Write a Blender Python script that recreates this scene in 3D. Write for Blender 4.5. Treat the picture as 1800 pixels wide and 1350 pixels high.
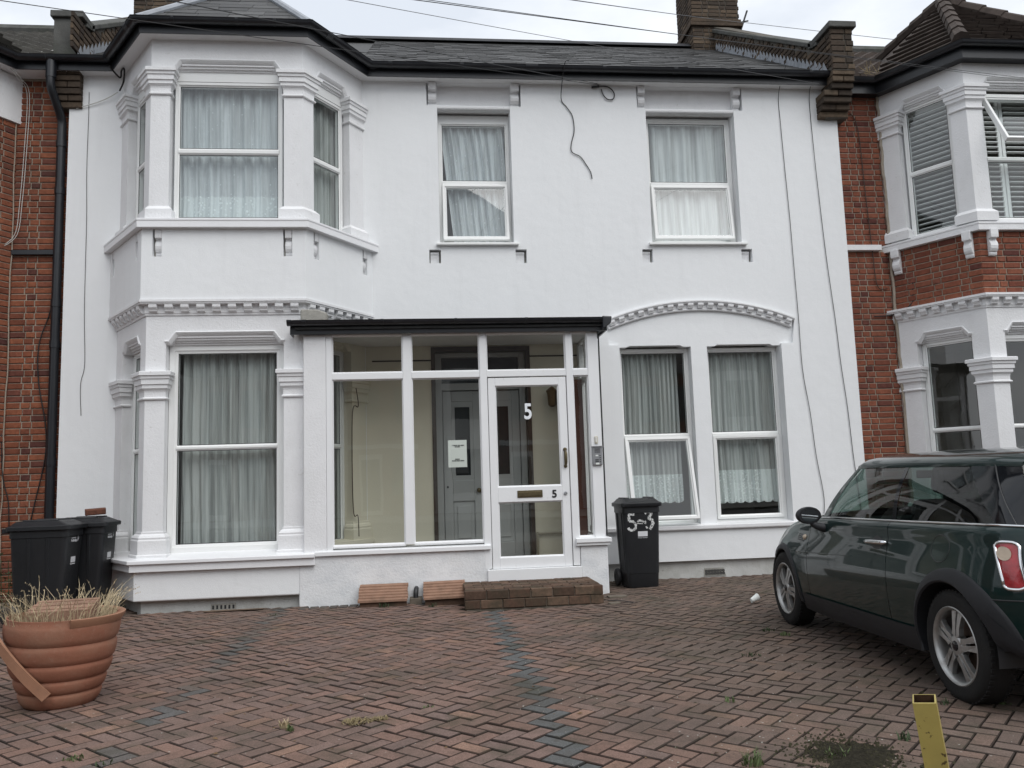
import bpy, math, random
from mathutils import Vector, Matrix
from mathutils.geometry import tessellate_polygon
random.seed(11)
for _o in list(bpy.data.objects):
    bpy.data.objects.remove(_o)
SC = bpy.context.scene
COL = SC.collection
R_ = math.radians

# ------------------------------------------------------------------ camera
CAM_F, CAM_PITCH, CAM_ROLL, CAM_YAW = 1445.63, 0.1168959, -0.0321217, 0.1067409
CAM_LOC = Vector((0.0, -10.17725, 1.25492))
_cy, _sy, _cp, _sp = math.cos(CAM_YAW), math.sin(CAM_YAW), math.cos(CAM_PITCH), math.sin(CAM_PITCH)
C_FWD = Vector((_sy * _cp, _cy * _cp, _sp))
_r0 = Vector((_cy, -_sy, 0)); _u0 = _r0.cross(C_FWD)
C_RIGHT = _r0 * math.cos(CAM_ROLL) + _u0 * math.sin(CAM_ROLL)
C_UP = -_r0 * math.sin(CAM_ROLL) + _u0 * math.cos(CAM_ROLL)
cam_data = bpy.data.cameras.new('camera')
cam_data.sensor_fit = 'HORIZONTAL'; cam_data.sensor_width = 36.0
cam_data.lens = CAM_F / 1800.0 * 36.0
cam_data.clip_start = 0.05; cam_data.clip_end = 2000
cam = bpy.data.objects.new('camera', cam_data); COL.objects.link(cam)
_m = Matrix((C_RIGHT, C_UP, -C_FWD)).transposed().to_4x4(); _m.translation = CAM_LOC
cam.matrix_world = _m
SC.camera = cam

# ------------------------------------------------------------------ sky, sun, exposure
SUN_EL, SUN_AZ = R_(52), R_(-152)          # soft light from behind the camera, a little from the right
world = bpy.data.worlds.new('World'); SC.world = world
world.use_nodes = True
_n = world.node_tree.nodes; _l = world.node_tree.links; _n.clear()
w_out = _n.new('ShaderNodeOutputWorld'); w_bg = _n.new('ShaderNodeBackground')
w_sky = _n.new('ShaderNodeTexSky'); w_sky.sky_type = 'NISHITA'; w_sky.sun_disc = False
w_sky.sun_elevation = SUN_EL; w_sky.sun_rotation = R_(152); w_sky.dust_density = 3.0
w_tc = _n.new('ShaderNodeTexCoord'); w_map = _n.new('ShaderNodeMapping')
w_map.inputs['Scale'].default_value = (1.0, 1.0, 2.6)
w_noise = _n.new('ShaderNodeTexNoise'); w_noise.inputs['Scale'].default_value = 2.6
w_noise.inputs['Detail'].default_value = 7; w_noise.inputs['Roughness'].default_value = .55
w_ramp = _n.new('ShaderNodeValToRGB')       # cloud brightness: grey bases to white tops
w_ramp.color_ramp.elements[0].position = .38; w_ramp.color_ramp.elements[0].color = (5.75, 6.15, 6.75, 1)
w_ramp.color_ramp.elements[1].position = .60; w_ramp.color_ramp.elements[1].color = (7.7, 7.95, 8.25, 1)
w_mix = _n.new('ShaderNodeMixRGB'); w_mix.inputs['Fac'].default_value = .93
w_bg.inputs['Strength'].default_value = 0.095
_l.new(w_tc.outputs['Generated'], w_map.inputs['Vector']); _l.new(w_map.outputs[0], w_noise.inputs['Vector'])
_l.new(w_noise.outputs['Fac'], w_ramp.inputs['Fac'])
_l.new(w_sky.outputs[0], w_mix.inputs[1]); _l.new(w_ramp.outputs[0], w_mix.inputs[2])
_l.new(w_mix.outputs[0], w_bg.inputs['Color']); _l.new(w_bg.outputs[0], w_out.inputs[0])
sun_d = bpy.data.lights.new('sun', 'SUN'); sun_d.energy = 1.2; sun_d.angle = R_(50); sun_d.color = (1, .985, .96)
sun = bpy.data.objects.new('sun', sun_d); COL.objects.link(sun)
_dir = Vector((math.sin(R_(152)) * math.cos(SUN_EL), math.cos(R_(152)) * math.cos(SUN_EL), math.sin(SUN_EL)))  # towards the sun
sun.rotation_euler = _dir.to_track_quat('Z', 'Y').to_euler(); sun.location = (6, -14, 18)
SC.view_settings.view_transform = 'Standard'; SC.view_settings.look = 'None'
SC.view_settings.gamma = 1.0; SC.view_settings.use_curve_mapping = False
SC.view_settings.exposure = 0.60
SC.cycles.use_denoising = True
SC.cycles.max_bounces = 8; SC.cycles.transparent_max_bounces = 16
SC.cycles.caustics_reflective = False; SC.cycles.caustics_refractive = False

# ------------------------------------------------------------------ mesh helpers
class MB:
    def __init__(self):
        self.v = []; self.f = []
    def add(self, verts, faces):
        b = len(self.v); self.v += [tuple(p) for p in verts]
        self.f += [tuple(i + b for i in f) for f in faces]
    def box(self, x0, x1, y0, y1, z0, z1, M=None):
        vs = [Vector((x, y, z)) for z in (z0, z1) for y in (y0, y1) for x in (x0, x1)]
        if M is not None: vs = [M @ p if isinstance(M, Matrix) else Vector(M(*p)) for p in vs]
        self.add(vs, [(0, 2, 3, 1), (4, 5, 7, 6), (0, 1, 5, 4), (2, 6, 7, 3), (0, 4, 6, 2), (1, 3, 7, 5)])
    def extrude(self, poly, mapf, d0, d1):
        """poly: list of 2-D points; mapf(a, b, d) -> 3-D"""
        n = len(poly)
        vs = [mapf(a, b, d0) for a, b in poly] + [mapf(a, b, d1) for a, b in poly]
        fs = [(i, (i + 1) % n, n + (i + 1) % n, n + i) for i in range(n)]
        tri = tessellate_polygon([[Vector((a, b, 0)) for a, b in poly]])
        fs += [tuple(t) for t in tri] + [tuple(n + i for i in reversed(t)) for t in tri]
        self.add(vs, fs)
    def panel(self, outer, holes, mapf, t, depth, edge=False):
        """flat sheet with holes at offset t and reveals running back by depth"""
        loops = [outer] + holes
        flat = [p for lp in loops for p in lp]
        tri = tessellate_polygon([[Vector((a, b, 0)) for a, b in lp] for lp in loops])
        self.add([mapf(a, b, t) for a, b in flat], [tuple(x) for x in tri])
        for lp in (loops if edge else holes):
            n = len(lp)
            self.add([mapf(a, b, t) for a, b in lp] + [mapf(a, b, t - depth) for a, b in lp],
                     [(i, (i + 1) % n, n + (i + 1) % n, n + i) for i in range(n)])
    def sweep(self, path, prof, mapf, closed=False, caps=True, prof_closed=True):
        """profile points (d outwards, h); outward of path direction u is (u.y, -u.x)"""
        n = len(path); rows = []
        def nrm(a, b):
            dx, dy = b[0] - a[0], b[1] - a[1]; L = math.hypot(dx, dy) or 1e-9
            return (dy / L, -dx / L)
        for i in range(n):
            if closed: n1, n2 = nrm(path[i - 1], path[i]), nrm(path[i], path[(i + 1) % n])
            else:
                n1 = nrm(path[i - 1], path[i]) if i > 0 else None
                n2 = nrm(path[i], path[i + 1]) if i < n - 1 else None
                n1 = n1 or n2; n2 = n2 or n1
            mx, my = n1[0] + n2[0], n1[1] + n2[1]
            k = 2.0 / max(mx * mx + my * my, .35)
            mx *= k; my *= k
            rows.append([mapf(path[i][0] + mx * d * 1.0, path[i][1] + my * d, h) for d, h in prof])
        m = len(prof); vs = [p for r in rows for p in r]; fs = []
        for i in range(n if closed else n - 1):
            a, b = i * m, ((i + 1) % n) * m
            for j in range(m if prof_closed else m - 1):
                j2 = (j + 1) % m
                fs.append((a + j, b + j, b + j2, a + j2))
        if caps and not closed and prof_closed:
            tri = tessellate_polygon([[Vector((d, h, 0)) for d, h in prof]])
            fs += [tuple(t) for t in tri] + [tuple((n - 1) * m + i for i in reversed(t)) for t in tri]
        self.add(vs, fs)
    def tube(self, pts, r, n=8, caps=True):
        pts = [Vector(p) for p in pts]; rows = []; ref = None
        for i, p in enumerate(pts):
            a = pts[max(i - 1, 0)]; b = pts[min(i + 1, len(pts) - 1)]
            t = (b - a).normalized()
            if ref is None:
                ref = Vector((0, 0, 1)) if abs(t.z) < .9 else Vector((1, 0, 0))
            s = t.cross(ref).normalized(); ref = s.cross(t).normalized()
            rr = r(i / (len(pts) - 1)) if callable(r) else r
            rows.append([p + (s * math.cos(2 * math.pi * k / n) + ref * math.sin(2 * math.pi * k / n)) * rr for k in range(n)])
        vs = [q for rw in rows for q in rw]; fs = []
        for i in range(len(rows) - 1):
            for k in range(n):
                k2 = (k + 1) % n
                fs.append((i * n + k, i * n + k2, (i + 1) * n + k2, (i + 1) * n + k))
        if caps:
            fs.append(tuple(reversed(range(n)))); fs.append(tuple((len(rows) - 1) * n + k for k in range(n)))
        self.add(vs, fs)
    def lathe(self, prof, n=32, M=None, a0=0, a1=2 * math.pi):
        """prof: (r, z) about z"""
        full = abs(a1 - a0 - 2 * math.pi) < 1e-6
        cnt = n if full else n + 1
        vs = []
        for r, z in prof:
            for k in range(cnt):
                a = a0 + (a1 - a0) * k / n
                p = Vector((r * math.cos(a), r * math.sin(a), z))
                vs.append(M @ p if M is not None else p)
        fs = []
        for i in range(len(prof) - 1):
            for k in range(n):
                k2 = (k + 1) % cnt
                fs.append((i * cnt + k, i * cnt + k2, (i + 1) * cnt + k2, (i + 1) * cnt + k))
        self.add(vs, fs)
    def grid(self, fn, nu, nv):
        vs = [fn(i / nu, j / nv) for i in range(nu + 1) for j in range(nv + 1)]
        fs = [(i * (nv + 1) + j, (i + 1) * (nv + 1) + j, (i + 1) * (nv + 1) + j + 1, i * (nv + 1) + j + 1) for i in range(nu) for j in range(nv)]
        self.add(vs, fs)
    def mesh(self, name, mat=None, smooth=False, fix=True):
        me = bpy.data.meshes.new(name)
        me.from_pydata(self.v, [], self.f)
        if mat is not None: me.materials.append(mat)
        if fix:
            import bmesh
            bm = bmesh.new(); bm.from_mesh(me)
            bmesh.ops.recalc_face_normals(bm, faces=bm.faces[:]); bm.to_mesh(me); bm.free()
        if smooth:
            for p in me.polygons: p.use_smooth = True
            if smooth is not True: me.set_sharp_from_angle(angle=R_(smooth))
        me.update()
        return me
    def build(self, name, mat, parent=None, smooth=False, bevel=0, fix=True):
        o = bpy.data.objects.new(name, self.mesh(name, mat, smooth, fix))
        link(o, parent)
        if bevel:
            md = o.modifiers.new('bevel', 'BEVEL'); md.width = bevel; md.segments = 2; md.limit_method = 'ANGLE'
            md.angle_limit = R_(35); md.harden_normals = False
        return o

def link(o, parent=None):
    COL.objects.link(o)
    if parent is not None:
        o.parent = parent
        o.matrix_parent_inverse = WM(parent).inverted()
def WM(o):
    m = o.matrix_basis
    if o.parent is not None: m = WM(o.parent) @ o.matrix_parent_inverse @ m
    return m
def tag(o, label=None, cat=None, group=None, kind=None):
    if label: o['label'] = label
    if cat: o['category'] = cat
    if group: o['group'] = group
    if kind: o['kind'] = kind
    return o
def thing(name, loc, label, cat, group=None, rz=0):
    o = bpy.data.objects.new(name, None); COL.objects.link(o)
    o.empty_display_size = .1
    o.location = loc; o.rotation_euler = (0, 0, rz)
    return tag(o, label, cat, group)
def copy_tree(o, parent=None):
    c = o.copy(); COL.objects.link(c)
    if parent is not None:
        c.parent = parent; c.matrix_parent_inverse = o.matrix_parent_inverse.copy()
    for ch in list(o.children): copy_tree(ch, c)
    return c
def XYZ(a, b, d): return (a, b, d)            # horizontal path, height d
class Frame:
    """a vertical wall face: s along it, z up, t outwards"""
    def __init__(self, p0, p1):
        self.p0 = p0; dx, dy = p1[0] - p0[0], p1[1] - p0[1]; self.L = math.hypot(dx, dy)
        self.u = (dx / self.L, dy / self.L); self.n = (self.u[1], -self.u[0])
        self.ang = math.atan2(dy, dx)
    def xy(self, s, t=0):
        return (self.p0[0] + self.u[0] * s + self.n[0] * t, self.p0[1] + self.u[1] * s + self.n[1] * t)
    def __call__(self, s, z, t=0):
        x, y = self.xy(s, t); return (x, y, z)
    def box(self, mb, s0, s1, t0, t1, z0, z1):
        mb.box(s0, s1, t0, t1, z0, z1, lambda s, t, z: self(s, z, t))
class Tilt:
    """a frame swung outwards about a horizontal hinge at height zh, depth th"""
    def __init__(self, fr, zh, th, ang): self.fr, self.zh, self.th, self.c, self.s = fr, zh, th, math.cos(ang), math.sin(ang)
    def __call__(self, s, z, t=0):
        dz, dt = z - self.zh, t - self.th
        return self.fr(s, self.zh + dz * self.c + dt * self.s, self.th + dt * self.c - dz * self.s)
WALL = Frame((0, 0), (1, 0))                   # main front: s = X, t = -Y
def smoothpath(pts, n=6):
    P = [Vector(p) for p in pts]; out = []
    for i in range(len(P) - 1):
        p0, p1, p2, p3 = P[max(i - 1, 0)], P[i], P[i + 1], P[min(i + 2, len(P) - 1)]
        for k in range(n):
            t = k / n
            out.append(.5 * ((2 * p1) + (p2 - p0) * t + (2 * p0 - 5 * p1 + 4 * p2 - p3) * t * t + (3 * p1 - p0 - 3 * p2 + p3) * t ** 3))
    out.append(P[-1]); return out
def rnd(a, b): return random.uniform(a, b)
# ------------------------------------------------------------------ materials
def nodes_of(name):
    m = bpy.data.materials.new(name); m.use_nodes = True
    nt = m.node_tree; b = nt.nodes['Principled BSDF']
    return m, nt, nt.nodes, nt.links, b
def pos_noise(nt, scale, detail=4, rough=.55, stretch=None):
    g = nt.nodes.new('ShaderNodeNewGeometry'); src = g.outputs['Position']
    if stretch:
        mp = nt.nodes.new('ShaderNodeMapping'); mp.inputs['Scale'].default_value = stretch
        nt.links.new(src, mp.inputs['Vector']); src = mp.outputs[0]
    n = nt.nodes.new('ShaderNodeTexNoise'); n.inputs['Scale'].default_value = scale
    n.inputs['Detail'].default_value = detail; n.inputs['Roughness'].default_value = rough
    nt.links.new(src, n.inputs['Vector']); return n.outputs['Fac']
def ramp(nt, src, stops):
    r = nt.nodes.new('ShaderNodeValToRGB'); e = r.color_ramp.elements
    while len(e) < len(stops): e.new(.5)
    for i, (p, c) in enumerate(stops):
        e[i].position = p; e[i].color = tuple(c) + (1,) if len(c) == 3 else c
    nt.links.new(src, r.inputs['Fac']); return r.outputs['Color']
def mixc(nt, fac, a, b, mode='MIX'):
    m = nt.nodes.new('ShaderNodeMixRGB'); m.blend_type = mode
    for sock, v in ((m.inputs[0], fac), (m.inputs[1], a), (m.inputs[2], b)):
        if hasattr(v, 'links'): nt.links.new(v, sock)
        elif isinstance(v, (int, float)): sock.default_value = v
        else: sock.default_value = tuple(v) + (1,) if len(v) == 3 else v
    return m.outputs[0]
def bump(nt, b, src, strength, dist=.01):
    bp = nt.nodes.new('ShaderNodeBump'); bp.inputs['Strength'].default_value = strength; bp.inputs['Distance'].default_value = dist
    nt.links.new(src, bp.inputs['Height'])
    old = b.inputs['Normal'].links
    if old: nt.links.new(old[0].from_socket, bp.inputs['Normal'])
    nt.links.new(bp.outputs[0], b.inputs['Normal'])
def g3(v): return (v, v, v)
def mat(name, col, rough=.6, spec=.5, var=0, vscale=6, bmp=0, bscale=80, metal=0, stain=None, coat=0):
    """plain surface: base colour with mottling, relief and optional stains (colour, scale, lo, hi, amount, stretch)"""
    m, nt, n, l, b = nodes_of(name)
    c = tuple(col)
    src = None
    if var:
        f = pos_noise(nt, vscale)
        src = ramp(nt, f, [(.3, tuple(x * (1 - var) for x in c)), (.7, tuple(min(1, x * (1 + var)) for x in c))])
    if stain:
        for sc_, lo, hi, am, col2, st in stain:
            f2 = ramp(nt, pos_noise(nt, sc_, 6, .6, st), [(lo, g3(0)), (hi, g3(am))])
            src = mixc(nt, f2, src if src is not None else c, col2)
    if src is not None: l.new(src, b.inputs['Base Color'])
    else: b.inputs['Base Color'].default_value = c + (1,)
    b.inputs['Roughness'].default_value = rough; b.inputs['Metallic'].default_value = metal
    b.inputs['Specular IOR Level'].default_value = spec
    if coat: b.inputs['Coat Weight'].default_value = coat; b.inputs['Coat Roughness'].default_value = .03
    if bmp: bump(nt, b, pos_noise(nt, bscale, 6, .65), bmp)
    return m

M_RENDER = mat('white_render', (.798, .812, .822), .85, .3, .012, 1.2, .28, 95, stain=[(1.3, .52, .85, .12, (.62, .64, .66), (1, 1, .35)), (7, .54, .80, .17, (.56, .57, .57), (1, 1, .07)), (38, .68, .74, .16, (.5, .5, .48), None)])
bump(M_RENDER.node_tree, M_RENDER.node_tree.nodes['Principled BSDF'], pos_noise(M_RENDER.node_tree, 7, 3, .5), .22, .02)
M_GLOSSWHITE = mat('white_gloss_paint', (.80, .805, .82), .38, .5, .012, 3, .18, 60, stain=[(5, .60, .85, .22, (.56, .56, .53), (1, 1, .2)), (60, .66, .74, .25, (.45, .43, .38), None)])
M_OLDWHITE = mat('old_white_masonry_paint', (.76, .765, .775), .7, .35, .03, 4, .45, 45, stain=[(3, .55, .8, .30, (.52, .52, .50), (1, 1, .4)), (26, .64, .74, .35, (.35, .33, .28), None)])
M_PORCHBASE = mat('patchy_white_masonry', (.76, .77, .78), .8, .3, .05, 3, .6, 40, stain=[(4.5, .46, .70, .42, (.50, .53, .56), (1, 1, 1.5)), (22, .60, .72, .35, (.36, .34, .30), None), (2.2, .55, .7, .3, (.60, .58, .54), None)])
M_DIRTYWHITE = mat('dirty_white_plinth', (.56, .56, .54), .9, .2, .08, 5, .5, 50, stain=[(4, .45, .75, .55, (.30, .29, .25), None), (30, .62, .72, .5, (.16, .15, .12), None)])
M_UPVC = mat('white_upvc', (.80, .81, .80), .26, .5, .006, 2, 0, 0, stain=[(14, .64, .8, .18, (.55, .55, .50), None)])
M_TIMBERW = mat('white_timber_paint', (.79, .80, .81), .42, .45, .015, 4, .12, 40, stain=[(22, .66, .76, .28, (.45, .42, .36), (1, 1, .3))])
M_CREAM = mat('cream_wall_paint', (.70, .665, .55), .75, .3, .03, 2, .2, 50, stain=[(2, .55, .8, .2, (.48, .43, .32), None)])
M_SEAL = mat('rubber_seal', (.025, .026, .028), .5)
M_SOFFIT = mat('white_soffit_board', (.74, .745, .75), .5, .4, .01, 2)
M_GREYFILL = mat('bare_mortar_fill', (.34, .33, .30), .95, .2, .15, 20, .6, 60)
M_FASCIA = mat('black_fascia_plastic', (.012, .0135, .017), .33, .5, .1, 3, 0, 0, stain=[(5, .5, .8, .35, (.035, .037, .04), (1, 1, .3))])
M_GUTTER = mat('black_gutter_plastic', (.0135, .015, .019), .36, .5, .1, 3, 0, 0, stain=[(7, .5, .8, .4, (.042, .044, .047), (1, 1, .3))])
M_LEAD = mat('lead_flashing', (.30, .32, .35), .5, .5, .15, 5, .3, 20, stain=[(6, .5, .75, .4, (.16, .17, .18), None)])
M_COPING = mat('weathered_coping_stone', (.10, .10, .095), .95, .2, .25, 5, .6, 25, stain=[(3, .5, .7, .5, (.055, .065, .04), None)])
M_MORTAR = mat('mortar', (.34, .295, .24), .95, .2, .12, 14, .5, 70, stain=[(4, .5, .75, .5, (.20, .17, .14), None)])
M_MORTARDARK = mat('sooty_mortar', (.115, .105, .09), .95, .2, .2, 14, .5, 70)
M_ROOMW = mat('room_plaster', (.42, .40, .37), .9)
M_DARKMETAL = mat('black_iron', (.018, .019, .021), .5, .5, .1, 12)
M_CABLE = mat('black_cable', (.012, .012, .013), .5)
M_CABLEW = mat('white_cable', (.55, .55, .52), .5)
M_BRASS = mat('aged_brass', (.13, .105, .06), .42, .5, .2, 40, 0, 0, metal=.7)
M_STEEL = mat('brushed_steel', (.42, .43, .45), .38, .5, .05, 30, 0, 0, metal=.85)
M_BLACKPAINT = mat('black_letter', (.012, .012, .014), .4)
M_GREYDOOR = mat('grey_door_paint', (.40, .41, .41), .45, .4, .03, 4, .15, 40)
M_BROWNTRIM = mat('dark_brown_trim', (.045, .030, .022), .5, .4, .2, 8)
M_PAPER = mat('white_paper', (.74, .77, .74), .7, .3)
M_BIN = mat('black_bin_plastic', (.0105, .0115, .0135), .42, .45, .12, 3, .25, 140, stain=[(5, .5, .8, .45, (.028, .028, .028), (1, 1, .35)), (60, .70, .76, .35, (.10, .10, .10), (1, 1, .2))])
M_BINPRINT = mat('white_bin_print', (.62, .63, .65), .6)
def rough_white():
    m, nt, n, l, b = nodes_of('splashed_white_paint')
    f = ramp(nt, pos_noise(nt, 70, 4), [(.40, (.16, .16, .16)), (.52, (.66, .67, .66))]); l.new(f, b.inputs['Base Color'])
    b.inputs['Roughness'].default_value = .7; return m
M_SPLASH = rough_white()
M_POT = mat('terracotta_plastic', (.255, .108, .068), .78, .22, .12, 4, .25, 30, stain=[(3.2, .44, .70, .70, (.26, .155, .105), (1, 1, 1.6)), (40, .55, .75, .4, (.30, .19, .14), None), (16, .62, .74, .3, (.13, .07, .045), None)])
M_POTRIM = mat('faded_terracotta_plastic', (.30, .155, .095), .65, .35, .10, 8, .2, 30, stain=[(9, .55, .75, .4, (.16, .10, .07), None)])
M_PORCHFLOOR = mat('porch_floor_tile', (.20, .17, .13), .6)
M_DEADGRASS = mat('dead_grass', (.21, .165, .09), .85, .2, .4, 40)
M_SOIL = mat('dry_soil', (.05, .038, .028), .95, .1, .3, 30, .9, 40)
M_STRAW = mat('dry_grass_straw', (.47, .385, .25), .8, .2, .3, 30)
M_LEAF = mat('weed_leaf', (.10, .13, .055), .7, .3, .4, 30)
M_TILECLAY = mat('clay_tile', (.275, .165, .115), .85, .25, .16, 9, .35, 60, stain=[(6, .5, .72, .55, (.11, .075, .05), None)])
M_YELLOW = mat('yellow_paint', (.37, .295, .085), .42, .5, .08, 9, .08, 30, stain=[(8, .54, .75, .45, (.24, .20, .07), None), (42, .635, .67, .9, (.05, .028, .012), None)])
M_RUST = mat('rusty_inside', (.06, .033, .018), .9, .2, .4, 25, .5, 60)
M_GROUND = mat('joint_sand_and_moss', (.024, .018, .013), .95, .1, .3, 12, .8, 60, stain=[(1.5, .5, .7, .7, (.020, .024, .010), None)])
M_RIDGE = mat('dark_ridge_tile', (.045, .046, .05), .8, .3, .2, 8)
M_ASPHALT = mat('asphalt', (.05, .05, .052), .9, .2, .15, 8, .5, 120)
M_PAVE = mat('concrete_paving', (.22, .215, .20), .9, .2, .12, 3, .4, 60)
M_STEPSTONE = mat('step_mortar', (.15, .13, .105), .95, .2, .2, 12, .5, 70)
M_WOODSTRIP = mat('weathered_strip', (.16, .12, .09), .85, .2, .2, 12, .3, 60)
M_REDWOOD = mat('red_brown_board', (.085, .032, .022), .5, .4, .2, 5)
M_LANTERN = mat('lantern_brass', (.16, .10, .045), .45, .5, .2, 30, 0, 0, metal=.5)

def brick_mat(name, stops, rough=.92, soot=None, bsc=45):
    m, nt, n, l, b = nodes_of(name)
    oi = n.new('ShaderNodeObjectInfo'); at = n.new('ShaderNodeAttribute'); at.attribute_name = 'prand'
    ad = n.new('ShaderNodeMath'); ad.operation = 'ADD'; fc = n.new('ShaderNodeMath'); fc.operation = 'FRACT'
    l.new(oi.outputs['Random'], ad.inputs[0]); l.new(at.outputs['Fac'], ad.inputs[1]); l.new(ad.outputs[0], fc.inputs[0])
    c = ramp(nt, fc.outputs[0], stops)
    f = ramp(nt, pos_noise(nt, 24, 5, .65), [(.30, g3(.55)), (.70, g3(1.25))])
    c = mixc(nt, .75, c, f, 'MULTIPLY')
    if soot:
        for sc_, lo, hi, am, col, st in soot:
            c = mixc(nt, ramp(nt, pos_noise(nt, sc_, 5, .6, st), [(lo, g3(0)), (hi, g3(am))]), c, col)
    l.new(c, b.inputs['Base Color']); b.inputs['Roughness'].default_value = rough; b.inputs['Specular IOR Level'].default_value = .25
    bump(nt, b, pos_noise(nt, bsc, 6, .7), .55, .006)
    return m
M_BRICKRED = brick_mat('red_brick', [(.0, (.17, .055, .035)), (.3, (.22, .076, .046)), (.6, (.255, .092, .054)), (.85, (.19, .070, .049)), (1, (.10, .036, .03))], soot=[(1.1, .52, .78, .45, (.085, .04, .032), None)])
M_BRICKORANGE = brick_mat('orange_red_brick', [(.0, (.165, .058, .035)), (.3, (.225, .078, .043)), (.6, (.265, .096, .052)), (.85, (.18, .066, .045)), (1, (.085, .035, .03))], soot=[(.9, .50, .75, .55, (.075, .04, .032), None)])
M_BRICKSOOT = brick_mat('sooty_stock_brick', [(.0, (.050, .038, .030)), (.4, (.075, .056, .042)), (.75, (.10, .072, .05)), (1, (.135, .10, .07))], soot=[(2, .5, .75, .6, (.035, .033, .028), None)])
M_BRICKSTEP = brick_mat('mossy_step_brick', [(.0, (.075, .048, .034)), (.5, (.11, .065, .045)), (1, (.15, .10, .07))], soot=[(5, .48, .68, .7, (.045, .045, .03), None)])
M_BRICKLOOSE = brick_mat('loose_brick', [(0, (.13, .055, .035)), (1, (.15, .06, .04))], soot=[(8, .5, .7, .6, (.08, .05, .035), None)])

def slate_mat():
    m, nt, n, l, b = nodes_of('roof_slate')
    at = n.new('ShaderNodeAttribute'); at.attribute_name = 'pcol'
    oi = n.new('ShaderNodeObjectInfo')
    c = ramp(nt, pos_noise(nt, 14, 6, .7), [(.3, (.030, .030, .0305)), (.6, (.046, .0455, .045)), (.8, (.078, .076, .072))])
    c = mixc(nt, .6, c, ramp(nt, oi.outputs['Random'], [(0, g3(.8)), (1, g3(1.5))]), 'MULTIPLY')
    c = mixc(nt, 1, c, at.outputs['Color'], 'MULTIPLY')
    c = mixc(nt, ramp(nt, pos_noise(nt, 6, 6, .7), [(.55, g3(0)), (.75, g3(.5))]), c, (.075, .072, .058))
    l.new(c, b.inputs['Base Color']); b.inputs['Roughness'].default_value = .62
    bump(nt, b, pos_noise(nt, 30, 5), .3, .005); return m
M_SLATE = slate_mat()
M_TILEROOF = mat('brown_concrete_tile', (.068, .054, .047), .9, .2, .25, 6, .5, 40, stain=[(3, .5, .75, .5, (.055, .05, .042), None)])
M_TILEGREY = mat('grey_concrete_tile', (.075, .072, .066), .9, .2, .25, 6, .5, 40, stain=[(5, .5, .75, .5, (.12, .115, .10), None)])

def glass_mat(name, ior=1.75, tint=(.895, .935, .928), rough=0.0):
    m = bpy.data.materials.new(name); m.use_nodes = True
    nt = m.node_tree; n = nt.nodes; l = nt.links; n.clear()
    out = n.new('ShaderNodeOutputMaterial'); tr = n.new('ShaderNodeBsdfTransparent'); gl = n.new('ShaderNodeBsdfGlossy')
    fr = n.new('ShaderNodeFresnel'); mx = n.new('ShaderNodeMixShader')
    geo = n.new('ShaderNodeNewGeometry')
    tr.inputs['Color'].default_value = tuple(tint) + (1,); gl.inputs['Roughness'].default_value = rough
    gl.inputs['Color'].default_value = (1, 1, 1, 1)
    # the same reflectance whichever side the sheet is seen from
    mul = n.new('ShaderNodeMath'); mul.operation = 'MULTIPLY_ADD'
    mul.inputs[1].default_value = (1 / ior) - ior; mul.inputs[2].default_value = ior
    l.new(geo.outputs['Backfacing'], mul.inputs[0]); l.new(mul.outputs[0], fr.inputs['IOR'])
    fr2 = n.new('ShaderNodeFresnel'); fr2.inputs['IOR'].default_value = ior
    # fresnel node inverts its ior on back faces, so feed the inverse there
    l.new(fr.outputs[0], mx.inputs[0]); l.new(tr.outputs[0], mx.inputs[1]); l.new(gl.outputs[0], mx.inputs[2])
    n.remove(fr2)
    # uneven float glass
    bp = n.new('ShaderNodeBump'); bp.inputs['Strength'].default_value = .012; bp.inputs['Distance'].default_value = .05
    l.new(pos_noise(nt, 2.2, 1), bp.inputs['Height']); l.new(bp.outputs[0], gl.inputs['Normal'])
    l.new(mx.outputs[0], out.inputs[0]); return m
M_GLASS = glass_mat('double_glazing', 1.82)
M_GLASS1 = glass_mat('single_glass', 1.75, (.93, .95, .93))
M_CARGLASS = glass_mat('tinted_car_glass', 1.48, (.34, .43, .40))

def net_mat(name, col, open_=.30, pattern=None):
    m = bpy.data.materials.new(name); m.use_nodes = True
    nt = m.node_tree; n = nt.nodes; l = nt.links; n.clear()
    out = n.new('ShaderNodeOutputMaterial'); df = n.new('ShaderNodeBsdfDiffuse'); tl = n.new('ShaderNodeBsdfTranslucent')
    tr = n.new('ShaderNodeBsdfTransparent'); a = n.new('ShaderNodeMixShader'); c = n.new('ShaderNodeMixShader')
    df.inputs['Color'].default_value = tuple(col) + (1,); tl.inputs['Color'].default_value = tuple(col) + (1,)
    a.inputs[0].default_value = .18; l.new(df.outputs[0], a.inputs[1]); l.new(tl.outputs[0], a.inputs[2])
    # the weave is denser where the cloth is gathered
    g_ = ramp(nt, pos_noise(nt, 17, 3, .6, (1, 1, .035)), [(.30, g3(max(0, 1 - open_ - .24))), (.62, g3(min(1, 1 - open_ + .20)))])
    l.new(g_, c.inputs[0])
    if pattern:
        sc_, lo, hi, o0, o1 = pattern
        g = n.new('ShaderNodeNewGeometry'); v = n.new('ShaderNodeTexVoronoi'); v.inputs['Scale'].default_value = sc_
        l.new(g.outputs['Position'], v.inputs['Vector'])
        r = ramp(nt, v.outputs['Distance'], [(lo, g3(1 - o0)), (hi, g3(1 - o1))])
        r = mixc(nt, 1.0, r, g_, 'LIGHTEN') if o1 > .2 else r
        l.new(r, c.inputs[0])
    l.new(tr.outputs[0], c.inputs[1]); l.new(a.outputs[0], c.inputs[2]); l.new(c.outputs[0], out.inputs[0])
    return m
M_NET = net_mat('net_curtain', (.84, .865, .875), .22)
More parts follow.
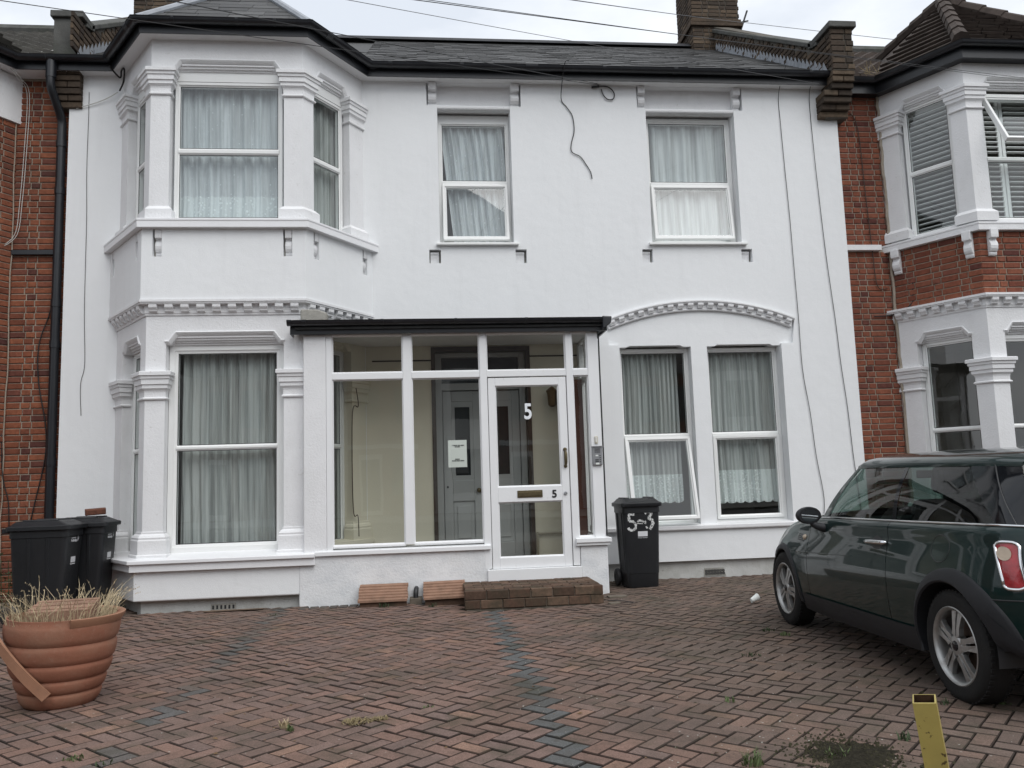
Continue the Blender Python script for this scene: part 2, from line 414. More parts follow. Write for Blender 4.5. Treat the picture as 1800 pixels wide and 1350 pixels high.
M_NETSPOT = net_mat('sprigged_net_curtain', (.84, .875, .90), .24, (15, .10, .16, .0, .30))
M_NETGREY = net_mat('grey_net_curtain', (.70, .715, .70), .32)
M_LACE = net_mat('lace_hem', (.88, .92, .91), .2, (34, .30, .46, .0, .34))
M_LACEFLOWER = net_mat('flower_lace_hem', (.88, .92, .93), .2, (22, .26, .36, .0, .26))
# ------------------------------------------------------------------ bricks, corbels, windows, curtains
_bcache = {}
def brick_mesh(w, d, h, m, bv=.006):
    """bevelled block: front face at -y ... local x width, y 0..d going back, z 0..h"""
    key = (round(w, 3), round(d, 3), round(h, 3), m.name)
    if key in _bcache: return _bcache[key]
    mb = MB(); b = bv
    fr = [(b, 0, b), (w - b, 0, b), (w - b, 0, h - b), (b, 0, h - b)]
    ri = [(0, b, 0), (w, b, 0), (w, b, h), (0, b, h)]
    bk = [(0, d, 0), (w, d, 0), (w, d, h), (0, d, h)]
    mb.add(fr + ri + bk, [(0, 1, 2, 3)] + [(i, 4 + i, 4 + (i + 1) % 4, (i + 1) % 4) for i in range(4)] +
           [(4 + i, 8 + i, 8 + (i + 1) % 4, 4 + (i + 1) % 4) for i in range(4)])
    me = mb.mesh('brick', m); _bcache[key] = me; return me
_pend = {}
def put_brick(parent, fr, s, z, w, h, m, t=0., d=.05, jit=.003, name='brick'):
    x, y = fr.xy(s, t + rnd(-jit, jit))
    _pend.setdefault(parent.name, (parent, []))[1].append((round(w / .004) * .004, d, h, m, (x, y, z), (rnd(-.006, .006), 0, fr.ang + rnd(-.006, .006))))
def flush_bricks(limit=290):
    """the bricks that show largest become parts of their own, the rest one joined part"""
    for parent, lst in _pend.values():
        def size(b):
            p = Vector(b[4]) + Vector((0, 0, .03)) - CAM_LOC; w = p.dot(C_FWD)
            px, py = 900 + CAM_F * p.dot(C_RIGHT) / w, 675 - CAM_F * p.dot(C_UP) / w
            return (1 if -15 < px < 1815 and -15 < py < 1365 else 0, b[0] / w)
        lst.sort(key=size, reverse=True)
        for w, d, h, m, loc, rot in lst[:limit]:
            o = bpy.data.objects.new('brick', brick_mesh(w, d, h, m)); o.location = loc; o.rotation_euler = rot; link(o, parent)
        if len(lst) > limit:
            mb = MB(); rr_ = []
            for w, d, h, m, loc, rot in lst[limit:]:
                M = Matrix.Translation(loc) @ Matrix.Rotation(rot[2], 4, 'Z')
                me = brick_mesh(w, d, h, m); mb.add([M @ v.co for v in me.vertices], [tuple(p.vertices) for p in me.polygons]); rr_ += [random.random()] * len(me.polygons)
            o = mb.build('brickwork', lst[limit][3], parent, fix=False); o['kind'] = 'stuff'
            at = o.data.attributes.new('prand', 'FLOAT', 'FACE'); at.data.foreach_set('value', rr_)

def brick_face(parent, fr, s0, s1, z0, z1, m, course=.077, t=0., off=0, st=.2135, hd=.101, jo=.0125, skip=None, d=.05):
    """Flemish bond over a rectangle"""
    n = int(round((z1 - z0) / course)); course = (z1 - z0) / max(n, 1)
    for k in range(n):
        z = z0 + k * course + jo * .5
        s = s0 - (0 if (k + off) % 2 == 0 else (st - hd) * .5 + hd * .5 + .03) - rnd(0, .01)
        long_ = (k + off) % 2 == 0
        while s < s1 - .012:
            w = st if long_ else hd
            a, b = max(s, s0), min(s + w, s1)
            if b - a > .022 and not (skip and skip((a + b) / 2, z + course / 2)):
                put_brick(parent, fr, a, z, b - a, course - jo, m, t, d)
            s += w + jo; long_ = not long_

def scroll(h=.31, p=1.0):
    """side outline (t outwards, z up) of a small S-scroll corbel"""
    pts = [(0, 0), (.018, .004), (.030, .025), (.026, .045), (.044, .052), (.060, .080), (.066, .115), (.058, .150), (.040, .175), (.034, .192),
           (.046, .20), (.085, .205), (.088, .235), (.088, .305), (0, .31)]
    return [(a * p, b * h / .31) for a, b in pts]
def corbel(parent, fr, s, w, z, h, t, m, p=1.0, name='corbel'):
    mb = MB(); mb.extrude(scroll(h, p), lambda a, b, d: fr(s + d, z + b, t + a), 0, w)
    return mb.build(name, m, parent, bevel=.003)

def ring(mb, f, s0, s1, z0, z1, w, t0, t1):
    """mitred picture frame between depth t0 (back) and t1 (front)"""
    prof = [(0, t0), (0, t1 - .003), (.003, t1), (w * .62, t1), (w * .62 + .004, t1 - .010), (w, t1 - .018), (w, t0)]
    prof = [(-d, h) for d, h in prof]
    mb.sweep([(s0, z0), (s1, z0), (s1, z1), (s0, z1)], prof, lambda a, b, h: f(a, b, h), closed=True)
def sheet(f, s0, s1, z0, z1, t, nu=1, nv=1):
    mb = MB(); mb.grid(lambda u, v: f(s0 + (s1 - s0) * u, z0 + (z1 - z0) * v, t), nu, nv); return mb
def window(parent, f, s0, s1, z0, z1, t, fw=.05, zt=None, tb=.07, sash=None, lower='fixed', glass=None, m=None, upper='fixed', mull=None, ang_up=0):
    """upvc window in the plane t (front of frame); zt = middle of transom; sash = opening angle of the lower light"""
    glass = glass or M_GLASS; m = m or M_UPVC
    mb = MB(); ring(mb, f, s0, s1, z0, z1, fw, t - .065, t)
    if zt is not None:
        f_ = f
        mb.sweep([(s0 + fw - .012, zt), (s1 - fw + .012, zt)],
                 [(-tb / 2, t - .065), (-tb / 2, t - .018), (-tb / 2 + .02, t - .001), (tb / 2 - .02, t - .001), (tb / 2, t - .018), (tb / 2, t - .065)],
                 lambda a, b, h: f_(a, b, h))
    w = mb.build('window', m, parent)
    def light(a0, a1, b0, b1, ang, sashed, up=False):
        ff = f; tt = t - .022
        if sashed:
            if ang: ff = Tilt(f, b1 + .01, t, ang)
            o = .012
            sm = MB(); ring(sm, ff, a0 - o, a1 + o, b0 - o, b1 + o, .052, t - .04, t + .022)
            sm.build('sash', m, w)
            a0 += .034; a1 -= .034; b0 += .034; b1 -= .034; tt = t - .004
        # dark gasket line round the glass
        gm = MB(); gm.sweep([(a0, b0), (a1, b0), (a1, b1), (a0, b1)], [(.004, tt + .002), (-.006, tt + .002), (-.006, tt + .005), (.004, tt + .005)], lambda a, b, h: ff(a, b, h), closed=True)
        gm.build('seal', M_SEAL, w)
        pm = MB(); q = .02
        pm.add([ff(a0 - q, b0 - q, tt), ff(a1 + q, b0 - q, tt), ff(a1 + q, b1 + q, tt), ff(a0 - q, b1 + q, tt)], [(0, 1, 2, 3)])
        pm.build('pane', glass, w)
    gi = fw - .002
    if zt is None: light(s0 + gi, s1 - gi, z0 + gi, z1 - gi, sash or 0, sash is not None)
    else:
        light(s0 + gi, s1 - gi, zt + tb / 2, z1 - gi, ang_up, upper == 'sash', True)
        light(s0 + gi, s1 - gi, z0 + gi, zt - tb / 2, sash or 0, sash is not None)
    return w

def curtain(f, s0, s1, z0, z1, t, label, m=None, amp=.028, folds=11, lean=0., hem=None, seed=0, group='net curtains behind the windows', gather=0):
    r = random.Random(seed); n = 110
    ph = [r.uniform(0, 6.28) for _ in range(5)]; k1 = folds * 2 * math.pi
    def off(u, v):
        uu = u + .016 * math.sin(5 * v + ph[3]) * v
        a = math.sin(k1 * uu + ph[0] + 1.1 * math.sin(7 * uu + ph[1])) + .5 * math.sin(2.3 * k1 * uu + ph[2]) + .35 * math.sin(.37 * k1 * uu + ph[4])
        return amp * a * (.45 + .55 * (1 - v * .2)) * (.6 + .8 * abs(math.sin(2.3 * uu * math.pi + ph[4])))
    def fn(u, v):                              # v 0 bottom .. 1 top
        s = s0 + (s1 - s0) * u + lean * (1 - v) * (1 - u * .3)
        return f(s, z0 + (z1 - z0) * v, t + off(u, 1 - v))
    mb = MB(); mb.grid(fn, n, 10)
    o = mb.build('net_curtain', m or M_NET, None, smooth=True)
    tag(o, label, 'curtain', group)
    if hem:
        hz, hm, scal = hem
        hb = MB()
        def fh(u, v):
            zb = z0 - (abs(math.sin(math.pi * u * scal)) ** .6) * .028 if scal else z0
            z = zb + (z0 + hz - zb) * v; vv = (z - z0) / (z1 - z0)
            s = s0 + (s1 - s0) * u + lean * (1 - vv) * (1 - u * .3)
            return f(s, z, t + off(u, 1 - max(vv, 0)) + .004)
        hb.grid(fh, n, 4); hb.build('lace_hem', hm, o, smooth=True)
    return o
# ------------------------------------------------------------------ two-storey canted bay, shared by the three houses
def trap(s0, s1, z0, zl, zt):
    return [(s0, z0), (s1, z0), (s1, zl), (s1 - .035, zl), (s1 - .11, zt), (s0 + .11, zt), (s0 + .035, zl), (s0, zl)]
CAPITAL = [(-.02, 0), (.012, 0), (.022, .008), (.024, .02), (.014, .03), (.006, .034), (.006, .085), (.012, .105), (.030, .125), (.034, .128), (.034, .165),
           (.040, .168), (.048, .172), (.048, .225), (.060, .232), (.062, .262), (.078, .268), (.078, .306), (.070, .312), (-.02, .325)]
BASE_LOW = [(-.02, -.02), (.066, -.02), (.066, .012), (.052, .022), (.052, .165), (.044, .180), (.046, .198), (.030, .222), (.012, .236), (.012, .256), (-.02, .264)]
BASE_UP = [(-.02, -.02), (.048, -.02), (.048, .092), (.010, .135), (-.02, .142)]
DENT_BED = [(-.02, 3.185), (.012, 3.185), (.016, 3.205), (.022, 3.212), (.022, 3.30), (.082, 3.305), (.086, 3.318), (.094, 3.325), (.094, 3.352), (-.02, 3.36)]
def head_profile():
    return [(-.022, 0), (-.022, .010), (-.012, .016), (-.002, .010), (.010, .0), (.024, -.014), (.024, -.11), (-.022, -.11)]
def head_steps(zt): return [(-.022, zt - .018), (-.022, zt - .046), (-.040, zt - .050), (-.044, zt - .072), (-.066, zt - .076), (-.070, zt - .094), (-.092, zt - .098), (-.092, zt - .116), (-.13, zt - .116), (-.13, zt - .018)]

def make_bay(house, P0, P1, P2, P3, front_low, front_up, cant_m, ewi, mats, low_right=None, faces='LFR', sash_up=None, brick=None, dent_from=None):
    """cant_m = (rear pier width, corner pier width) along a cant"""
    FL, FF, FR = Frame(P0, P1), Frame(P1, P2), Frame(P2, P3)
    rear, cp = cant_m
    mw = mats['wall']
    fm = .213
    info = {}
    for key, fr, a, b in (('L', FL, rear, FL.L - cp), ('F', FF, fm, FF.L - fm), ('R', FR, cp, FR.L - rear)):
        if key not in faces: continue
        for lev in (0, 1):
            m = low_right if (key == 'R' and lev == 0 and low_right) else mw
            z0, z1 = (.10, 3.20) if lev == 0 else (4.16, 6.43)
            zo, zl, zt = (.57, 2.885, 2.985) if lev == 0 else (4.29, 6.06, 6.165)
            wb = MB(); wb.panel([(0, z0), (fr.L, z0), (fr.L, z1), (0, z1)], [trap(a, b, zo, zl, zt)], lambda s, z, t: fr(s, z, t), 0, .22)
            wb.build('bay_wall', m, house)
            # moulded head
            hb = MB()
            hb.sweep([(a - .012, zl), (a + .035, zl), (a + .11, zt), (b - .11, zt), (b - .035, zl), (b + .012, zl)], head_profile(), lambda s, z, h: fr(s, z, h), caps=True)
            hb.extrude(head_steps(zt), lambda p, q, d: fr(d, q, p), a + .004, b - .004)
            hb.build('head_moulding', m, house)
            # window
            if lev == 0: window(house, fr, a + .005, b - .005, .585, 2.872, -.115, .098 if key == 'F' else .06, 1.725, .06)
            else:
                if key == 'F' and sash_up:
                    window(house, fr, a + .03, b - .03, 4.30, 5.99, -.08, .055, 5.12, .07, upper='sash', ang_up=sash_up)
                else: window(house, fr, a + .03, b - .03, 4.285, 5.955 if ewi else 6.075, -.09, .055, 5.16 if not ewi else 5.12, .075)
                if (key != 'F' or not sash_up) and ewi:
                    tb = MB(); fr.box(tb, a, b, -.15, -.085, 5.957, 6.075); tb.build('head_board', M_UPVC, house)
            info[key, lev] = (fr, a, b)
    # capitals and bases wrap the corners
    def wrap(pts, prof, z, m, name):
        mb = MB(); mb.sweep(pts, [(d, z + h) for d, h in prof], XYZ); mb.build(name, m, house)
    corners = []
    if 'L' in faces: corners.append(([FL.xy(-.02), FL.xy(rear), FL.xy(rear, -.09)], 'r'))
    if 'L' in faces and 'F' in faces: corners.append(([FL.xy(FL.L - cp, -.09), FL.xy(FL.L - cp), P1, FF.xy(fm), FF.xy(fm, -.09)], 'c'))
    if 'F' in faces and 'R' in faces: corners.append(([FF.xy(FF.L - fm, -.09), FF.xy(FF.L - fm), P2, FR.xy(cp), FR.xy(cp, -.09)], 'c2'))
    if 'R' in faces: corners.append(([FR.xy(FR.L - rear, -.09), FR.xy(FR.L - rear), FR.xy(FR.L + .02)], 'r2'))
    for pts, k in corners:
        lm = low_right if (low_right and k == 'r2') else mw
        wrap(pts, CAPITAL, 2.25, lm, 'capital'); wrap(pts, BASE_LOW, .575, lm, 'pier_base')
        wrap(pts, CAPITAL, 5.745, mw, 'capital'); wrap(pts, BASE_UP, 4.30, mw, 'pier_base')
        # raised strip with stopped ends on the pier beside the window
    # dentil course
    path = [FL.xy(-.12), P1, P2, FR.xy(FR.L + .12)]
    db = MB(); db.sweep(path, DENT_BED, XYZ); db.build('cornice', mw, house)
    proto = None
    for key, fr in (('L', FL), ('F', FF), ('R', FR)):
        if key not in faces: continue
        n = max(2, int(round((fr.L - .02) / .160))); pitch = fr.L / n
        for i in range(n):
            s = pitch * (i + .5)
            if proto is None:
                mb = MB(); mb.extrude([(.02, 0), (.036, .002), (.05, .014), (.055, .03), (.066, .040), (.076, .055), (.078, .088), (.02, .088)], lambda a, b, d: (d, -a, b), -.043, .043)
                proto = mb.mesh('dentil', mw)
            o = bpy.data.objects.new('dentil', proto); x, y = fr.xy(s)
            o.location = (x, y, 3.214); o.rotation_euler = (0, 0, fr.ang); link(o, house)
    # upper sill
    e = .08 if ewi else 0.0
    up = [(-.2, 4.302), (e + .072, 4.252), (e + .072, 4.228), (e + .066, 4.222), (e + .066, 4.15), (-.05, 4.15)]
    sb = MB(); sb.sweep(path, up, XYZ); sb.build('sill', mats['sill'], house, bevel=.004)
    # spandrel between the storeys
    if ewi:
        def offp(d):
            mb = MB(); mb.sweep([FL.xy(-.07), P1, P2, FR.xy(FR.L + .07)], [(d, 0), (d, 1), (d + .01, 1)], XYZ, caps=False); return [mb.v[i * 3] for i in range(4)]
        q = offp(e); Q = [Frame(q[i], q[i + 1]) for i in range(3)]
        spec = {0: [FL.L - .16 - .03, .10], 1: [], 2: []}
        holes = {0: [(.09, .17), (Q[0].L - .21, Q[0].L - .13)], 1: [(.115, .215), (Q[1].L - .250, Q[1].L - .150)], 2: [(.13, .22), (Q[2].L - .20, Q[2].L - .11)]}
        for i, fr in enumerate(Q):
            wb = MB(); hs = [[(a, 3.835), (b, 3.835), (b, 4.145), (a, 4.145)] for a, b in holes[i]]
            wb.panel([(0, 3.352), (fr.L, 3.352), (fr.L, 4.152), (0, 4.152)], hs, lambda s, z, t: fr(s, z, t), 0, .085)
            wb.build('spandrel', mats['render'], house)
            for a, b in holes[i]:
                bb = MB(); bb.add([fr(a - .02, 3.82, -.078), fr(b + .02, 3.82, -.078), fr(b + .02, 4.15, -.078), fr(a - .02, 4.15, -.078)], [(0, 1, 2, 3)])
                bb.build('corbel_niche', M_GREYFILL, house)
                corbel(house, fr, a + .016 + rnd(0, .008), b - a - .026, 3.845, .305, -.078, mats['wall'], .9)
    else:
        for key, fr in (('L', FL), ('F', FF), ('R', FR)):
            if key not in faces: continue
            wb = MB(); wb.add([fr(0, 3.30, -.012), fr(fr.L, 3.30, -.012), fr(fr.L, 4.2, -.012), fr(0, 4.2, -.012)], [(0, 1, 2, 3)])
            wb.build('mortar_bed', M_MORTAR, house)
            brick_face(house, fr, 0, fr.L if key != 'F' else min(fr.L, brick or fr.L), 3.36, 4.15, mats['brick'], off=1 if key == 'F' else 0)
            for s in (.06, fr.L - .17) if key != 'F' else (.10, fr.L - .2):
                corbel(house, fr, s, .10, 3.83, .335, 0.0, mats['wall'], 1.0)
    return FL, FF, FR
# ------------------------------------------------------------------ ground
GZ = -.015
def flat(name, x0, x1, y0, y1, z, m, kind='structure'):
    mb = MB(); mb.add([(x0, y0, z), (x1, y0, z), (x1, y1, z), (x0, y1, z)], [(0, 1, 2, 3)])
    o = mb.build(name, m); return tag(o, kind=kind)
flat('ground', -400, 400, -400, 400, -.15, M_GROUND)
flat('front_yard_bed', -16, 18, -9.2, 6, GZ - .020, M_GROUND)
flat('pavement', -40, 40, -12.2, -9.2, GZ - .01, M_PAVE)
flat('road', -60, 60, -20.0, -12.2, -.11, M_ASPHALT)
flat('far_pavement', -60, 60, -26, -20.0, GZ - .01, M_PAVE)

# ------------------------------------------------------------------ the white house
H = thing('white_house', (0.7, 0, 0), 'wide white rendered two-storey house with a canted bay and dark slate roof', 'house')
EAVE_Z = 6.415
mb = MB()
def arch(n=22):
    # segmental arch over the paired windows: springs (2.36, 3.13..) crown (3.58, 3.37)
    return None
# arch geometry (lower edge of the dentilled band)
AX, HW, ZS, ZC = 3.58, 1.215, 3.135, 3.372
_rise = ZC - ZS; AR = (HW * HW + _rise * _rise) / (2 * _rise); AZ0 = ZC - AR
_a = math.asin(HW / AR)
def arc_pts(r, n=28, a=None):
    a = a or _a
    return [(AX + r * math.sin(-a + 2 * a * i / n), AZ0 + r * math.cos(-a + 2 * a * i / n)) for i in range(n + 1)]
band_out = arc_pts(AR + .125)
outer = [(-4.29, .19), (-.715, .19), (-.715, 3.06), (1.965, 3.06), (1.965, .19), (5.655, .19), (5.655, EAVE_Z), (-4.29, EAVE_Z)]
def slot(x0, x1, z0, z1): return [(x0, z0), (x1, z0), (x1, z1), (x0, z1)]
up1 = [(.23, 4.272), (1.178, 4.272), (1.178, 6.105), (1.325, 6.105), (1.325, EAVE_Z - .004), (.097, EAVE_Z - .004), (.097, 6.110), (.23, 6.110)]
up2 = [(2.99, 4.272), (4.20, 4.272), (4.20, 6.100), (4.328, 6.100), (4.328, EAVE_Z - .004), (2.879, EAVE_Z - .004), (2.879, 6.112), (2.99, 6.112)]
arch_hole = [(2.485, .60), (4.640, .60), (4.640, 2.925), (4.797, 2.925)] + list(reversed(band_out)) + [(2.352, 2.93), (2.485, 2.93)]
arch_hole = [(x, z) for x, z in arch_hole]
squares = [(.094, .239), (1.192, 1.334), (2.850, 2.989), (4.183, 4.331)]
holes = [up1, up2, arch_hole, slot(-3.5, -.85, .62, 2.9), slot(-3.5, -.85, 4.35, 6.05)] + [slot(a, b, 4.012, 4.190) for a, b in squares]
mb.panel(outer, holes, WALL, 0, .10, edge=True)
mb.build('wall', M_RENDER, H)
# soft drip edge under the insulation and the older plinth behind it
mb = MB(); mb.box(-4.29, -.9, .065, .30, -.12, .24); mb.build('plinth', M_DIRTYWHITE, H)
mb = MB(); mb.box(1.965, 5.66, .065, .30, -.12, .24); mb.build('plinth', M_DIRTYWHITE, H)
# original wall face behind the insulation at the two upper windows
for (x0, x1, c0, c1), (jl, jr) in (((.05, 1.38, 0, 0), (.236, 1.172)), ((2.83, 4.38, 0, 0), (2.996, 4.194))):
    mb = MB(); mb.panel([(x0, 4.2), (x1, 4.2), (x1, 6.45), (x0, 6.45)], [slot(jl, jr, 4.268, 6.078)], WALL, -.095, .16)
    mb.build('inner_wall_face', M_OLDWHITE, H)
    # moulded drip over the lintel
    mb = MB(); L0, L1 = jl + .01, jr - .01
    mb.extrude([(.0, 6.052), (.075, 6.060), (.088, 6.075), (.088, 6.098), (.070, 6.118), (.0, 6.135)], lambda a, b, d: WALL(d, b, -.095 + a), jl - .02, jr + .02)
    mb.build('lintel_drip', M_OLDWHITE, H, bevel=.004)
for x, w, h in ((.118, .108, .305), (1.192, .108, .31), (2.896, .092, .305), (4.204, .095, .31)):
    corbel(H, WALL, x, w, 6.42 - h - .003, h, -.097, M_OLDWHITE, 1.45)
for i, (a, b) in enumerate(squares):
    mb = MB(); mb.add([WALL(a - .02, 4.0, -.095), WALL(b + .02, 4.0, -.095), WALL(b + .02, 4.2, -.095), WALL(a - .02, 4.2, -.095)], [(0, 1, 2, 3)]); mb.build('corbel_niche', M_GREYFILL, H)
    sg = .012 if i % 2 == 0 else .004
    mb = MB(); mb.extrude([(0, 0), (.030, .004), (.034, .05), (.042, .105), (.056, .128), (.052, .15), (0, .165)], lambda p, q, d: WALL(d, 4.016 + q, -.093 + p), a + sg, b - .028 + sg * .4)
    mb.build('corbel_stub', M_OLDWHITE, H, bevel=.005)
# sills
for x0, x1 in ((.188, 1.232), (2.942, 4.258)):
    mb = MB(); mb.extrude([(-.20, 4.282), (.052, 4.268), (.056, 4.262), (.056, 4.240), (.050, 4.236), (-.20, 4.236)], lambda a, b, d: WALL(d, b, a), x0, x1)
    mb.build('sill', M_UPVC, H, bevel=.003)
mb = MB(); mb.extrude([(-.22, .655), (.035, .628), (.042, .620), (.042, .585), (.036, .572), (-.10, .566)], lambda a, b, d: WALL(d, b, a), 2.02, 4.70)
mb.build('sill', M_OLDWHITE, H, bevel=.003)
# arched panel with its pair of openings
mb = MB()
def win_trap(a, b): return [(a, .60), (b, .60), (b, 2.905), (b - .10, 2.905), (b - .14, 2.925), (a + .14, 2.925), (a + .10, 2.905), (a, 2.905)]
mb.panel([(2.2, .56), (4.95, .56), (4.95, 3.62), (2.2, 3.62)], [win_trap(2.487, 3.437), win_trap(3.652, 4.638)], WALL, -.045, .18)
mb.build('arch_panel', M_RENDER, H)
mb = MB()
arc_mid = arc_pts(AR)
bandp = [(0, -.05), (0, -.012), (-.012, -.004), (-.018, -.012), (-.030, -.016), (-.090, -.016), (-.093, .022), (-.104, .030), (-.112, .040), (-.128, .040), (-.128, -.05)]
mb.sweep(arc_mid, bandp, lambda a, b, h: WALL(a, b, h)); mb.build('arch_cornice', M_OLDWHITE, H, smooth=35)
db = MB(); db.extrude([(0, 0), (.03, .002), (.036, .018), (.046, .026), (.052, .04), (.052, .058), (0, .058)], lambda a, b, d: (d, -a, b), -.036, .036)
dm = db.mesh('dentil', M_OLDWHITE)
nd = 19
for i in range(nd):
    a = -_a + 2 * _a * (i + .5) / nd
    o = bpy.data.objects.new('dentil', dm); r = AR + .032
    o.location = (AX + r * math.sin(a), .016, AZ0 + r * math.cos(a)); o.rotation_euler = (0, a, 0); link(o, H)
# air grille in the plinth
g = MB(); g.add([WALL(3.44, -.02, -.058), WALL(3.73, -.02, -.058), WALL(3.70, .085, -.058), WALL(3.45, .085, -.058)], [(0, 1, 2, 3)])
gr = g.build('air_grille', M_GREYFILL, H)
for k in range(7):
    q = MB(); q.lathe([(.004, -.004), (.0155, -.004), (.0155, .006), (.009, .006), (.009, -.004)], 10, Matrix.Translation((3.475 + k * .037, .055, .052)) @ Matrix.Rotation(R_(90), 4, 'X')); q.build('grille_ring', M_DARKMETAL, gr)
    q = MB(); q.lathe([(.004, -.004), (.0155, -.004), (.0155, .006), (.009, .006), (.009, -.004)], 10, Matrix.Translation((3.475 + k * .037, .055, .018)) @ Matrix.Rotation(R_(90), 4, 'X')); q.build('grille_ring', M_DARKMETAL, gr)

# windows of the main wall
window(H, WALL, .238, 1.170, 4.285, 5.965, -.165, .055, 5.125, .07, sash=R_(7.0))
mb = MB(); WALL.box(mb, .238, 1.170, -.24, -.172, 5.967, 6.05); mb.build('head_board', M_UPVC, H)
window(H, WALL, 2.998, 4.192, 4.285, 6.045, -.165, .07, 5.125, .07, sash=R_(6.5))
window(H, WALL, 2.489, 3.435, .635, 2.90, -.165, .06, 1.765, .06, sash=R_(13.0))
window(H, WALL, 3.654, 4.636, .635, 2.90, -.165, .06, 1.765, .06, sash=0.0)

# bay
WM_ = dict(wall=M_OLDWHITE, sill=M_GLOSSWHITE, render=M_RENDER)
BP0, BP1, BP2, BP3 = (-3.66, 0), (-3.033, -.9), (-1.34, -.9), (-.72, 0)
BL, BF, BR = make_bay(H, BP0, BP1, BP2, BP3, 0, 0, (.265, .18), True, WM_, low_right=M_CREAM)
# ground-floor sill of the bay: thin slab over a deep fascia, ending on the porch
sp = [BL.xy(-.22), BP1, (-1.205, -.9)]
mb = MB(); mb.sweep(sp, [(-.2, .605), (.170, .545), (.174, .540), (.174, .508), (.17, .505), (.145, .505), (.145, .425), (-.05, .425)], XYZ); mb.build('sill', M_GLOSSWHITE, H, bevel=.003)
mb = MB(); mb.sweep([BL.xy(-.1), BP1, (-1.372, -.9)], [(.09, .40), (.09, .125), (.082, .115), (-.05, .115), (-.05, .43), (.09, .43)], XYZ); mb.build('bay_base', M_RENDER, H, bevel=.012)
mb = MB(); mb.sweep([BL.xy(-.1), BP1, (-1.36, -.9)], [(-.005, .2), (-.005, -.12), (-.2, -.12), (-.2, .2)], XYZ); mb.build('bay_plinth', M_DIRTYWHITE, H)
mb = MB(); mb.sweep([(-1.30, -.9), BP2, BR.xy(BR.L + .05)][1:], [(.07, .62), (.07, .58), (-.1, .58), (-.1, .64)], XYZ); mb.build('sill', M_CREAM, H)
g = MB(); g.box(-2.31, -2.05, -.912, -.895, -.02, .05); gr = g.build('air_brick', M_GREYFILL, H)
for k in range(6):
    q = MB(); q.box(-2.295 + k * .042, -2.275 + k * .042, -.9135, -.9115, -.005, .035); q.build('air_hole', M_SEAL, gr)

# thin vents of the rooms behind: floors, ceilings and back walls keep the inside dark
rm = MB()
foot = [(-4.2, .35), (-3.66, .35), (-3.62, .0), (-3.02, -.86), (-1.35, -.86), (-.76, .0), (-.70, .35), (5.6, .35), (5.6, 3.6), (-4.2, 3.6)]
for z in (.30, 3.17, 3.26, 6.40):
    rm.extrude(foot, XYZ, z, z + .02)
rm.box(-4.22, -4.2, .1, 3.6, .3, 6.4); rm.box(5.6, 5.62, .1, 3.6, .3, 6.4); rm.box(-4.2, 5.6, 3.6, 3.62, .3, 6.4)
rm.box(-.68, -.62, .12, 3.6, .32, 3.17); rm.box(1.9, 1.96, .12, 3.6, .32, 3.17); rm.box(1.6, 1.66, .12, 3.6, 3.28, 6.4); rm.box(-.2, -.14, .12, 3.6, 3.28, 6.4)
rm.build('interior_wall', M_ROOMW, H)

# curtains: each hangs on its own rail
curtain(WALL, .26, 1.15, 4.36, 5.99, -.27, 'swept white net curtain in the upstairs window left of centre, above the porch', M_NETSPOT, .022, 8, lean=.16, seed=3)
curtain(WALL, 3.0, 4.2, 4.30, 6.02, -.27, 'plain white net curtain in the wide upstairs window at the right', M_NET, .020, 5, seed=5)
curtain(WALL, 2.46, 3.30, .93, 2.92, -.28, 'gathered lace-hemmed net curtain in the ground-floor window behind the bin', M_NETGREY, .022, 13, hem=(.34, M_LACE, 7), seed=8)
curtain(WALL, 3.64, 4.62, .90, 2.92, -.28, 'net curtain with a scalloped lace hem in the ground-floor window nearest the car', M_NETGREY, .018, 9, hem=(.40, M_LACE, 8), seed=9)
curtain(BF, .20, 1.50, 4.31, 6.05, -.24, 'white net curtain with a flowered hem in the middle upstairs bay window', M_NETSPOT, .020, 9, hem=(.32, M_LACEFLOWER, 0), seed=12)
curtain(BF, .318, 1.50, .665, 2.95, -.28, 'long grey-green net curtain in the middle ground-floor bay window', M_NETGREY, .020, 11, seed=14)
curtain(BR, .14, .86, 4.31, 6.05, -.24, 'net curtain in the angled right side of the upstairs bay', M_NETGREY, .022, 6, seed=15)
curtain(BL, .24, .93, 4.31, 6.05, -.24, 'net curtain in the angled left side of the upstairs bay', M_NETGREY, .022, 6, seed=16)
curtain(BL, .24, .93, .62, 2.95, -.26, 'net curtain in the angled left side of the ground-floor bay', M_NETGREY, .022, 6, seed=17)
curtain(BR, .14, .86, .62, 2.95, -.26, 'net curtain in the bay side window inside the porch', M_NETGREY, .022, 6, seed=18)

# eaves: soffit, fascia, gutter
EP = [(-4.33, 0), (-3.72, 0), (-3.125, -.9), (-1.25, -.9), (-.66, 0), (5.62, 0)]
EP = [(-4.47, 0), (-3.66, 0), (-3.033, -.9), (-1.34, -.9), (-.72, 0), (5.58, 0)]
mb = MB(); mb.sweep(EP, [(-.12, EAVE_Z), (.152, EAVE_Z), (.152, EAVE_Z + .02), (-.12, EAVE_Z + .02)], XYZ); mb.build('soffit', M_SOFFIT, H)
mb = MB(); mb.sweep(EP, [(.150, EAVE_Z - .012), (.166, EAVE_Z - .012), (.166, EAVE_Z + .14), (.150, EAVE_Z + .14)], XYZ); mb.build('fascia', M_FASCIA, H)
def gutter_prof(d, z, r):
    o = [(d + r - r * math.cos(math.pi * k / 10), z - r * math.sin(math.pi * k / 10)) for k in range(11)]
    i = [(d + r - (r - .006) * math.cos(math.pi * k / 10), z - (r - .006) * math.sin(math.pi * k / 10)) for k in range(10, -1, -1)]
    return o + [(d + 2 * r + .004, z + .004), (d + 2 * r - .008, z + .004)] + i
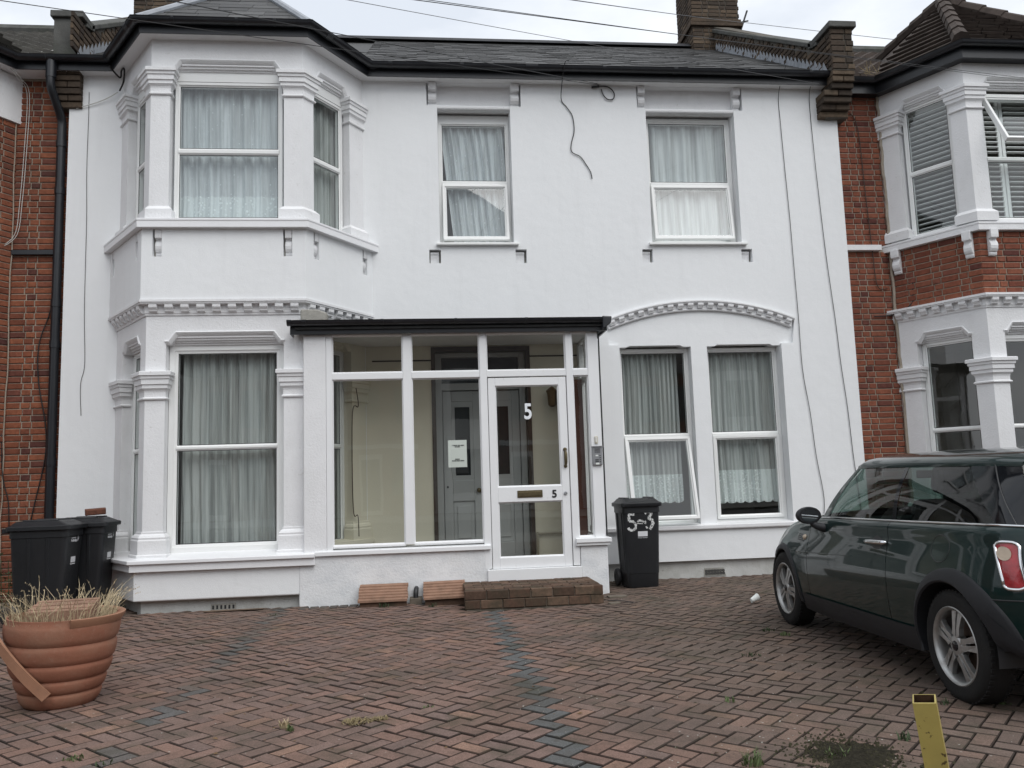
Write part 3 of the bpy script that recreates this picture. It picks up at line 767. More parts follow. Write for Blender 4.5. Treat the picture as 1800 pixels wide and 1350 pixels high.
mb = MB(); mb.sweep(EP, gutter_prof(.167, EAVE_Z + .128, .058), XYZ); GUT = mb.build('gutter', M_GUTTER, H, smooth=40)
# gutter joints: thicker collars
def collar(fr, s, d=.167, z=EAVE_Z + .128, r=.063, w=.07, par=None):
    q = MB(); pts = [(d + .058 - r * math.cos(math.pi * k / 10), z + .003 - r * math.sin(math.pi * k / 10)) for k in range(11)] + [(d + .058 + r - .01, z + .008), (d + .058 - r + .01, z + .008)]
    q.extrude(pts, lambda a, b, h: fr(h, b, a), s - w / 2, s + w / 2); q.build('gutter_joint', M_GUTTER, par or GUT)
for s in (-.35, .55, 1.45, 2.4, 3.35, 4.3, 5.2): collar(WALL, s, w=.05 if s not in (1.45,) else .16)
for s in (.30, 1.0, 1.42): collar(BF, s, w=.03)
for fr in (BL, BR): collar(fr, .18, w=.09); collar(fr, fr.L - .08, w=.09)
# ------------------------------------------------------------------ roofs
def slate_plane(mb, cols, A, B, C, D, w=.25, g=.19, lift=.012, jit=.010, th=.007, seed=1, as_obj=None, m=None, clip=None):
    """slates over the quad A (bottom left) B (bottom right) C (top right) D (top left); rows from the eave up"""
    r = random.Random(seed)
    A, B, C, D = map(Vector, (A, B, C, D))
    H_ = ((D - A).length + (C - B).length) / 2; rows = int(H_ / g) + 1
    n = (B - A).cross(D - A).normalized(); n = n if n.z > 0 else -n
    for i in range(rows):
        v0 = i * g / H_; v1 = min(1, (i * g + g * 1.75) / H_)
        if v0 >= 1: break
        L0, R0 = A.lerp(D, v0), B.lerp(C, v0); L1, R1 = A.lerp(D, v1), B.lerp(C, v1)
        W = (R0 - L0).length; k = max(1, int(round(W / w)))
        du = (R0 - L0).normalized(); up = (D - A) - du * (D - A).dot(du)
        up = up.normalized() if up.length > 1e-6 else Vector((0, 0, 1))
        step = W / k if k else W
        off = -.5 if i % 2 else 0
        for j in range(-1, k + 2):
            a = (j + off) * step + .003; b = (j + 1 + off) * step - .003
            lo, hi = max(a, 0), min(b, W)
            if hi - lo < .03: continue
            # trim the top corners to sloping sides
            h = g * 1.75
            def bound(t):                                   # side limits at height t above this row's foot
                v = min(1, v0 + t / H_); l = A.lerp(D, v); rr = B.lerp(C, v)
                return (l - L0).dot(du), (rr - L0).dot(du)
            bl, br = bound(h)
            ta, tb = max(lo, min(bl, hi)), min(hi, max(br, lo))
            if tb <= ta: ta = tb = min(max((ta + tb) / 2, lo), hi)
            z0 = lift + th + r.uniform(0, jit); z1 = .004
            foot = r.uniform(-.012, .006)
            P = [L0 + du * lo + up * foot + n * z0, L0 + du * hi + up * foot + n * z0, L0 + du * tb + up * h + n * z1, L0 + du * ta + up * h + n * z1]
            Q = [p - n * th for p in P]
            c = r.choice([.7, .9, 1, 1, 1.15, 1.4]) * r.uniform(.9, 1.1)
            if as_obj is not None:
                q = MB(); q.add(P + Q, [(0, 1, 2, 3), (0, 4, 5, 1), (1, 5, 6, 2), (3, 2, 6, 7), (0, 3, 7, 4)])
                o = q.build('slate', m, as_obj, fix=False); paint(o, [c] * 5)
            else:
                mb.add(P + Q, [(0, 1, 2, 3), (0, 4, 5, 1), (1, 5, 6, 2), (0, 3, 7, 4)]); cols += [c] * 4
def paint(o, cols):
    at = o.data.attributes.new('pcol', 'FLOAT_COLOR', 'FACE')
    buf = []
    for c in cols: buf += [c, c, c, 1.0] if not isinstance(c, tuple) else [c[0], c[1], c[2], 1.0]
    at.data.foreach_set('color', buf)

RZ, RY = 9.205, 4.0
def rz(y): return 6.53 + (RZ - 6.53) * (y + .2) / (RY + .2)       # main roof plane
mb = MB(); mb.add([(-4.3, -.2, 6.50), (5.55, -.2, 6.50), (5.55, RY, RZ - .03), (-4.3, RY, RZ - .03), (5.55, 8.2, 6.5), (-4.3, 8.2, 6.5)], [(0, 1, 2, 3), (3, 2, 4, 5)])
RF = mb.build('roof', M_SLATE, H); paint(RF, [.6, .6])
mb = MB(); cols = []
slate_plane(mb, cols, (-.75, -.235, 6.525), (5.42, -.235, 6.525), (5.42, RY, RZ), (-.75, RY, RZ), w=.30, g=.215, lift=.004, jit=.009, seed=4)
slate_plane(mb, cols, (-4.12, -.235, 6.525), (-3.4, -.235, 6.525), (-3.4, RY, RZ), (-4.12, RY, RZ), w=.30, g=.215, lift=.002, jit=.005, seed=5)
o = mb.build('slates', M_SLATE, RF, fix=False); paint(o, cols); o['kind'] = 'stuff'
# ridge tiles
for k in range(22):
    x = -4.2 + k * .4385
    q = MB(); q.extrude([(-.15, -.085), (-.13, -.085), (0, .0), (.13, -.085), (.15, -.085), (.02, .035), (-.02, .035)], lambda a, b, d: (d, RY + a, RZ + .06 + b), x, x + .438); q.build('ridge_tile', M_RIDGE, RF)
# hipped roof of the bay
AP = (-2.187, .35, 7.87)
ge = .20
BE = [BL.xy(.0, ge), None, None, BR.xy(BR.L, ge)]
_q = MB(); _q.sweep([BP0, BP1, BP2, BP3], [(ge, 6.535), (ge, 6.6), (ge + .1, 6.6)], XYZ, caps=False)
c0, c1, c2, c3 = [Vector(_q.v[i * 3]) for i in range(4)]
mb = MB(); AR_ = (AP[0], -.2 + (AP[2] - 6.53) / (RZ - 6.53) * (RY + .2), AP[2]); mb.add([c0, c1, c2, c3, AP, AR_], [(0, 1, 4), (1, 2, 4), (2, 3, 4), (3, 5, 4), (5, 0, 4)])
BRF = mb.build('bay_roof', M_SLATE, H); paint(BRF, [.4] * 5)
slate_plane(None, None, c1, c2, AP, AP, w=.36, g=.20, lift=.002, jit=.004, seed=8, as_obj=BRF, m=M_SLATE)
slate_plane(None, None, c0, c1, AP, AP, w=.34, g=.20, lift=.002, jit=.004, seed=9, as_obj=BRF, m=M_SLATE)
slate_plane(None, None, c2, c3, AP, AP, w=.34, g=.20, lift=.002, jit=.004, seed=10, as_obj=BRF, m=M_SLATE)
for c in (c1, c2):                                   # hip cappings
    q = MB(); a, b = Vector(c) + Vector((0, 0, .02)), Vector(AP) + Vector((0, 0, .03)); q.tube([a, b], .045, 8); q.build('hip_capping', M_LEAD, BRF)

# party walls with copings, corbelled ends and lead soakers
def party_wall(x0, x1, label, side, YF):
    t = thing('parapet_wall', ((x0 + x1) / 2, 0, 6.5), label, 'parapet', 'parapet walls between the roofs')
    top = .47
    def pz(y): return rz(y) + top - .10
    mb = MB(); prof = [(YF + .005, 6.52), (YF + .005, 7.10), (.12, 7.10), (.20, pz(.3) - .04), (RY, RZ + top), (RY + .6, RZ + top), (RY + .6, 6.52)]
    mb.extrude(prof, lambda a, b, d: (d, a, b), x0 + .012, x1 - .012); mb.build('core', M_MORTARDARK, t)
    fr = Frame((x0, YF), (x1, YF))
    W = x1 - x0
    if side == 'left': brick_face(t, fr, 0, W, 6.53, 7.10, M_BRICKSOOT, t=.01, st=.20)
    else:
        q = MB(); q.box(x0 - .004, x1 - .05, YF - .012, YF + .1, 6.50, 7.10); q.build('render_face', M_COPING, t, bevel=.01)
    fs = Frame((x0, 3.7), (x0, -.365)); fs2 = Frame((x1, -.365), (x1, 3.7))
    lf = fs if side == 'left' else fs2
    L = lf.L
    def yof(s): return (3.7 - s) if side == 'left' else (-.365 + s)
    brick_face(t, lf, 0, L, 6.60, 9.64, M_BRICKSOOT, t=.006, d=.03, skip=lambda s, z: z > (pz(yof(s)) - .04 if yof(s) > .22 else 7.08) or z < rz(yof(s)) + .03)
    # copings
    mb = MB(); mb.box(x0 - .035, x1 + .035, YF - .055, .14, 7.10, 7.185); mb.build('coping', M_COPING, t, bevel=.012)
    for k in range(4):
        y0 = .10 + k * .95; y1 = min(y0 + .94, RY)
        mb = MB(); mb.extrude([(y0, pz(y0) - .02 if k else pz(y0) - .02), (y1, pz(y1) - .02), (y1, pz(y1) + .055), (y0, pz(y0) + .055)], lambda a, b, d: (d, a, b), x0 - .03, x1 + .03); mb.build('coping', M_COPING, t, bevel=.012)
    mb = MB(); mb.extrude([(.10, 7.19), (.22, pz(.22) + .05), (.22, pz(.22) - .05), (-.02, 7.05), (-.02, 7.19)], lambda a, b, d: (d, a, b), x0 - .03, x1 + .03); mb.build('coping', M_COPING, t, bevel=.01)
    # corbelled end below the eave
    sc2 = 1.0 if side == 'left' else .36
    for k, (dz, ov) in enumerate(((5.985, .10), (6.065, .16), (6.145, .22), (6.225, .25), (6.305, .29), (6.385, .33), (6.465, .35))):
        xx0 = x0 - (.09 if side == 'left' and k < 4 else 0)
        q = MB(); n2 = 2 if k % 2 else 1
        for j in range(n2):
            w = (x1 - xx0) / n2
            q = MB(); q.box(xx0 + j * w + .004, xx0 + (j + 1) * w - .004, -ov * sc2, .12, dz, dz + .072); q.build('corbel_brick', M_BRICKSOOT, t, bevel=.008)
    mb = MB(); mb.box(x0 + .006, x1 - .006, -.09 if side == 'left' else -.015, .12, 5.98, 6.52); mb.build('corbel_mortar', M_MORTARDARK, t)
    # lead soakers: a saw-toothed strip climbing the slope
    xs = x0 - .006 if side == 'left' else x1 + .006
    sg = -1 if side == 'left' else 1
    n = 34
    for k in range(n):
        y0 = -.22 + k * (3.85 / n); y1 = y0 + 3.85 / n
        b0, b1 = rz(y0) + .0, rz(y1) + .0
        q = MB(); hh = .15 + rnd(0, .02)
        a, bb, c, d = Vector((xs, y0, b0)), Vector((xs, y1 + .012, b1 + .01)), Vector((xs + sg * .012, y1, b1 + .075)), Vector((xs + sg * .005, y0 + .075, b0 + .06 + hh))
        e = Vector((xs, y0, b0 + .075)); f_ = Vector((xs + sg * .012, y0 + .03, b0 + .09))
        q.add([a, bb, c, d, e], [(0, 1, 2, 3, 4)])
        q.add([a + Vector((sg * .13, 0, .012)), bb + Vector((sg * .13, 0, .012)), bb, a], [(0, 1, 2, 3)])
        q.build('lead_soaker', M_LEAD, t, fix=False)
    return t
PWR = party_wall(5.46, 5.77, 'dark brick parapet with stone coping at the right end of the slate roof', 'left', -.36)
PWL = party_wall(-4.45, -4.13, 'dark brick parapet with stone coping at the left end of the slate roof', 'right', -.11)
def chimney(x0, x1, y0, y1, z0, z1, label):
    t = thing('chimney_stack', ((x0 + x1) / 2, (y0 + y1) / 2, z0), label, 'chimney', 'sooty brick chimney stacks')
    mb = MB(); mb.box(x0 + .012, x1 - .012, y0 + .012, y1 - .012, z0, z1); mb.build('core', M_MORTARDARK, t)
    brick_face(t, Frame((x0, y0), (x1, y0)), 0, x1 - x0, z0 + .3, z1, M_BRICKSOOT, d=.03)
    if x0 > 0: brick_face(t, Frame((x0, y1), (x0, y0)), 0, y1 - y0, z0 + .3, z1, M_BRICKSOOT, d=.03)
    else: brick_face(t, Frame((x1, y0), (x1, y1)), 0, y1 - y0, z0 + .3, z1, M_BRICKSOOT, d=.03)
    if x0 > 0:
        for zz, d in ((9.50, .045), (9.58, .025)):
            mb = MB(); mb.box(x0 - d, x1 + d, y0 - d, y1 + d, zz, zz + .068); mb.build('band_course', M_BRICKSOOT, t, bevel=.01)
    return t
chimney(5.06, 5.97, 3.72, 4.58, 8.7, 11.0, 'tall sooty brick chimney stack above the right end of the slate roof')
chimney(-4.86, -3.76, 3.72, 4.60, 8.7, 11.2, 'sooty brick chimney stack behind the left bay roof')
# ------------------------------------------------------------------ glazed porch
PY = -1.0
PF = Frame((0, PY), (1, PY))                # porch front: s = X
PO = thing('glazed_porch', (.33, -.55, 0), 'glazed white timber entrance porch with a black gutter in front of the white house', 'porch')
mb = MB(); mb.box(-1.375, .672, PY, PY + .14, -.12, .515); mb.build('base_wall', M_PORCHBASE, PO, bevel=.012)
mb = MB(); mb.box(1.69, 2.0, PY, PY + .16, -.12, .512); mb.box(1.86, 1.998, PY + .16, .0, -.12, .512); mb.build('base_wall', M_PORCHBASE, PO, bevel=.012)
mb = MB(); mb.box(-1.325, -1.082, PY - .004, PY + .16, .515, 2.93); mb.build('pier', M_OLDWHITE, PO, bevel=.008)
# sills
mb = MB(); mb.extrude([(-.14, .585), (.030, .562), (.036, .556), (.036, .515), (.03, .512), (-.14, .512)], lambda a, b, d: PF(d, b, a), -1.205, .690); mb.build('sill', M_TIMBERW, PO, bevel=.003)
mb = MB(); mb.sweep([(1.64, PY), (1.985, PY), (1.985, 0)], [(-.10, .602), (.055, .592), (.055, .548), (.035, .540), (.035, .513), (-.10, .513)], XYZ); mb.build('sill', M_TIMBERW, PO, bevel=.003)
# frame: posts and rails
fm_ = MB()
def bar(x0, x1, z0, z1, t0=-.075, t1=0.): PF.box(fm_, x0, x1, t0, t1, z0, z1)
bar(-1.08, -1.016, .56, 2.93); bar(-.238, -.142, .60, 2.93, -.075, -.002); bar(.622, .702, .30, 2.93, -.075, .002); bar(1.608, 1.684, .30, 2.93, -.075, .002)
bar(1.862, 1.984, .59, 2.93, -.12, .001)
for a, b in ((-1.016, -.238), (-.142, .622), (.702, 1.608), (1.684, 1.862)):
    bar(a, b, 2.424, 2.497, -.07, -.004); bar(a, b, 2.918, 2.975, -.07, -.004)
for a, b in ((-1.016, -.238), (-.142, .622), (1.684, 1.862)): bar(a, b, .585, .610, -.07, -.006)
fm_.build('frame', M_TIMBERW, PO, bevel=.005)
sf = MB()                                       # right-hand side frame
for y0, y1 in ((-.12, -.0),): sf.box(1.93, 1.982, y0, y1, .6, 2.93)
sf.box(1.93, 1.982, -.5, -.44, .6, 2.93)
for z0, z1 in ((2.424, 2.497), (2.918, 2.975), (.585, .62)): sf.box(1.932, 1.980, -.88, -.12, z0, z1)
sf.build('side_frame', M_TIMBERW, PO, bevel=.004)
# glazing beads and panes
def porch_pane(x0, x1, z0, z1, t=-.034, par=PO):
    q = MB()
    q.sweep([(x0, z0), (x1, z0), (x1, z1), (x0, z1)], [(0, t), (-.010, t), (-.014, t + .004), (0, t + .018)], lambda a, b, h: PF(a, b, h), closed=True)
    q.build('glazing_bead', M_TIMBERW, par)
    q = MB(); q.add([PF(x0 - .01, z0 - .01, t), PF(x1 + .01, z0 - .01, t), PF(x1 + .01, z1 + .01, t), PF(x0 - .01, z1 + .01, t)], [(0, 1, 2, 3)]); return q.build('pane', M_GLASS1, par)
for a, b in ((-1.016, -.238), (-.142, .622), (.702, 1.608), (1.684, 1.862)): porch_pane(a, b, 2.497, 2.918)
for a, b in ((-1.016, -.238), (-.142, .622), (1.684, 1.862)): porch_pane(a, b, .610, 2.424)
for y0, y1 in ((-.88, -.5), (-.44, -.12)):
    for z0, z1 in ((.62, 2.424), (2.497, 2.918)):
        q = MB(); q.add([(1.956, y0 - .01, z0 - .01), (1.956, y1 + .01, z0 - .01), (1.956, y1 + .01, z1 + .01), (1.956, y0 - .01, z1 + .01)], [(0, 1, 2, 3)]); q.build('pane', M_GLASS1, PO)
# the door
dm_ = MB(); D0, D1, DZ0, DZ1 = .710, 1.600, .295, 2.412
def dbar(x0, x1, z0, z1): PF.box(dm_, x0, x1, -.055, -.010, z0, z1)
dbar(D0, .790, DZ0, DZ1); dbar(1.512, D1, DZ0, DZ1); dbar(.790, 1.512, 2.322, DZ1); dbar(.790, 1.512, 1.018, 1.185); dbar(.790, 1.512, DZ0, .412)
DOOR = dm_.build('door', M_TIMBERW, PO, bevel=.004)
porch_pane(.790, 1.512, 1.185, 2.322, -.036, DOOR); porch_pane(.790, 1.512, .412, 1.018, -.036, DOOR)
q = MB(); PF.box(q, 1.005, 1.288, -.012, -.002, 1.062, 1.142); PF.box(q, 1.022, 1.271, -.006, .003, 1.078, 1.126); q.build('letter_plate', M_BRASS, DOOR, bevel=.003)
q = MB(); q.tube(smoothpath([PF(1.560, 1.575, 0), PF(1.560, 1.552, .038), PF(1.560, 1.495, .046), PF(1.560, 1.43, .038), PF(1.560, 1.405, 0)]), lambda u: .008 + .009 * math.sin(math.pi * u), 10)
q.lathe([(0, .010), (.015, .008), (.022, .0), (.022, -.012)], 14, Matrix.Translation(PF(1.560, 1.585, .0)) @ Matrix.Rotation(R_(90), 4, 'X')); q.lathe([(0, .010), (.015, .008), (.02, .0), (.02, -.012)], 14, Matrix.Translation(PF(1.560, 1.398, .0)) @ Matrix.Rotation(R_(90), 4, 'X'))
PF.box(q, 1.548, 1.572, -.012, -.002, 1.39, 1.60); q.build('handle', M_BRASS, DOOR, smooth=40)
q = MB(); q.lathe([(0, .012), (.012, .012), (.019, .004), (.019, -.012)], 16, Matrix.Translation(PF(1.548, 1.098, 0)) @ Matrix.Rotation(R_(90), 4, 'X')); q.build('lock', M_STEEL, DOOR, smooth=40)
def text_obj(txt, size, f, s, z, t, m, name, parent, align='CENTER', shear=0, bold=0., squash=1.):
    cu = bpy.data.curves.new(name, 'FONT'); cu.body = txt; cu.size = size; cu.align_x = align; cu.extrude = .0012; cu.shear = shear; cu.offset = bold
    tmp = bpy.data.objects.new('t', cu); COL.objects.link(tmp)
    bpy.context.view_layer.update()
    me = bpy.data.meshes.new_from_object(tmp.evaluated_get(bpy.context.evaluated_depsgraph_get()))
    bpy.data.objects.remove(tmp); bpy.data.curves.remove(cu)
    for v in me.vertices:
        x, y, h = v.co; v.co = f(s + x * squash, z + y, t + h)
    me.materials.clear(); me.materials.append(m); me.name = name
    o = bpy.data.objects.new(name, me); link(o, parent); return o
text_obj('5', .118, PF, 1.422, 1.055, -.006, M_BLACKPAINT, 'door_number', DOOR, bold=.003)
text_obj('5', .245, PF, 1.158, 1.945, -.030, mat('white_enamel', (.80, .83, .86), .3), 'glass_number', DOOR, bold=.006, squash=.80)
mb = MB(); PF.box(mb, .650, 1.690, -.14, .030, .165, .292); mb.build('door_sill', M_TIMBERW, PO, bevel=.006)
# roof, fascia, gutter
mb = MB(); mb.add([(-1.40, PY - .10, 3.0), (2.03, PY - .10, 3.0), (2.03, 0, 3.21), (-1.40, 0, 3.21), (-1.40, PY - .10, 2.976), (2.03, PY - .10, 2.976), (2.03, 0, 2.976), (-1.40, 0, 2.976)], [(0, 1, 2, 3), (4, 7, 6, 5), (0, 4, 5, 1), (1, 5, 6, 2), (3, 2, 6, 7), (0, 3, 7, 4)]); mb.build('roof', mat('roofing_felt', (.05, .052, .052), .95, .2, .2, 8, .5, 80), PO)
mb = MB(); mb.sweep([(-1.37, 0), (-1.37, PY + .02), (2.0, PY + .02), (2.0, 0)], [(.07, 2.925), (.088, 2.925), (.088, 3.045), (.07, 3.045)], XYZ); mb.build('fascia', M_FASCIA, PO)
mb = MB(); mb.sweep([(-1.375, -.2), (-1.375, PY - .01), (2.0, PY - .01), (2.0, -.05)], [(.07, 2.93), (.1, 2.93), (.1, 2.96), (.07, 2.96)], XYZ)
PGF = Frame((0, PY - .068), (1, PY - .068))
mb = MB(); gp = gutter_prof(.0, 3.062, .052); mb.extrude(gp, lambda a, b, d: PGF(d, b, a), -1.47, 2.02); pg = mb.build('gutter', M_GUTTER, PO, smooth=40)
mb = MB(); mb.extrude([(2.02, 2.925), (2.12, 3.0), (2.13, 3.075), (2.02, 3.08)], lambda a, b, d: (a, d, b), PY - .172, -.06); mb.build('gutter_return', M_GUTTER, PO, bevel=.012)
for s in (-1.455, -1.30, -.45, .36, 1.15): collar(PGF, s, 0, 3.062, .058, .03 if s > -1.2 else .05, pg)
mb = MB(); mb.extrude([(-1.34, 3.05), (-1.06, 3.05), (-1.05, 3.16), (-1.16, 3.20), (-1.345, 3.205)], lambda a, b, d: (a, d, b), -1.10, -.93); mb.build('mortar_fillet', M_GREYFILL, PO, bevel=.02)
# inside: ceiling, floor, rear wall with the old front door
mb = MB(); mb.box(-1.3, 1.95, PY + .1, 0.0, 2.955, 2.972); mb.build('ceiling', M_SOFFIT, PO)
mb = MB(); mb.box(-.95, 1.9, PY + .14, .34, .20, .285); mb.build('floor', M_PORCHFLOOR, PO)
mb = MB(); mb.panel([(-.75, .2), (2.0, .2), (2.0, 3.1), (-.75, 3.1)], [slot(.125, 1.285, .285, 2.90)], WALL, -.015, .28); mb.build('rear_wall', M_CREAM, PO)
for a, b, z in ((-.64, .085, 2.765), (1.325, 1.95, 2.80)):
    mb = MB(); WALL.box(mb, a, b, -.015, -.004, z, z + .016); mb.build('picture_rail', M_BROWNTRIM, PO)
mb = MB(); DF = lambda a, b, c, d: WALL.box(mb, a, b, -.10, .002, c, d)
DF(.085, .135, .285, 2.94); DF(1.275, 1.325, .285, 2.94); DF(.135, 1.275, 2.885, 2.94); mb.build('door_casing', M_BROWNTRIM, PO)
mb = MB()
for a, b, c, d in ((.135, .215, .285, 2.885), (1.20, 1.275, .285, 2.885), (.215, 1.20, 2.41, 2.50), (.215, 1.20, 2.83, 2.885)): WALL.box(mb, a, b, -.27, -.17, c, d)
mb.build('door_frame', M_GREYDOOR, PO, bevel=.006)
q = MB(); WALL.box(q, .215, 1.20, -.235, -.225, 2.50, 2.83); q.build('fanlight', mat('dark_fanlight_glass', (.02, .024, .028), .08), PO)
for x0, x1, kx in ((.222, .700, .655), (.716, 1.194, None)):
    q = MB()
    def pb(a, b, c, d, t=-.205): WALL.box(q, a, b, -.25, t, c, d)
    pb(x0, x0 + .11, .29, 2.40); pb(x1 - .10, x1, .29, 2.40); pb(x0 + .11, x1 - .10, .29, .50); pb(x0 + .11, x1 - .10, 1.02, 1.28); pb(x0 + .11, x1 - .10, 2.27, 2.40); pb(x0 + .11, x1 - .10, .50, 1.02, -.228); pb(x0 + .16, x1 - .15, .56, .96, -.212)
    leaf = q.build('house_door', M_GREYDOOR, PO, bevel=.006)
    q = MB(); WALL.box(q, x0 + .11, x1 - .10, -.245, -.235, 1.28, 2.27); q.build('door_glass', mat('dark_door_glass', (.03, .033, .034), .12), leaf)
    q = MB()
    for a, b, c, d in ((x0 + .11, x0 + .15, 1.28, 2.27), (x1 - .14, x1 - .10, 1.28, 2.27), (x0 + .15, x1 - .14, 1.28, 1.34), (x0 + .15, x1 - .14, 2.2, 2.27)): WALL.box(q, a, b, -.236, -.215, c, d)
    q.build('panel_mould', M_GREYDOOR, leaf)
    if kx:
        q = MB(); q.lathe([(0, .05), (.022, .045), (.03, .03), (.022, .014), (.010, .008), (.010, -.01)], 16, Matrix.Translation(WALL(kx, 1.15, -.205)) @ Matrix.Rotation(R_(90), 4, 'X')); q.build('door_knob', M_BRASS, leaf, smooth=40)
        q = MB(); q.lathe([(0, .006), (.014, .006), (.014, -.01)], 12, Matrix.Translation(WALL(.265, 1.20, -.203)) @ Matrix.Rotation(R_(90), 4, 'X')); q.build('door_lock', M_SEAL, leaf)
        q = MB(); WALL.box(q, .37, .53, -.225, -.208, 1.36, 1.62); q.build('letter_flap', M_SEAL, leaf, bevel=.006)
# pipes and wires inside
q = MB(); q.tube([(1.33, -.02, .60), (1.90, -.02, .60)], .014, 8); q.tube([(1.345, -.02, .30), (1.345, -.02, .62)], .014, 8); q.build('pipe', mat('painted_pipe', (.30, .27, .20), .6), PO)
q = MB(); q.tube(smoothpath([BR.xy(.86, .04) + (2.42,), BR.xy(.88, .055) + (2.2,), BR.xy(.80, .03) + (2.1,), BR.xy(.80, .03) + (1.0,), BR.xy(.86, .05) + (.9,), BR.xy(.87, .055) + (.66,)]), .0055, 6); q.build('wall_cable', M_BROWNTRIM, PO)

lan = thing('wall_lantern', (1.59, -.03, 2.16), 'old brass lantern on the cream wall inside the porch, seen through the door glass', 'lantern')
q = MB(); q.lathe([(.02, 0), (.05, .02), (.06, .16), (.075, .20), (.03, .24), (.0, .26)], 6, Matrix.Translation((1.575, -.10, 2.15))); q.build('lamp_body', M_LANTERN, lan)
q = MB(); q.box(1.555, 1.595, -.06, -.012, 2.16, 2.36); q.build('wall_bracket', M_BRASS, lan)
bd = MB(); bd.box(1.76, 1.90, -.42, -.05, .286, 2.45); tag(bd.build('brown_board', M_REDWOOD, None, bevel=.006), 'dark red-brown timber board standing inside the porch behind the narrow side pane', 'board')
# notice, intercom, bell
nt_ = thing('notice', PF(.352, 1.57, -.03), 'white printed paper notice stuck inside the porch glass left of the door', 'notice')
q = MB(); q.grid(lambda u, v: PF(.248 + .208 * u, 1.422 + .302 * v, -.040 + .002 * math.sin(3 * u + 2 * v)), 6, 6); q.build('sheet', M_PAPER, nt_)
q = MB()
for z, segs in ((1.665, [(.292, .300), (.306, .352), (.357, .385), (.392, .425)]), (1.650, [(.325, .345), (.35, .378)]), (1.512, [(.325, .376)]), (1.494, [(.29, .307), (.312, .335), (.34, .378), (.384, .425)])):
    for a, b in segs:
        x = a
        while x < b - .002:
            w = rnd(.004, .007); PF.box(q, x, min(x + w, b), -.0355, -.0345, z - .0045, z + .0045 + rnd(0, .002)); x += w + .0018
q.build('print', M_BLACKPAINT, nt_)
ic = thing('door_intercom', PF(1.921, 1.5, 0), 'steel entry intercom panel on the right porch post beneath the bell push', 'intercom')
q = MB(); PF.box(q, 1.866, 1.980, .0, .030, 1.400, 1.605); q.build('case', M_STEEL, ic, bevel=.006)
q = MB(); PF.box(q, 1.862, 1.984, .0, .045, 1.603, 1.612); q.build('rain_hood', M_STEEL, ic)
for k in range(4):
    q = MB(); q.lathe([(0, .006), (.006, .005), (.007, 0), (.007, -.004)], 10, Matrix.Translation(PF(1.952, 1.435 + k * .023, .030)) @ Matrix.Rotation(R_(90), 4, 'X')); q.build('button', M_SEAL, ic)
q = MB()
for z in (1.430, 1.450): PF.box(q, 1.895, 1.935, .0295, .032, z, z + .012)
q.build('name_slot', M_SEAL, ic)
q = MB(); PF.box(q, 1.90, 1.93, .0295, .032, 1.497, 1.512); PF.box(q, 1.90, 1.94, .0295, .032, 1.404, 1.424); q.build('name_card', M_PAPER, ic)
q = MB()
for k in range(5): PF.box(q, 1.89, 1.955, .0298, .0312, 1.535 + k * .011, 1.540 + k * .011)
q.build('speaker_slot', M_DARKMETAL, ic)
be = thing('bell_push', PF(1.92, 1.68, 0), 'small cream bell push on the right porch post above the intercom', 'bell push')
q = MB(); PF.box(q, 1.902, 1.938, .0, .014, 1.638, 1.725); q.build('case', mat('cream_plastic', (.5, .47, .38), .4), be, bevel=.006)
q = MB(); PF.box(q, 1.911, 1.924, .012, .020, 1.655, 1.712); q.build('button', M_UPVC, be, bevel=.003)
jb = MB(); jb.box(2.01, 2.11, -.06, -.004, .59, .675); tag(jb.build('junction_box', mat('grey_box_paint', (.30, .30, .29), .6), None, bevel=.006), 'small grey junction box low on the white wall between porch and wheelie bin', 'junction box')
q = MB(); q.tube(smoothpath([(2.005, PY + .03, 2.90), (2.004, PY + .03, 2.4), (2.004, PY + .03, 1.6), (2.004, PY + .03, 1.0), (2.004, PY + .03, .62)]), .009, 6)
tag(q.build('porch_cable', M_CABLE), 'black cable running down the outside of the right porch post', 'cable')
# step of bricks
ST = thing('brick_step', (1.06, -1.4, 0), 'mossy two-course brick doorstep in front of the porch door', 'step')
mb = MB(); mb.box(.375, 1.755, -1.735, PY - .002, -.1, .148); mb.build('mortar_core', M_STEPSTONE, ST)
sfr = Frame((.36, -1.75), (1.77, -1.75)); rfr = Frame((1.77, -1.75), (1.77, -1.0))
for k, z in enumerate((-.012, .080)):
    for fr, L in ((sfr, 1.41), (rfr, .74)):
        s = -.0 if k == 0 else .0
        first = True
        while s < L - .02:
            w = .108 if (k == 1 and first and False) else (.215 if not (k == 0 and first) else .150); first = False
            put_brick(ST, fr, s, z, min(w, L - s), .086, M_BRICKSTEP, .0, .09, .005); s += w + .009
for r in range(7):
    for c in range(8):
        x0 = .37 + c * .20 - (.10 if r % 2 else 0); y0 = -1.65 + r * .094
        a, b = max(x0, .37), min(x0 + .192, 1.76)
        if b - a < .03: continue
        q = bpy.data.objects.new('brick', brick_mesh(round((b - a) / .004) * .004, .05, .085, M_BRICKSTEP)); q.location = (a, y0 + .0, .172 + rnd(-.003, .003)); q.rotation_euler = (R_(-90) + rnd(-.02, .02), 0, rnd(-.02, .02)); q.location.y = y0; link(q, ST)
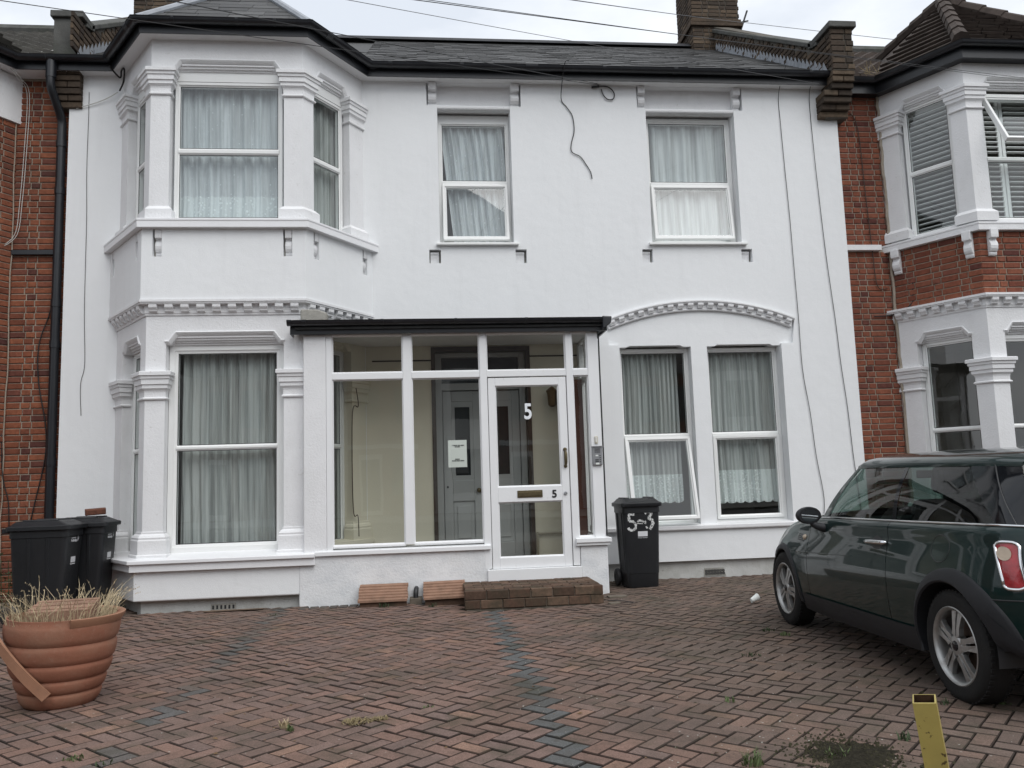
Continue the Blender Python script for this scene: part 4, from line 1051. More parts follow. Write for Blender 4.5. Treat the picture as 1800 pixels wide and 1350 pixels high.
# two ribbed clay tiles leaning on the porch base
for i, (x0, x1, lab) in enumerate(((-.732, -.218, 'ribbed clay tiles leaning on the porch base, left pile'), (-.055, .392, 'ribbed clay tiles leaning on the porch base, pile touching the brick step'))):
    t = thing('clay_tile_pile', ((x0 + x1) / 2, -1.2, 0), lab, 'tiles', 'clay tiles leaning on the porch base')
    for k in range(6):
        yb, yt = -1.285 + k * .043, -1.285 + (k + 1) * .043
        zb, zt = .048 + k * .024, .048 + (k + 1) * .024
        e = rnd(-.004, .004)
        q = MB(); sk = .012 * i
        q.extrude([(yb - .014, zb - .010), (yb - .014, zb + .016), (yt + .004, zt + .006), (yt + .004, zt - .016)], lambda a, b, d: (d, a, b + sk * (d - x0)), x0 + e, x1 + e); q.build('clay_tile', M_TILECLAY, t, bevel=.003)
    q = MB(); q.box(x0 + .015, x1 - .012, -1.27, -1.20, -.03, .045); q.build('support_brick', M_BRICKSTEP, t)

wp = thing('waste_pipe', (-.135, -1.06, 0), 'black waste pipe end low on the porch base between the two clay tile piles', 'pipe')
q = MB(); q.tube(smoothpath([(-.13, -1.0, .13), (-.13, -1.07, .13), (-.135, -1.11, .10), (-.135, -1.12, .03)]), .026, 10); q.build('elbow', M_DARKMETAL, wp, smooth=40)
q = MB(); q.box(-.20, -.07, -1.16, -1.005, -.03, .045); q.build('gully', M_STEPSTONE, wp, bevel=.006)
# ------------------------------------------------------------------ neighbouring houses
def simple_roof(house, P, ap_y, ap_z, m, tilem, hipm, rows, ribs):
    """hipped bay roof in rows of tiles with ridge-tile hips; P: four eave points"""
    c = [Vector(p) for p in P]; cx = (c[1].x + c[2].x) / 2; A = Vector((cx, ap_y, ap_z))
    mb = MB(); R2_ = Vector((cx, -.1 + (ap_z - 6.55) / (RZ - 6.58) * (RY + .1), ap_z)); mb.add(c + [A, R2_], [(0, 1, 4), (1, 2, 4), (2, 3, 4), (3, 5, 4), (5, 0, 4)]); rf = mb.build('bay_roof', m, house)
    tm = MB()
    for a, b in ((c[0], c[1]), (c[1], c[2]), (c[2], c[3])):
        n = (b - a).cross(A - a).normalized(); n = n if n.z > 0 else -n
        for i in range(rows):
            v0, v1 = i / rows, min(1, (i + 1.0) / rows)
            l0, r0 = a.lerp(A, v0), b.lerp(A, v0); l1, r1 = a.lerp(A, v1), b.lerp(A, v1)
            L = (r0 - l0).length; k = max(1, int(L / .3))
            for j in range(k):
                u0, u1 = j / k + .004, (j + 1) / k - .004
                z = .050 + rnd(0, .006)
                p = [l0.lerp(r0, u0) + n * z, l0.lerp(r0, u1) + n * z, l1.lerp(r1, u1) + n * .012, l1.lerp(r1, u0) + n * .012]
                q = [l0.lerp(r0, u0) + n * (z - .035), l0.lerp(r0, u1) + n * (z - .035)]
                tm.add(p + q, [(0, 1, 2, 3), (4, 5, 1, 0)])
    o = tm.build('roof_tiles', tilem, rf, fix=False); o['kind'] = 'stuff'
    for p in (c[1], c[2], R2_):
        d = (A - p); k = max(3, int(d.length / .33))
        if abs(p.x) > 12: continue
        for i in range(k):
            a, b = p + d * (i / k), p + d * ((i + 1.06) / k)
            q = MB(); q.tube([a + Vector((0, 0, .035)), b + Vector((0, 0, .022))], lambda u: .105 - .012 * u, 8); q.build('hip_tile', hipm, rf)

def neighbour(name, label, P0, P1, P2, P3, faces, brickm, x_wall, mats, ylim, roofm, sash, base_z=.15):
    h = thing(name, ((P1[0] + P2[0]) / 2, 0, 0), label, 'house')
    fr = Frame((x_wall[0], .1), (x_wall[1], .1)); L = fr.L
    mb = MB(); mb.add([fr(-.2, -.1, -.012), fr(L + .3, -.1, -.012), fr(L + .3, 6.5, -.012), fr(-.2, 6.5, -.012)], [(0, 1, 2, 3)]); mb.build('mortar_bed', M_MORTAR, h)
    z0 = 0.0
    if 'right' in name: brick_face(h, fr, 0, L, .60, 4.175, brickm); brick_face(h, fr, 0, L, 4.255, 6.41, brickm, off=1)
    else: brick_face(h, fr, 0, L, .04, 6.39, brickm)
    if 'right' in name: make_bay(h, P0, P1, P2, P3, 0, 0, (.265, .20), False, mats, faces=faces, sash_up=sash, brick=ylim)
    else:
        for fr_ in (Frame(P1, P2), Frame(P2, P3)):
            mb = MB(); mb.add([fr_(0, -.1, -.012), fr_(fr_.L, -.1, -.012), fr_(fr_.L, 6.4, -.012), fr_(0, 6.4, -.012)], [(0, 1, 2, 3)]); mb.build('mortar_bed', M_MORTAR, h)
        brick_face(h, Frame(P2, P3), 0, fr_.L, .04, 5.82, brickm, off=1)
        ff_ = Frame(P1, P2); a_, b_ = .30, ff_.L - .30
        for z0_, z1_ in ((.04, .80), (2.70, 4.10), (5.60, 5.82)): brick_face(h, ff_, a_, b_, z0_, z1_, brickm)
        brick_face(h, ff_, 0, a_, .04, 5.82, brickm); brick_face(h, ff_, b_, ff_.L, .04, 5.82, brickm)
        for z0_, z1_ in ((.80, 2.70), (4.10, 5.60)):
            window(h, ff_, a_, b_, z0_, z1_, .03, .06, (z0_ + z1_) / 2 + .1, .06)
            q = MB(); ff_.box(q, a_ - .05, b_ + .05, .0, .09, z0_ - .07, z0_); q.build('sill', mats['wall'], h, bevel=.004)
        mb = MB(); mb.sweep([P1, P2, Frame(P2, P3).xy(fr_.L + .05)], [(.03, 5.82), (.03, 6.40), (-.05, 6.40), (-.05, 5.82)], XYZ); mb.build('bay_board', mats['wall'], h)
    EPn = [(x_wall[0] - (2.5 if faces.startswith('F') else 0), .1), P0, P1, P2, P3, (x_wall[1] + (2.5 if not faces.startswith('F') else 0), .1)]
    if 'right' in name: EPn = [(5.80, .1), P0, P1, P2, P3, (P3[0] + 4, .1)]
    else: EPn = [(P0[0] - 4, .0), (P0[0], 0), P1, P2, (P3[0], 0), (-4.472, .0)]
    fb = .10 if 'right' in name else 0
    so, fz = (.152, 6.413) if 'left' in name else (.14, 6.36)
    mb = MB(); mb.sweep(EPn, [(-.1, fz), (so, fz), (so, fz + .02), (-.1, fz + .02)], XYZ); mb.build('soffit', M_SOFFIT if 'left' in name else M_FASCIA, h)
    mb = MB(); gz_ = .17 if 'right' in name else .128
    mb = MB(); mb.sweep(EPn, [(so, fz - .01), (so + .016, fz - .01), (so + .016, fz + gz_ + .02), (so, fz + gz_ + .02)], XYZ); mb.build('fascia', M_FASCIA, h)
    mb = MB(); mb.sweep(EPn, gutter_prof(so + .018, fz + gz_, .058), XYZ); mb.build('gutter', M_GUTTER, h, smooth=40)
    e = MB(); e.sweep([P0, P1, P2, P3], [(so + .03, fz + .18), (so + .03, fz + .3), (so + .1, fz + .3)], XYZ, caps=False)
    simple_roof(h, [e.v[i * 3] for i in range(4)], .53, 8.06, roofm, roofm, roofm, 12, 0)
    # main roof
    x0, x1 = (5.77, 16) if 'right' in name else (-15, -4.45)
    mb = MB(); mb.add([(x0, -.1, 6.55), (x1, -.1, 6.55), (x1, RY, RZ - .03), (x0, RY, RZ - .03), (x1, 8.2, 6.5), (x0, 8.2, 6.5)], [(0, 1, 2, 3), (3, 2, 4, 5)]); rf = mb.build('roof', roofm, h)
    tm = MB(); rows = 15
    for i in range(rows):
        v0, v1 = i / rows, (i + 1) / rows
        k = 24
        xa, xb = (x0, x0 + 5.0) if 'right' in name else (x1 - 5.0, x1)
        for j in range(k):
            a, b = xa + (xb - xa) * j / k + .004, xa + (xb - xa) * (j + 1) / k - .004
            y0, y1 = -.12 + (RY + .12) * v0, -.12 + (RY + .12) * v1
            za, zb = 6.55 + (RZ - 6.58) * v0, 6.55 + (RZ - 6.58) * v1
            l = .055 + rnd(0, .008)
            # rolled pan tile: a raised roll on one side
            m1 = a + (b - a) * .35
            tm.add([(a, y0, za + l), (m1, y0, za + l + .03), (b, y0, za + l), (b, y1, zb + .012), (m1, y1, zb + .035), (a, y1, zb + .012), (a, y0, za), (b, y0, za)], [(0, 1, 4, 5), (1, 2, 3, 4), (6, 7, 2, 1, 0)])
    o = tm.build('roof_tiles', roofm, rf, fix=False); o['kind'] = 'stuff'
    q = MB(); q.tube([(x0, RY, RZ + .03), (x1, RY, RZ + .03)], .11, 8); q.build('ridge', M_COPING, rf)
    return h
NM = dict(wall=M_OLDWHITE, sill=M_OLDWHITE, render=M_OLDWHITE, brick=M_BRICKRED)
RH = neighbour('right_brick_house', 'red brick house with a white two-storey bay beyond the car', (6.30, .1), (6.885, -.9), (8.58, -.9), (9.165, .1), 'LFR', M_BRICKRED, (5.64, 6.34), NM, 1.9, M_TILEROOF, R_(27))
RH.name = 'red_brick_house'
NM2 = dict(wall=M_OLDWHITE, sill=M_OLDWHITE, render=M_OLDWHITE, brick=M_BRICKORANGE)
LH = neighbour('left_brick_house', 'orange-red brick house at the far left beside the black drainpipe', (-7.82, .1), (-7.23, -.9), (-5.53, -.9), (-4.93, .1), 'FR', M_BRICKORANGE, (-4.97, -4.27), NM2, .0001, M_TILEGREY, None)
LH.name = 'red_brick_house'
mb = MB(); mb.box(5.655, 6.16, .03, .12, 4.178, 4.252); mb.build('string_course', M_OLDWHITE, RH, bevel=.004)
mb = MB(); mb.box(-4.93, -4.44, .055, .12, 4.155, 4.215); mb.build('string_course', M_FASCIA, LH, bevel=.004)
# pale mortar fillet where the bay joins the brickwork
for x, z0, z1, hh in ((6.305, .5, 4.17, RH), (6.305, 4.26, 6.4, RH), (-4.935, .0, 6.38, LH)):
    q = MB(); pts = [(x + rnd(-.012, .012), .075, z0 + (z1 - z0) * i / 26) for i in range(27)]; q.tube(pts, .020 if x > 0 else .008, 6); q.build('mortar_fillet', M_MORTAR, hh)
# shutters in the right-hand bay
def shutter(fr, s0, s1, z0, z1, t, label, rows, ang):
    t0 = thing('window_shutter', fr((s0 + s1) / 2, z0, t), label, 'shutter', 'white louvred shutters in the right-hand bay')
    q = MB(); sw = .045
    for a, b, c, d in ((s0, s0 + sw, z0, z1), (s1 - sw, s1, z0, z1), (s0, s1, z1 - .06, z1), (s0, s1, z0, z0 + .06), (s0 + sw, s1 - sw, (z0 + z1) / 2 - .03, (z0 + z1) / 2 + .03)): fr.box(q, a, b, t - .025, t, c, d)
    q.build('shutter_frame', M_UPVC, t0, bevel=.003)
    lo, hi = z0 + .06, z1 - .06; n = rows
    w = .040; ca, sa = math.cos(ang), math.sin(ang)
    for i in range(n):
        z = lo + (hi - lo) * (i + .5) / n
        if abs(z - (z0 + z1) / 2) < .045: continue
        q = MB()
        q.extrude([(-w * ca - .004 * sa, -w * sa + .004 * ca), (w * ca - .004 * sa, w * sa + .004 * ca), (w * ca + .004 * sa, w * sa - .004 * ca), (-w * ca + .004 * sa, -w * sa - .004 * ca)], lambda a, b, d: fr(d, z + b, t - .0125 - a), s0 + sw, s1 - sw)
        q.build('slat', M_UPVC, t0, fix=False)
RLf, RFf = Frame((6.30, .1), (6.885, -.9)), Frame((6.885, -.9), (8.58, -.9))
shutter(RLf, .26, .96, 4.32, 6.06, -.20, 'white louvred shutter in the angled left side of the right-hand bay', 24, R_(2))
shutter(RFf, .19, .62, 4.32, 6.04, -.24, 'left leaf of white louvred shutters in the front window of the right-hand bay', 24, R_(4))
shutter(RFf, .63, 1.06, 4.32, 6.04, -.24, 'middle leaf of white louvred shutters in the front window of the right-hand bay', 24, R_(4))
shutter(RFf, 1.07, 1.50, 4.32, 6.04, -.24, 'right leaf of white louvred shutters in the front window of the right-hand bay', 24, R_(4))
rm = MB()
rm.extrude([(6.33, .3), (6.40, .1), (6.93, -.85), (8.53, -.85), (9.1, .1), (9.1, 3), (6.33, 3)], XYZ, .4, .42); rm.extrude([(6.33, .3), (6.40, .1), (6.93, -.85), (8.53, -.85), (9.1, .1), (9.1, 3), (6.33, 3)], XYZ, 3.2, 3.22); rm.extrude([(6.33, .3), (6.40, .1), (6.93, -.85), (8.53, -.85), (9.1, .1), (9.1, 3), (6.33, 3)], XYZ, 6.38, 6.4)
rm.box(6.30, 6.32, .15, 3, .4, 6.4); rm.box(9.1, 9.12, .15, 3, .4, 6.4); rm.box(6.3, 9.1, 2.98, 3, .4, 6.4); rm.build('interior_wall', M_ROOMW, RH)
rm = MB(); rm.box(-7.8, -4.95, .3, .32, 0, 6.4); rm.build('interior_wall', M_ROOMW, LH)

# drainpipe between the left house and the white house
DP = thing('drainpipe', (-4.385, .03, 0), 'black drainpipe running down between the brick wall and the white house', 'drainpipe')
q = MB(); q.tube([(-4.385, .035, z) for z in (-.05, 2, 4, 5.55, 5.75)], .052, 12); q.tube(smoothpath([(-4.385, .035, 5.70), (-4.385, .02, 5.85), (-4.41, -.12, 6.05), (-4.43, -.20, 6.2), (-4.43, -.20, 6.50)]), .05, 12); q.build('pipe', M_FASCIA, DP, smooth=40)
for z in (1.6, 3.0, 3.5, 4.9, 5.5):
    q = MB(); q.tube([(-4.385, .035, z), (-4.385, .035, z + .085)], .060, 12); q.build('pipe_collar', M_FASCIA, DP, smooth=40)
q = MB(); q.tube([(-4.43, -.20, 6.28), (-4.43, -.20, 6.52)], .060, 12); q.build('pipe_collar', M_FASCIA, DP, smooth=40)

# ------------------------------------------------------------------ the other side of the street (seen in reflections)
M_OB = mat('far_brick', (.17, .075, .05), .9, .2, .25, 3, .3, 20); M_OW = mat('far_white_trim', (.6, .6, .58), .8); M_OR = mat('far_roof', (.07, .065, .065), .9, .2, .2, 3)
M_OG = mat('far_window', (.03, .035, .04), .15)
op = thing('terraced_house', (-9, -27, 0), 'brick terraced house across the street with a white bay', 'house', 'houses across the street')
mb = MB(); mb.box(-3.2, 3.2, -8, 0, -.1, 6.1); mb.build('wall', M_OB, op).location = (0, 0, 0)
for c in op.children: c.matrix_parent_inverse = Matrix.Identity(4)
def oppart(mb, name, m):
    o = mb.build(name, m, op); o.matrix_parent_inverse = Matrix.Identity(4); return o
mb = MB(); mb.extrude([(-8.3, 6.0), (.3, 6.0), (-4, 9.2)], lambda a, b, d: (d, a, b), -3.2, 3.2); oppart(mb, 'roof', M_OR)
mb = MB(); mb.extrude([(-2.9, 0), (-2.3, .9), (-.7, .9), (-.1, 0)], XYZ, 0, 6.0); oppart(mb, 'bay', M_OW)
mb = MB(); mb.box(-.6 + .5, 2.9, .0, .06, 2.75, 2.95); mb.box(.4, 1.4, .0, .08, 0, 2.5); oppart(mb, 'trim', M_OW)
for x0, x1, y, z0, z1 in ((-2.15, -.85, .905, .8, 2.6), (-2.15, -.85, .905, 3.9, 5.5), (.5, 1.3, .085, .2, 2.3), (.4, 1.3, .03, 3.8, 5.4), (1.9, 2.8, .03, 3.8, 5.4), (1.8, 2.9, .03, .8, 2.5)):
    mb = MB(); mb.box(x0, x1, 0, y, z0, z1); oppart(mb, 'window', M_OG)
mb = MB(); mb.box(2.6, 3.4, -4.6, -3.6, 8, 10.4); oppart(mb, 'chimney', M_OB)
for i in range(1, 7):
    o = copy_tree(op); o.location = (-16 + 6.4 * i + .0, -27, 0)
op.location = (-16, -27, 0)
op['label'] = 'brick terraced house across the street with a white bay'
sl = thing('street_lamp', (-5.2, -11.6, 0), 'tall grey street lamp on the near pavement', 'street lamp')
q = MB(); q.tube([(-5.2, -11.6, -.05), (-5.2, -11.6, 1.2), (-5.2, -11.6, 7.0)], lambda u: .075 - .03 * u, 12); q.tube(smoothpath([(-5.2, -11.6, 6.9), (-5.15, -11.8, 7.5), (-5.1, -12.3, 7.8), (-5.0, -12.8, 7.85)]), .035, 8); q.build('pole', mat('galvanised_steel', (.28, .29, .30), .5, .5, .1, 4, 0, 0, metal=.6), sl, smooth=40)
q = MB(); q.box(-5.12, -4.88, -13.3, -12.75, 7.78, 7.92); q.build('lamp_head', M_GREYDOOR, sl, bevel=.04)
# ------------------------------------------------------------------ herringbone block paving
def paver_mat(name, use_obj):
    m, nt, n, l, b = nodes_of(name)
    oi = n.new('ShaderNodeObjectInfo'); at = n.new('ShaderNodeAttribute'); at.attribute_name = 'pcol'
    c = mixc(nt, 1, oi.outputs['Color'], at.outputs['Color'], 'MULTIPLY')      # worn top, soiled chamfers
    grain = ramp(nt, pos_noise(nt, 120, 3, .85), [(.30, g3(.45)), (.5, g3(1.0)), (.72, g3(1.65))])
    c = mixc(nt, .8, c, grain, 'MULTIPLY')
    c = mixc(nt, ramp(nt, pos_noise(nt, 11, 6, .7), [(.48, g3(0)), (.72, g3(.5))]), c, (.060, .046, .036))        # grime
    c = mixc(nt, ramp(nt, pos_noise(nt, .75, 5, .6), [(.50, g3(0)), (.70, g3(.60))]), c, (.050, .043, .033))      # broad dark patches
    c = mixc(nt, ramp(nt, pos_noise(nt, 2.4, 6, .7), [(.52, g3(0)), (.70, g3(.58))]), c, (.040, .042, .024))      # moss film
    # white specks of grit and droppings
    g = n.new('ShaderNodeNewGeometry'); v = n.new('ShaderNodeTexVoronoi'); v.inputs['Scale'].default_value = 14; v.inputs['Randomness'].default_value = 1
    l.new(g.outputs['Position'], v.inputs['Vector'])
    sp = ramp(nt, v.outputs['Distance'], [(.060, g3(.9)), (.095, g3(0))])
    msk = ramp(nt, pos_noise(nt, 1.4, 3), [(.50, g3(0)), (.62, g3(1))])
    sp = mixc(nt, 1, sp, msk, 'MULTIPLY')
    c = mixc(nt, sp, c, (.42, .40, .36))
    l.new(c, b.inputs['Base Color']); b.inputs['Roughness'].default_value = .88; b.inputs['Specular IOR Level'].default_value = .3
    bump(nt, b, pos_noise(nt, 130, 4, .75), .5, .004); bump(nt, b, pos_noise(nt, 14, 5, .7), .35, .01)
    return m
M_PAVER = M_PAVERS = paver_mat('block_paver', True)
EDGE = [1.0] + [.26] * 8
def edged(c): return [tuple(v * e for v in c) for e in EDGE]
DRV = bpy.data.objects.new('driveway', None); COL.objects.link(DRV); tag(DRV, kind='structure'); DRV.location = (0, -4, 0)
RED = [(.176, .114, .092), (.186, .117, .094), (.168, .112, .092), (.196, .121, .095), (.160, .110, .094), (.175, .118, .099)]
def paver_color(x, y):
    if abs(x - .6275) < .066: c = (.098, .100, .099)
    elif abs(x + 1.5325) < .066: c = random.choice([(.118, .104, .096), (.135, .108, .094), (.106, .102, .099), (.16, .11, .092)])
    else: c = random.choice(RED)
    k = rnd(.88, 1.10)
    if rnd(0, 1) < .035 and c[0] > .13: c = (.230, .142, .105)
    # algae and dirt along the right-hand side, plus shade painted in under the car
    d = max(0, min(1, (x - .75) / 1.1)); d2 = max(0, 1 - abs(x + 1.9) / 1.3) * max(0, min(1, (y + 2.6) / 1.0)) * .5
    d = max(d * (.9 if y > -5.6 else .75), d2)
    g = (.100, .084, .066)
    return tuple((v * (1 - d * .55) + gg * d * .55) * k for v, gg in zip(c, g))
S2 = math.sqrt(.5)
ROT = -2.0                                             # laying lines drift slightly from the wall
_cr, _sr = math.cos(R_(ROT * 0)), math.sin(R_(ROT * 0))
MOD = .0955
def lat(a, b):
    return ((a + b) * S2 * MOD, (a - b) * S2 * MOD)
pavers = []
X0P, X1P, Y0P = -7.2, 7.0, -9.2
def inside(x, y):
    if not (X0P < x < X1P and Y0P < y < .04): return False
    lim = .04
    if -3.1 < x < -1.3: lim = -.93 - .0
    elif -1.3 <= x < .36: lim = -1.135
    elif .36 <= x < 1.78: lim = -1.77
    elif 1.78 <= x < 2.01: lim = -1.06
    elif -3.72 < x <= -3.1: lim = -.06
    return y < lim
N_ = 180
for a in range(-N_, N_):
    for b in range(-N_, N_):
        k = (a - b) % 4
        if k == 0: cx, cy, horiz = a + 1.0, b + .5, True
        elif k == 2: cx, cy, horiz = a + .5, b, False
        else: continue
        x, y = lat(cx, cy)
        y -= 4.03; x += .02
        if inside(x, y): pavers.append((x, y, horiz))
def screen(x, y, z=GZ):
    d = Vector((x, y, z)) - CAM_LOC; w = d.dot(C_FWD)
    if w < .1: return None
    return 900 + CAM_F * d.dot(C_RIGHT) / w, 675 - CAM_F * d.dot(C_UP) / w, w
def rank(p):
    s = screen(p[0], p[1])
    if s is None or not (-20 < s[0] < 1820 and s[1] < 1365): return 1e9
    return s[2] if not (1300 < s[0] and s[1] < 1240 and p[0] > 2.8) else s[2] + 30
pavers.sort(key=rank)
MOD = .0955
PW, PL, PH = MOD - .0065, 2 * MOD - .0065, .05
def paver_geo(mb, M, hs):
    b = .0045
    x, y = PL / 2, PW / 2
    top = [(-x + b, -y + b, hs[0]), (x - b, -y + b, hs[1]), (x - b, y - b, hs[2]), (-x + b, y - b, hs[3])]
    rim = [(-x, -y, hs[0] - .004), (x, -y, hs[1] - .004), (x, y, hs[2] - .004), (-x, y, hs[3] - .004)]
    bot = [(p[0], p[1], -.03) for p in rim]
    vs = [M @ Vector(p) for p in top + rim + bot]
    mb.add(vs, [(0, 1, 2, 3)] + [(i, 4 + i, 4 + (i + 1) % 4, (i + 1) % 4) for i in range(4)] + [(4 + i, 8 + i, 8 + (i + 1) % 4, 4 + (i + 1) % 4) for i in range(4)])
protos = []
for i in range(6):
    q = MB(); paver_geo(q, Matrix.Identity(4), [rnd(-.002, .002) for _ in range(4)]); me_ = q.mesh('paver', M_PAVER, fix=False); protos.append(me_)
    at_ = me_.attributes.new('pcol', 'FLOAT_COLOR', 'FACE'); at_.data.foreach_set('color', [v for e in EDGE for v in (e, e, e, 1.0)])
def dip(x, y):
    return GZ + .010 * math.sin(x * 1.3 + .7) * math.sin(y * 1.1) + .006 * math.sin(x * 3.1 + y * 2.3)
jb_ = MB(); jc = []
for i, (x, y, hz) in enumerate(pavers):
    ang = R_(45) if hz else R_(-45)
    z = dip(x, y) + rnd(-.0025, .0025)
    if i < 300:
        o = bpy.data.objects.new('paver', random.choice(protos)); o.location = (x, y, z); o.rotation_euler = (rnd(-.007, .007), rnd(-.007, .007), ang + rnd(-.015, .015))
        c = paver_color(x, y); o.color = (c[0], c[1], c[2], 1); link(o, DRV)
    else:
        M = Matrix.Translation((x, y, z)) @ Matrix.Rotation(ang + rnd(-.012, .012), 4, 'Z') @ Matrix.Rotation(rnd(-.007, .007), 4, 'X')
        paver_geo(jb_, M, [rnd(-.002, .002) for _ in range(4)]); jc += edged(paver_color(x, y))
o = jb_.build('pavers', M_PAVERS, DRV, fix=False); paint(o, jc); o['kind'] = 'stuff'
# soldier course along the foot of the porch
sb_ = MB(); sc_ = []
for x0, x1, y in ((-1.36, .36, -1.03), (-3.05, -1.37, -.93)):
    x = x0
    while x < x1 - .05:
        M = Matrix.Translation((x + .05, y - (.10 if y < -1 else .02), dip(x, y) + .001)) @ Matrix.Rotation(R_(90) + rnd(-.02, .02), 4, 'Z')
        if y < -1: paver_geo(sb_, M, [rnd(-.002, .002) for _ in range(4)]); c = random.choice([(.085, .075, .068), (.10, .085, .075), (.075, .072, .07)]); sc_ += edged(c)
        x += .103
o = sb_.build('edge_course', M_PAVERS, DRV, fix=False); paint(o, sc_); o['kind'] = 'stuff'

# weeds, moss tufts and dead grass in the joints
def tuft(x, y, n, h, spread, m, label, cat='weed', name='weed_tuft', group=None, lean=.6, w=.004, flat_=0):
    mb = MB()
    for i in range(n):
        a = rnd(0, 6.28); r = spread * math.sqrt(rnd(0, 1)); bx, by = x + r * math.cos(a), y + r * math.sin(a) * .8
        hh = h * rnd(.45, 1.1); la = rnd(0, 6.28); ll = hh * lean * rnd(.3, 1.4)
        p0 = Vector((bx, by, GZ - .004)); p1 = p0 + Vector((ll * .35 * math.cos(la), ll * .35 * math.sin(la), hh * .6 * (1 - flat_))); p2 = p0 + Vector((ll * math.cos(la), ll * math.sin(la), hh * (1 - flat_)))
        s = Vector((-math.sin(la), math.cos(la), 0)) * w * rnd(.7, 1.5)
        mb.add([p0 - s, p0 + s, p1 + s * .8, p1 - s * .8, p2], [(0, 1, 2, 3), (3, 2, 4)])
    o = mb.build(name, m, None, fix=False); return tag(o, label, cat, group)
def gp(px, py, z=GZ):
    """ground point seen at a photo pixel (used only to read off where small things lie)"""
    d = C_FWD + C_RIGHT * ((px - 900) / CAM_F) + C_UP * ((675 - py) / CAM_F)
    t = (z - CAM_LOC.z) / d.z; p = CAM_LOC + d * t; return p.x, p.y
M_LEAFD = mat('dark_weed_leaf', (.045, .065, .03), .7, .3, .4, 30)
for px, py, n, h, sp, m, lab in (
    (500, 1278, 40, .048, .022, M_STRAW, 'pale spiky grass tuft growing between pavers near the lower left'),
    (510, 1284, 24, .04, .02, M_LEAF, 'small green grass tuft at the foot of the pale spiky tuft'),
    (752, 1245, 30, .022, .035, M_LEAF, 'small flat green weed in the joints in the middle of the driveway'),
    (675, 1068, 26, .07, .05, M_LEAFD, 'green weed growing at the foot of the left clay tile pile'),
    (690, 1058, 18, .085, .03, M_LEAF, 'taller weed sprouting in front of the left clay tiles'),
    (760, 1066, 16, .05, .04, M_LEAFD, 'small dark weed beneath the right clay tiles'),
    (1283, 1232, 24, .03, .035, M_LEAF, 'low green weed between pavers right of the driveway centre'),
    (1325, 1345, 40, .07, .05, M_LEAF, 'grass tuft at the bottom edge left of the dark soil patch'),
    (1470, 1330, 34, .04, .06, M_LEAF, 'weed growing on the dark soil patch'),
    (1590, 1300, 18, .04, .03, M_LEAFD, 'weed beside the yellow post, on its left'),
    (1663, 1240, 16, .04, .03, M_LEAFD, 'weed behind the yellow post under the car'),
    (1768, 1240, 14, .03, .03, M_LEAF, 'small weed beneath the rear of the car'),
    (1350, 1108, 22, .028, .05, M_LEAFD, 'weed in the mossy paving just behind the paper cup'),
    (1380, 1116, 22, .03, .04, M_LEAF, 'weed beside the front wheel of the car'),
    (1320, 1152, 26, .025, .07, M_LEAFD, 'spreading low weed left of the car sill'),
    (130, 1335, 26, .03, .05, M_LEAF, 'green moss tuft in the joints at the bottom left'),
    (180, 1345, 20, .03, .05, M_LEAFD, 'dark moss tuft at the bottom edge near the left corner'),
    (480, 1083, 20, .03, .06, M_LEAFD, 'weed at the foot of the bay plinth'),
    (210, 1075, 26, .09, .06, M_LEAFD, 'dark weeds by the corner of the bay beside the flower pot')):
    x, y = gp(px, py); tuft(x, y, n, h, sp, m, lab)
x, y = gp(628, 1268); tuft(x, y, 190, .014, .085, M_DEADGRASS, 'matted patch of dead grass on the pavers', 'dead grass', 'dead_grass', lean=3.0, w=.003)
x, y = gp(668, 1264); tuft(x, y, 90, .014, .045, M_DEADGRASS, 'right end of the matted dead grass patch', 'dead grass', 'dead_grass', lean=3.0, w=.003)
# moss and dirt in the joints: countless small clumps
mb = MB()
for i in range(5200):
    px_, py_, hz_ = random.choice(pavers)
    if random.random() > (.30 if px_ < .8 else .95) or py_ < -8.6: continue
    # sit in the joint along one side of a block
    u_, sd_ = rnd(-PL / 2, PL / 2), random.choice((-1, 1)) * (PW / 2 + .003)
    if random.random() < .3: u_, sd_ = random.choice((-1, 1)) * (PL / 2 + .003), rnd(-PW / 2, PW / 2)
    ca = S2; sa = S2 if hz_ else -S2
    x, y = px_ + u_ * ca - sd_ * sa, py_ + u_ * sa + sd_ * ca
    if not inside(x, y): continue
    k = rnd(.003, .009) * (1.3 if x > 1 else .9); z = dip(x, y) - .001
    n = 5; a0 = rnd(0, 6.28)
    ring_ = [Vector((x + k * rnd(.6, 1.5) * math.cos(a0 + 6.28 * j / n), y + k * rnd(.6, 1.5) * math.sin(a0 + 6.28 * j / n), z - .004)) for j in range(n)]
    mb.add(ring_ + [Vector((x, y, z + k * .5))], [(j, (j + 1) % n, n) for j in range(n)])
for i in range(1500):
    a = rnd(0, 6.283); r = random.gauss(0, .15); x, y = 1.86 + r * math.cos(a), -6.50 + r * 1.15 * math.sin(a)
    k = rnd(.003, .010); z = dip(x, y) + .004; n = 4; a0 = rnd(0, 6.28)
    mb.add([Vector((x + k * math.cos(a0 + 1.57 * j), y + k * math.sin(a0 + 1.57 * j), z - .002)) for j in range(4)] + [Vector((x, y, z + k * rnd(.4, 1.2)))], [(j, (j + 1) % 4, 4) for j in range(4)])
o = mb.build('moss_crumbs', mat('moss_crumb', (.045, .042, .026), .95, .1, .4, 30), None, fix=False); tag(o, kind='stuff')
mb = MB()
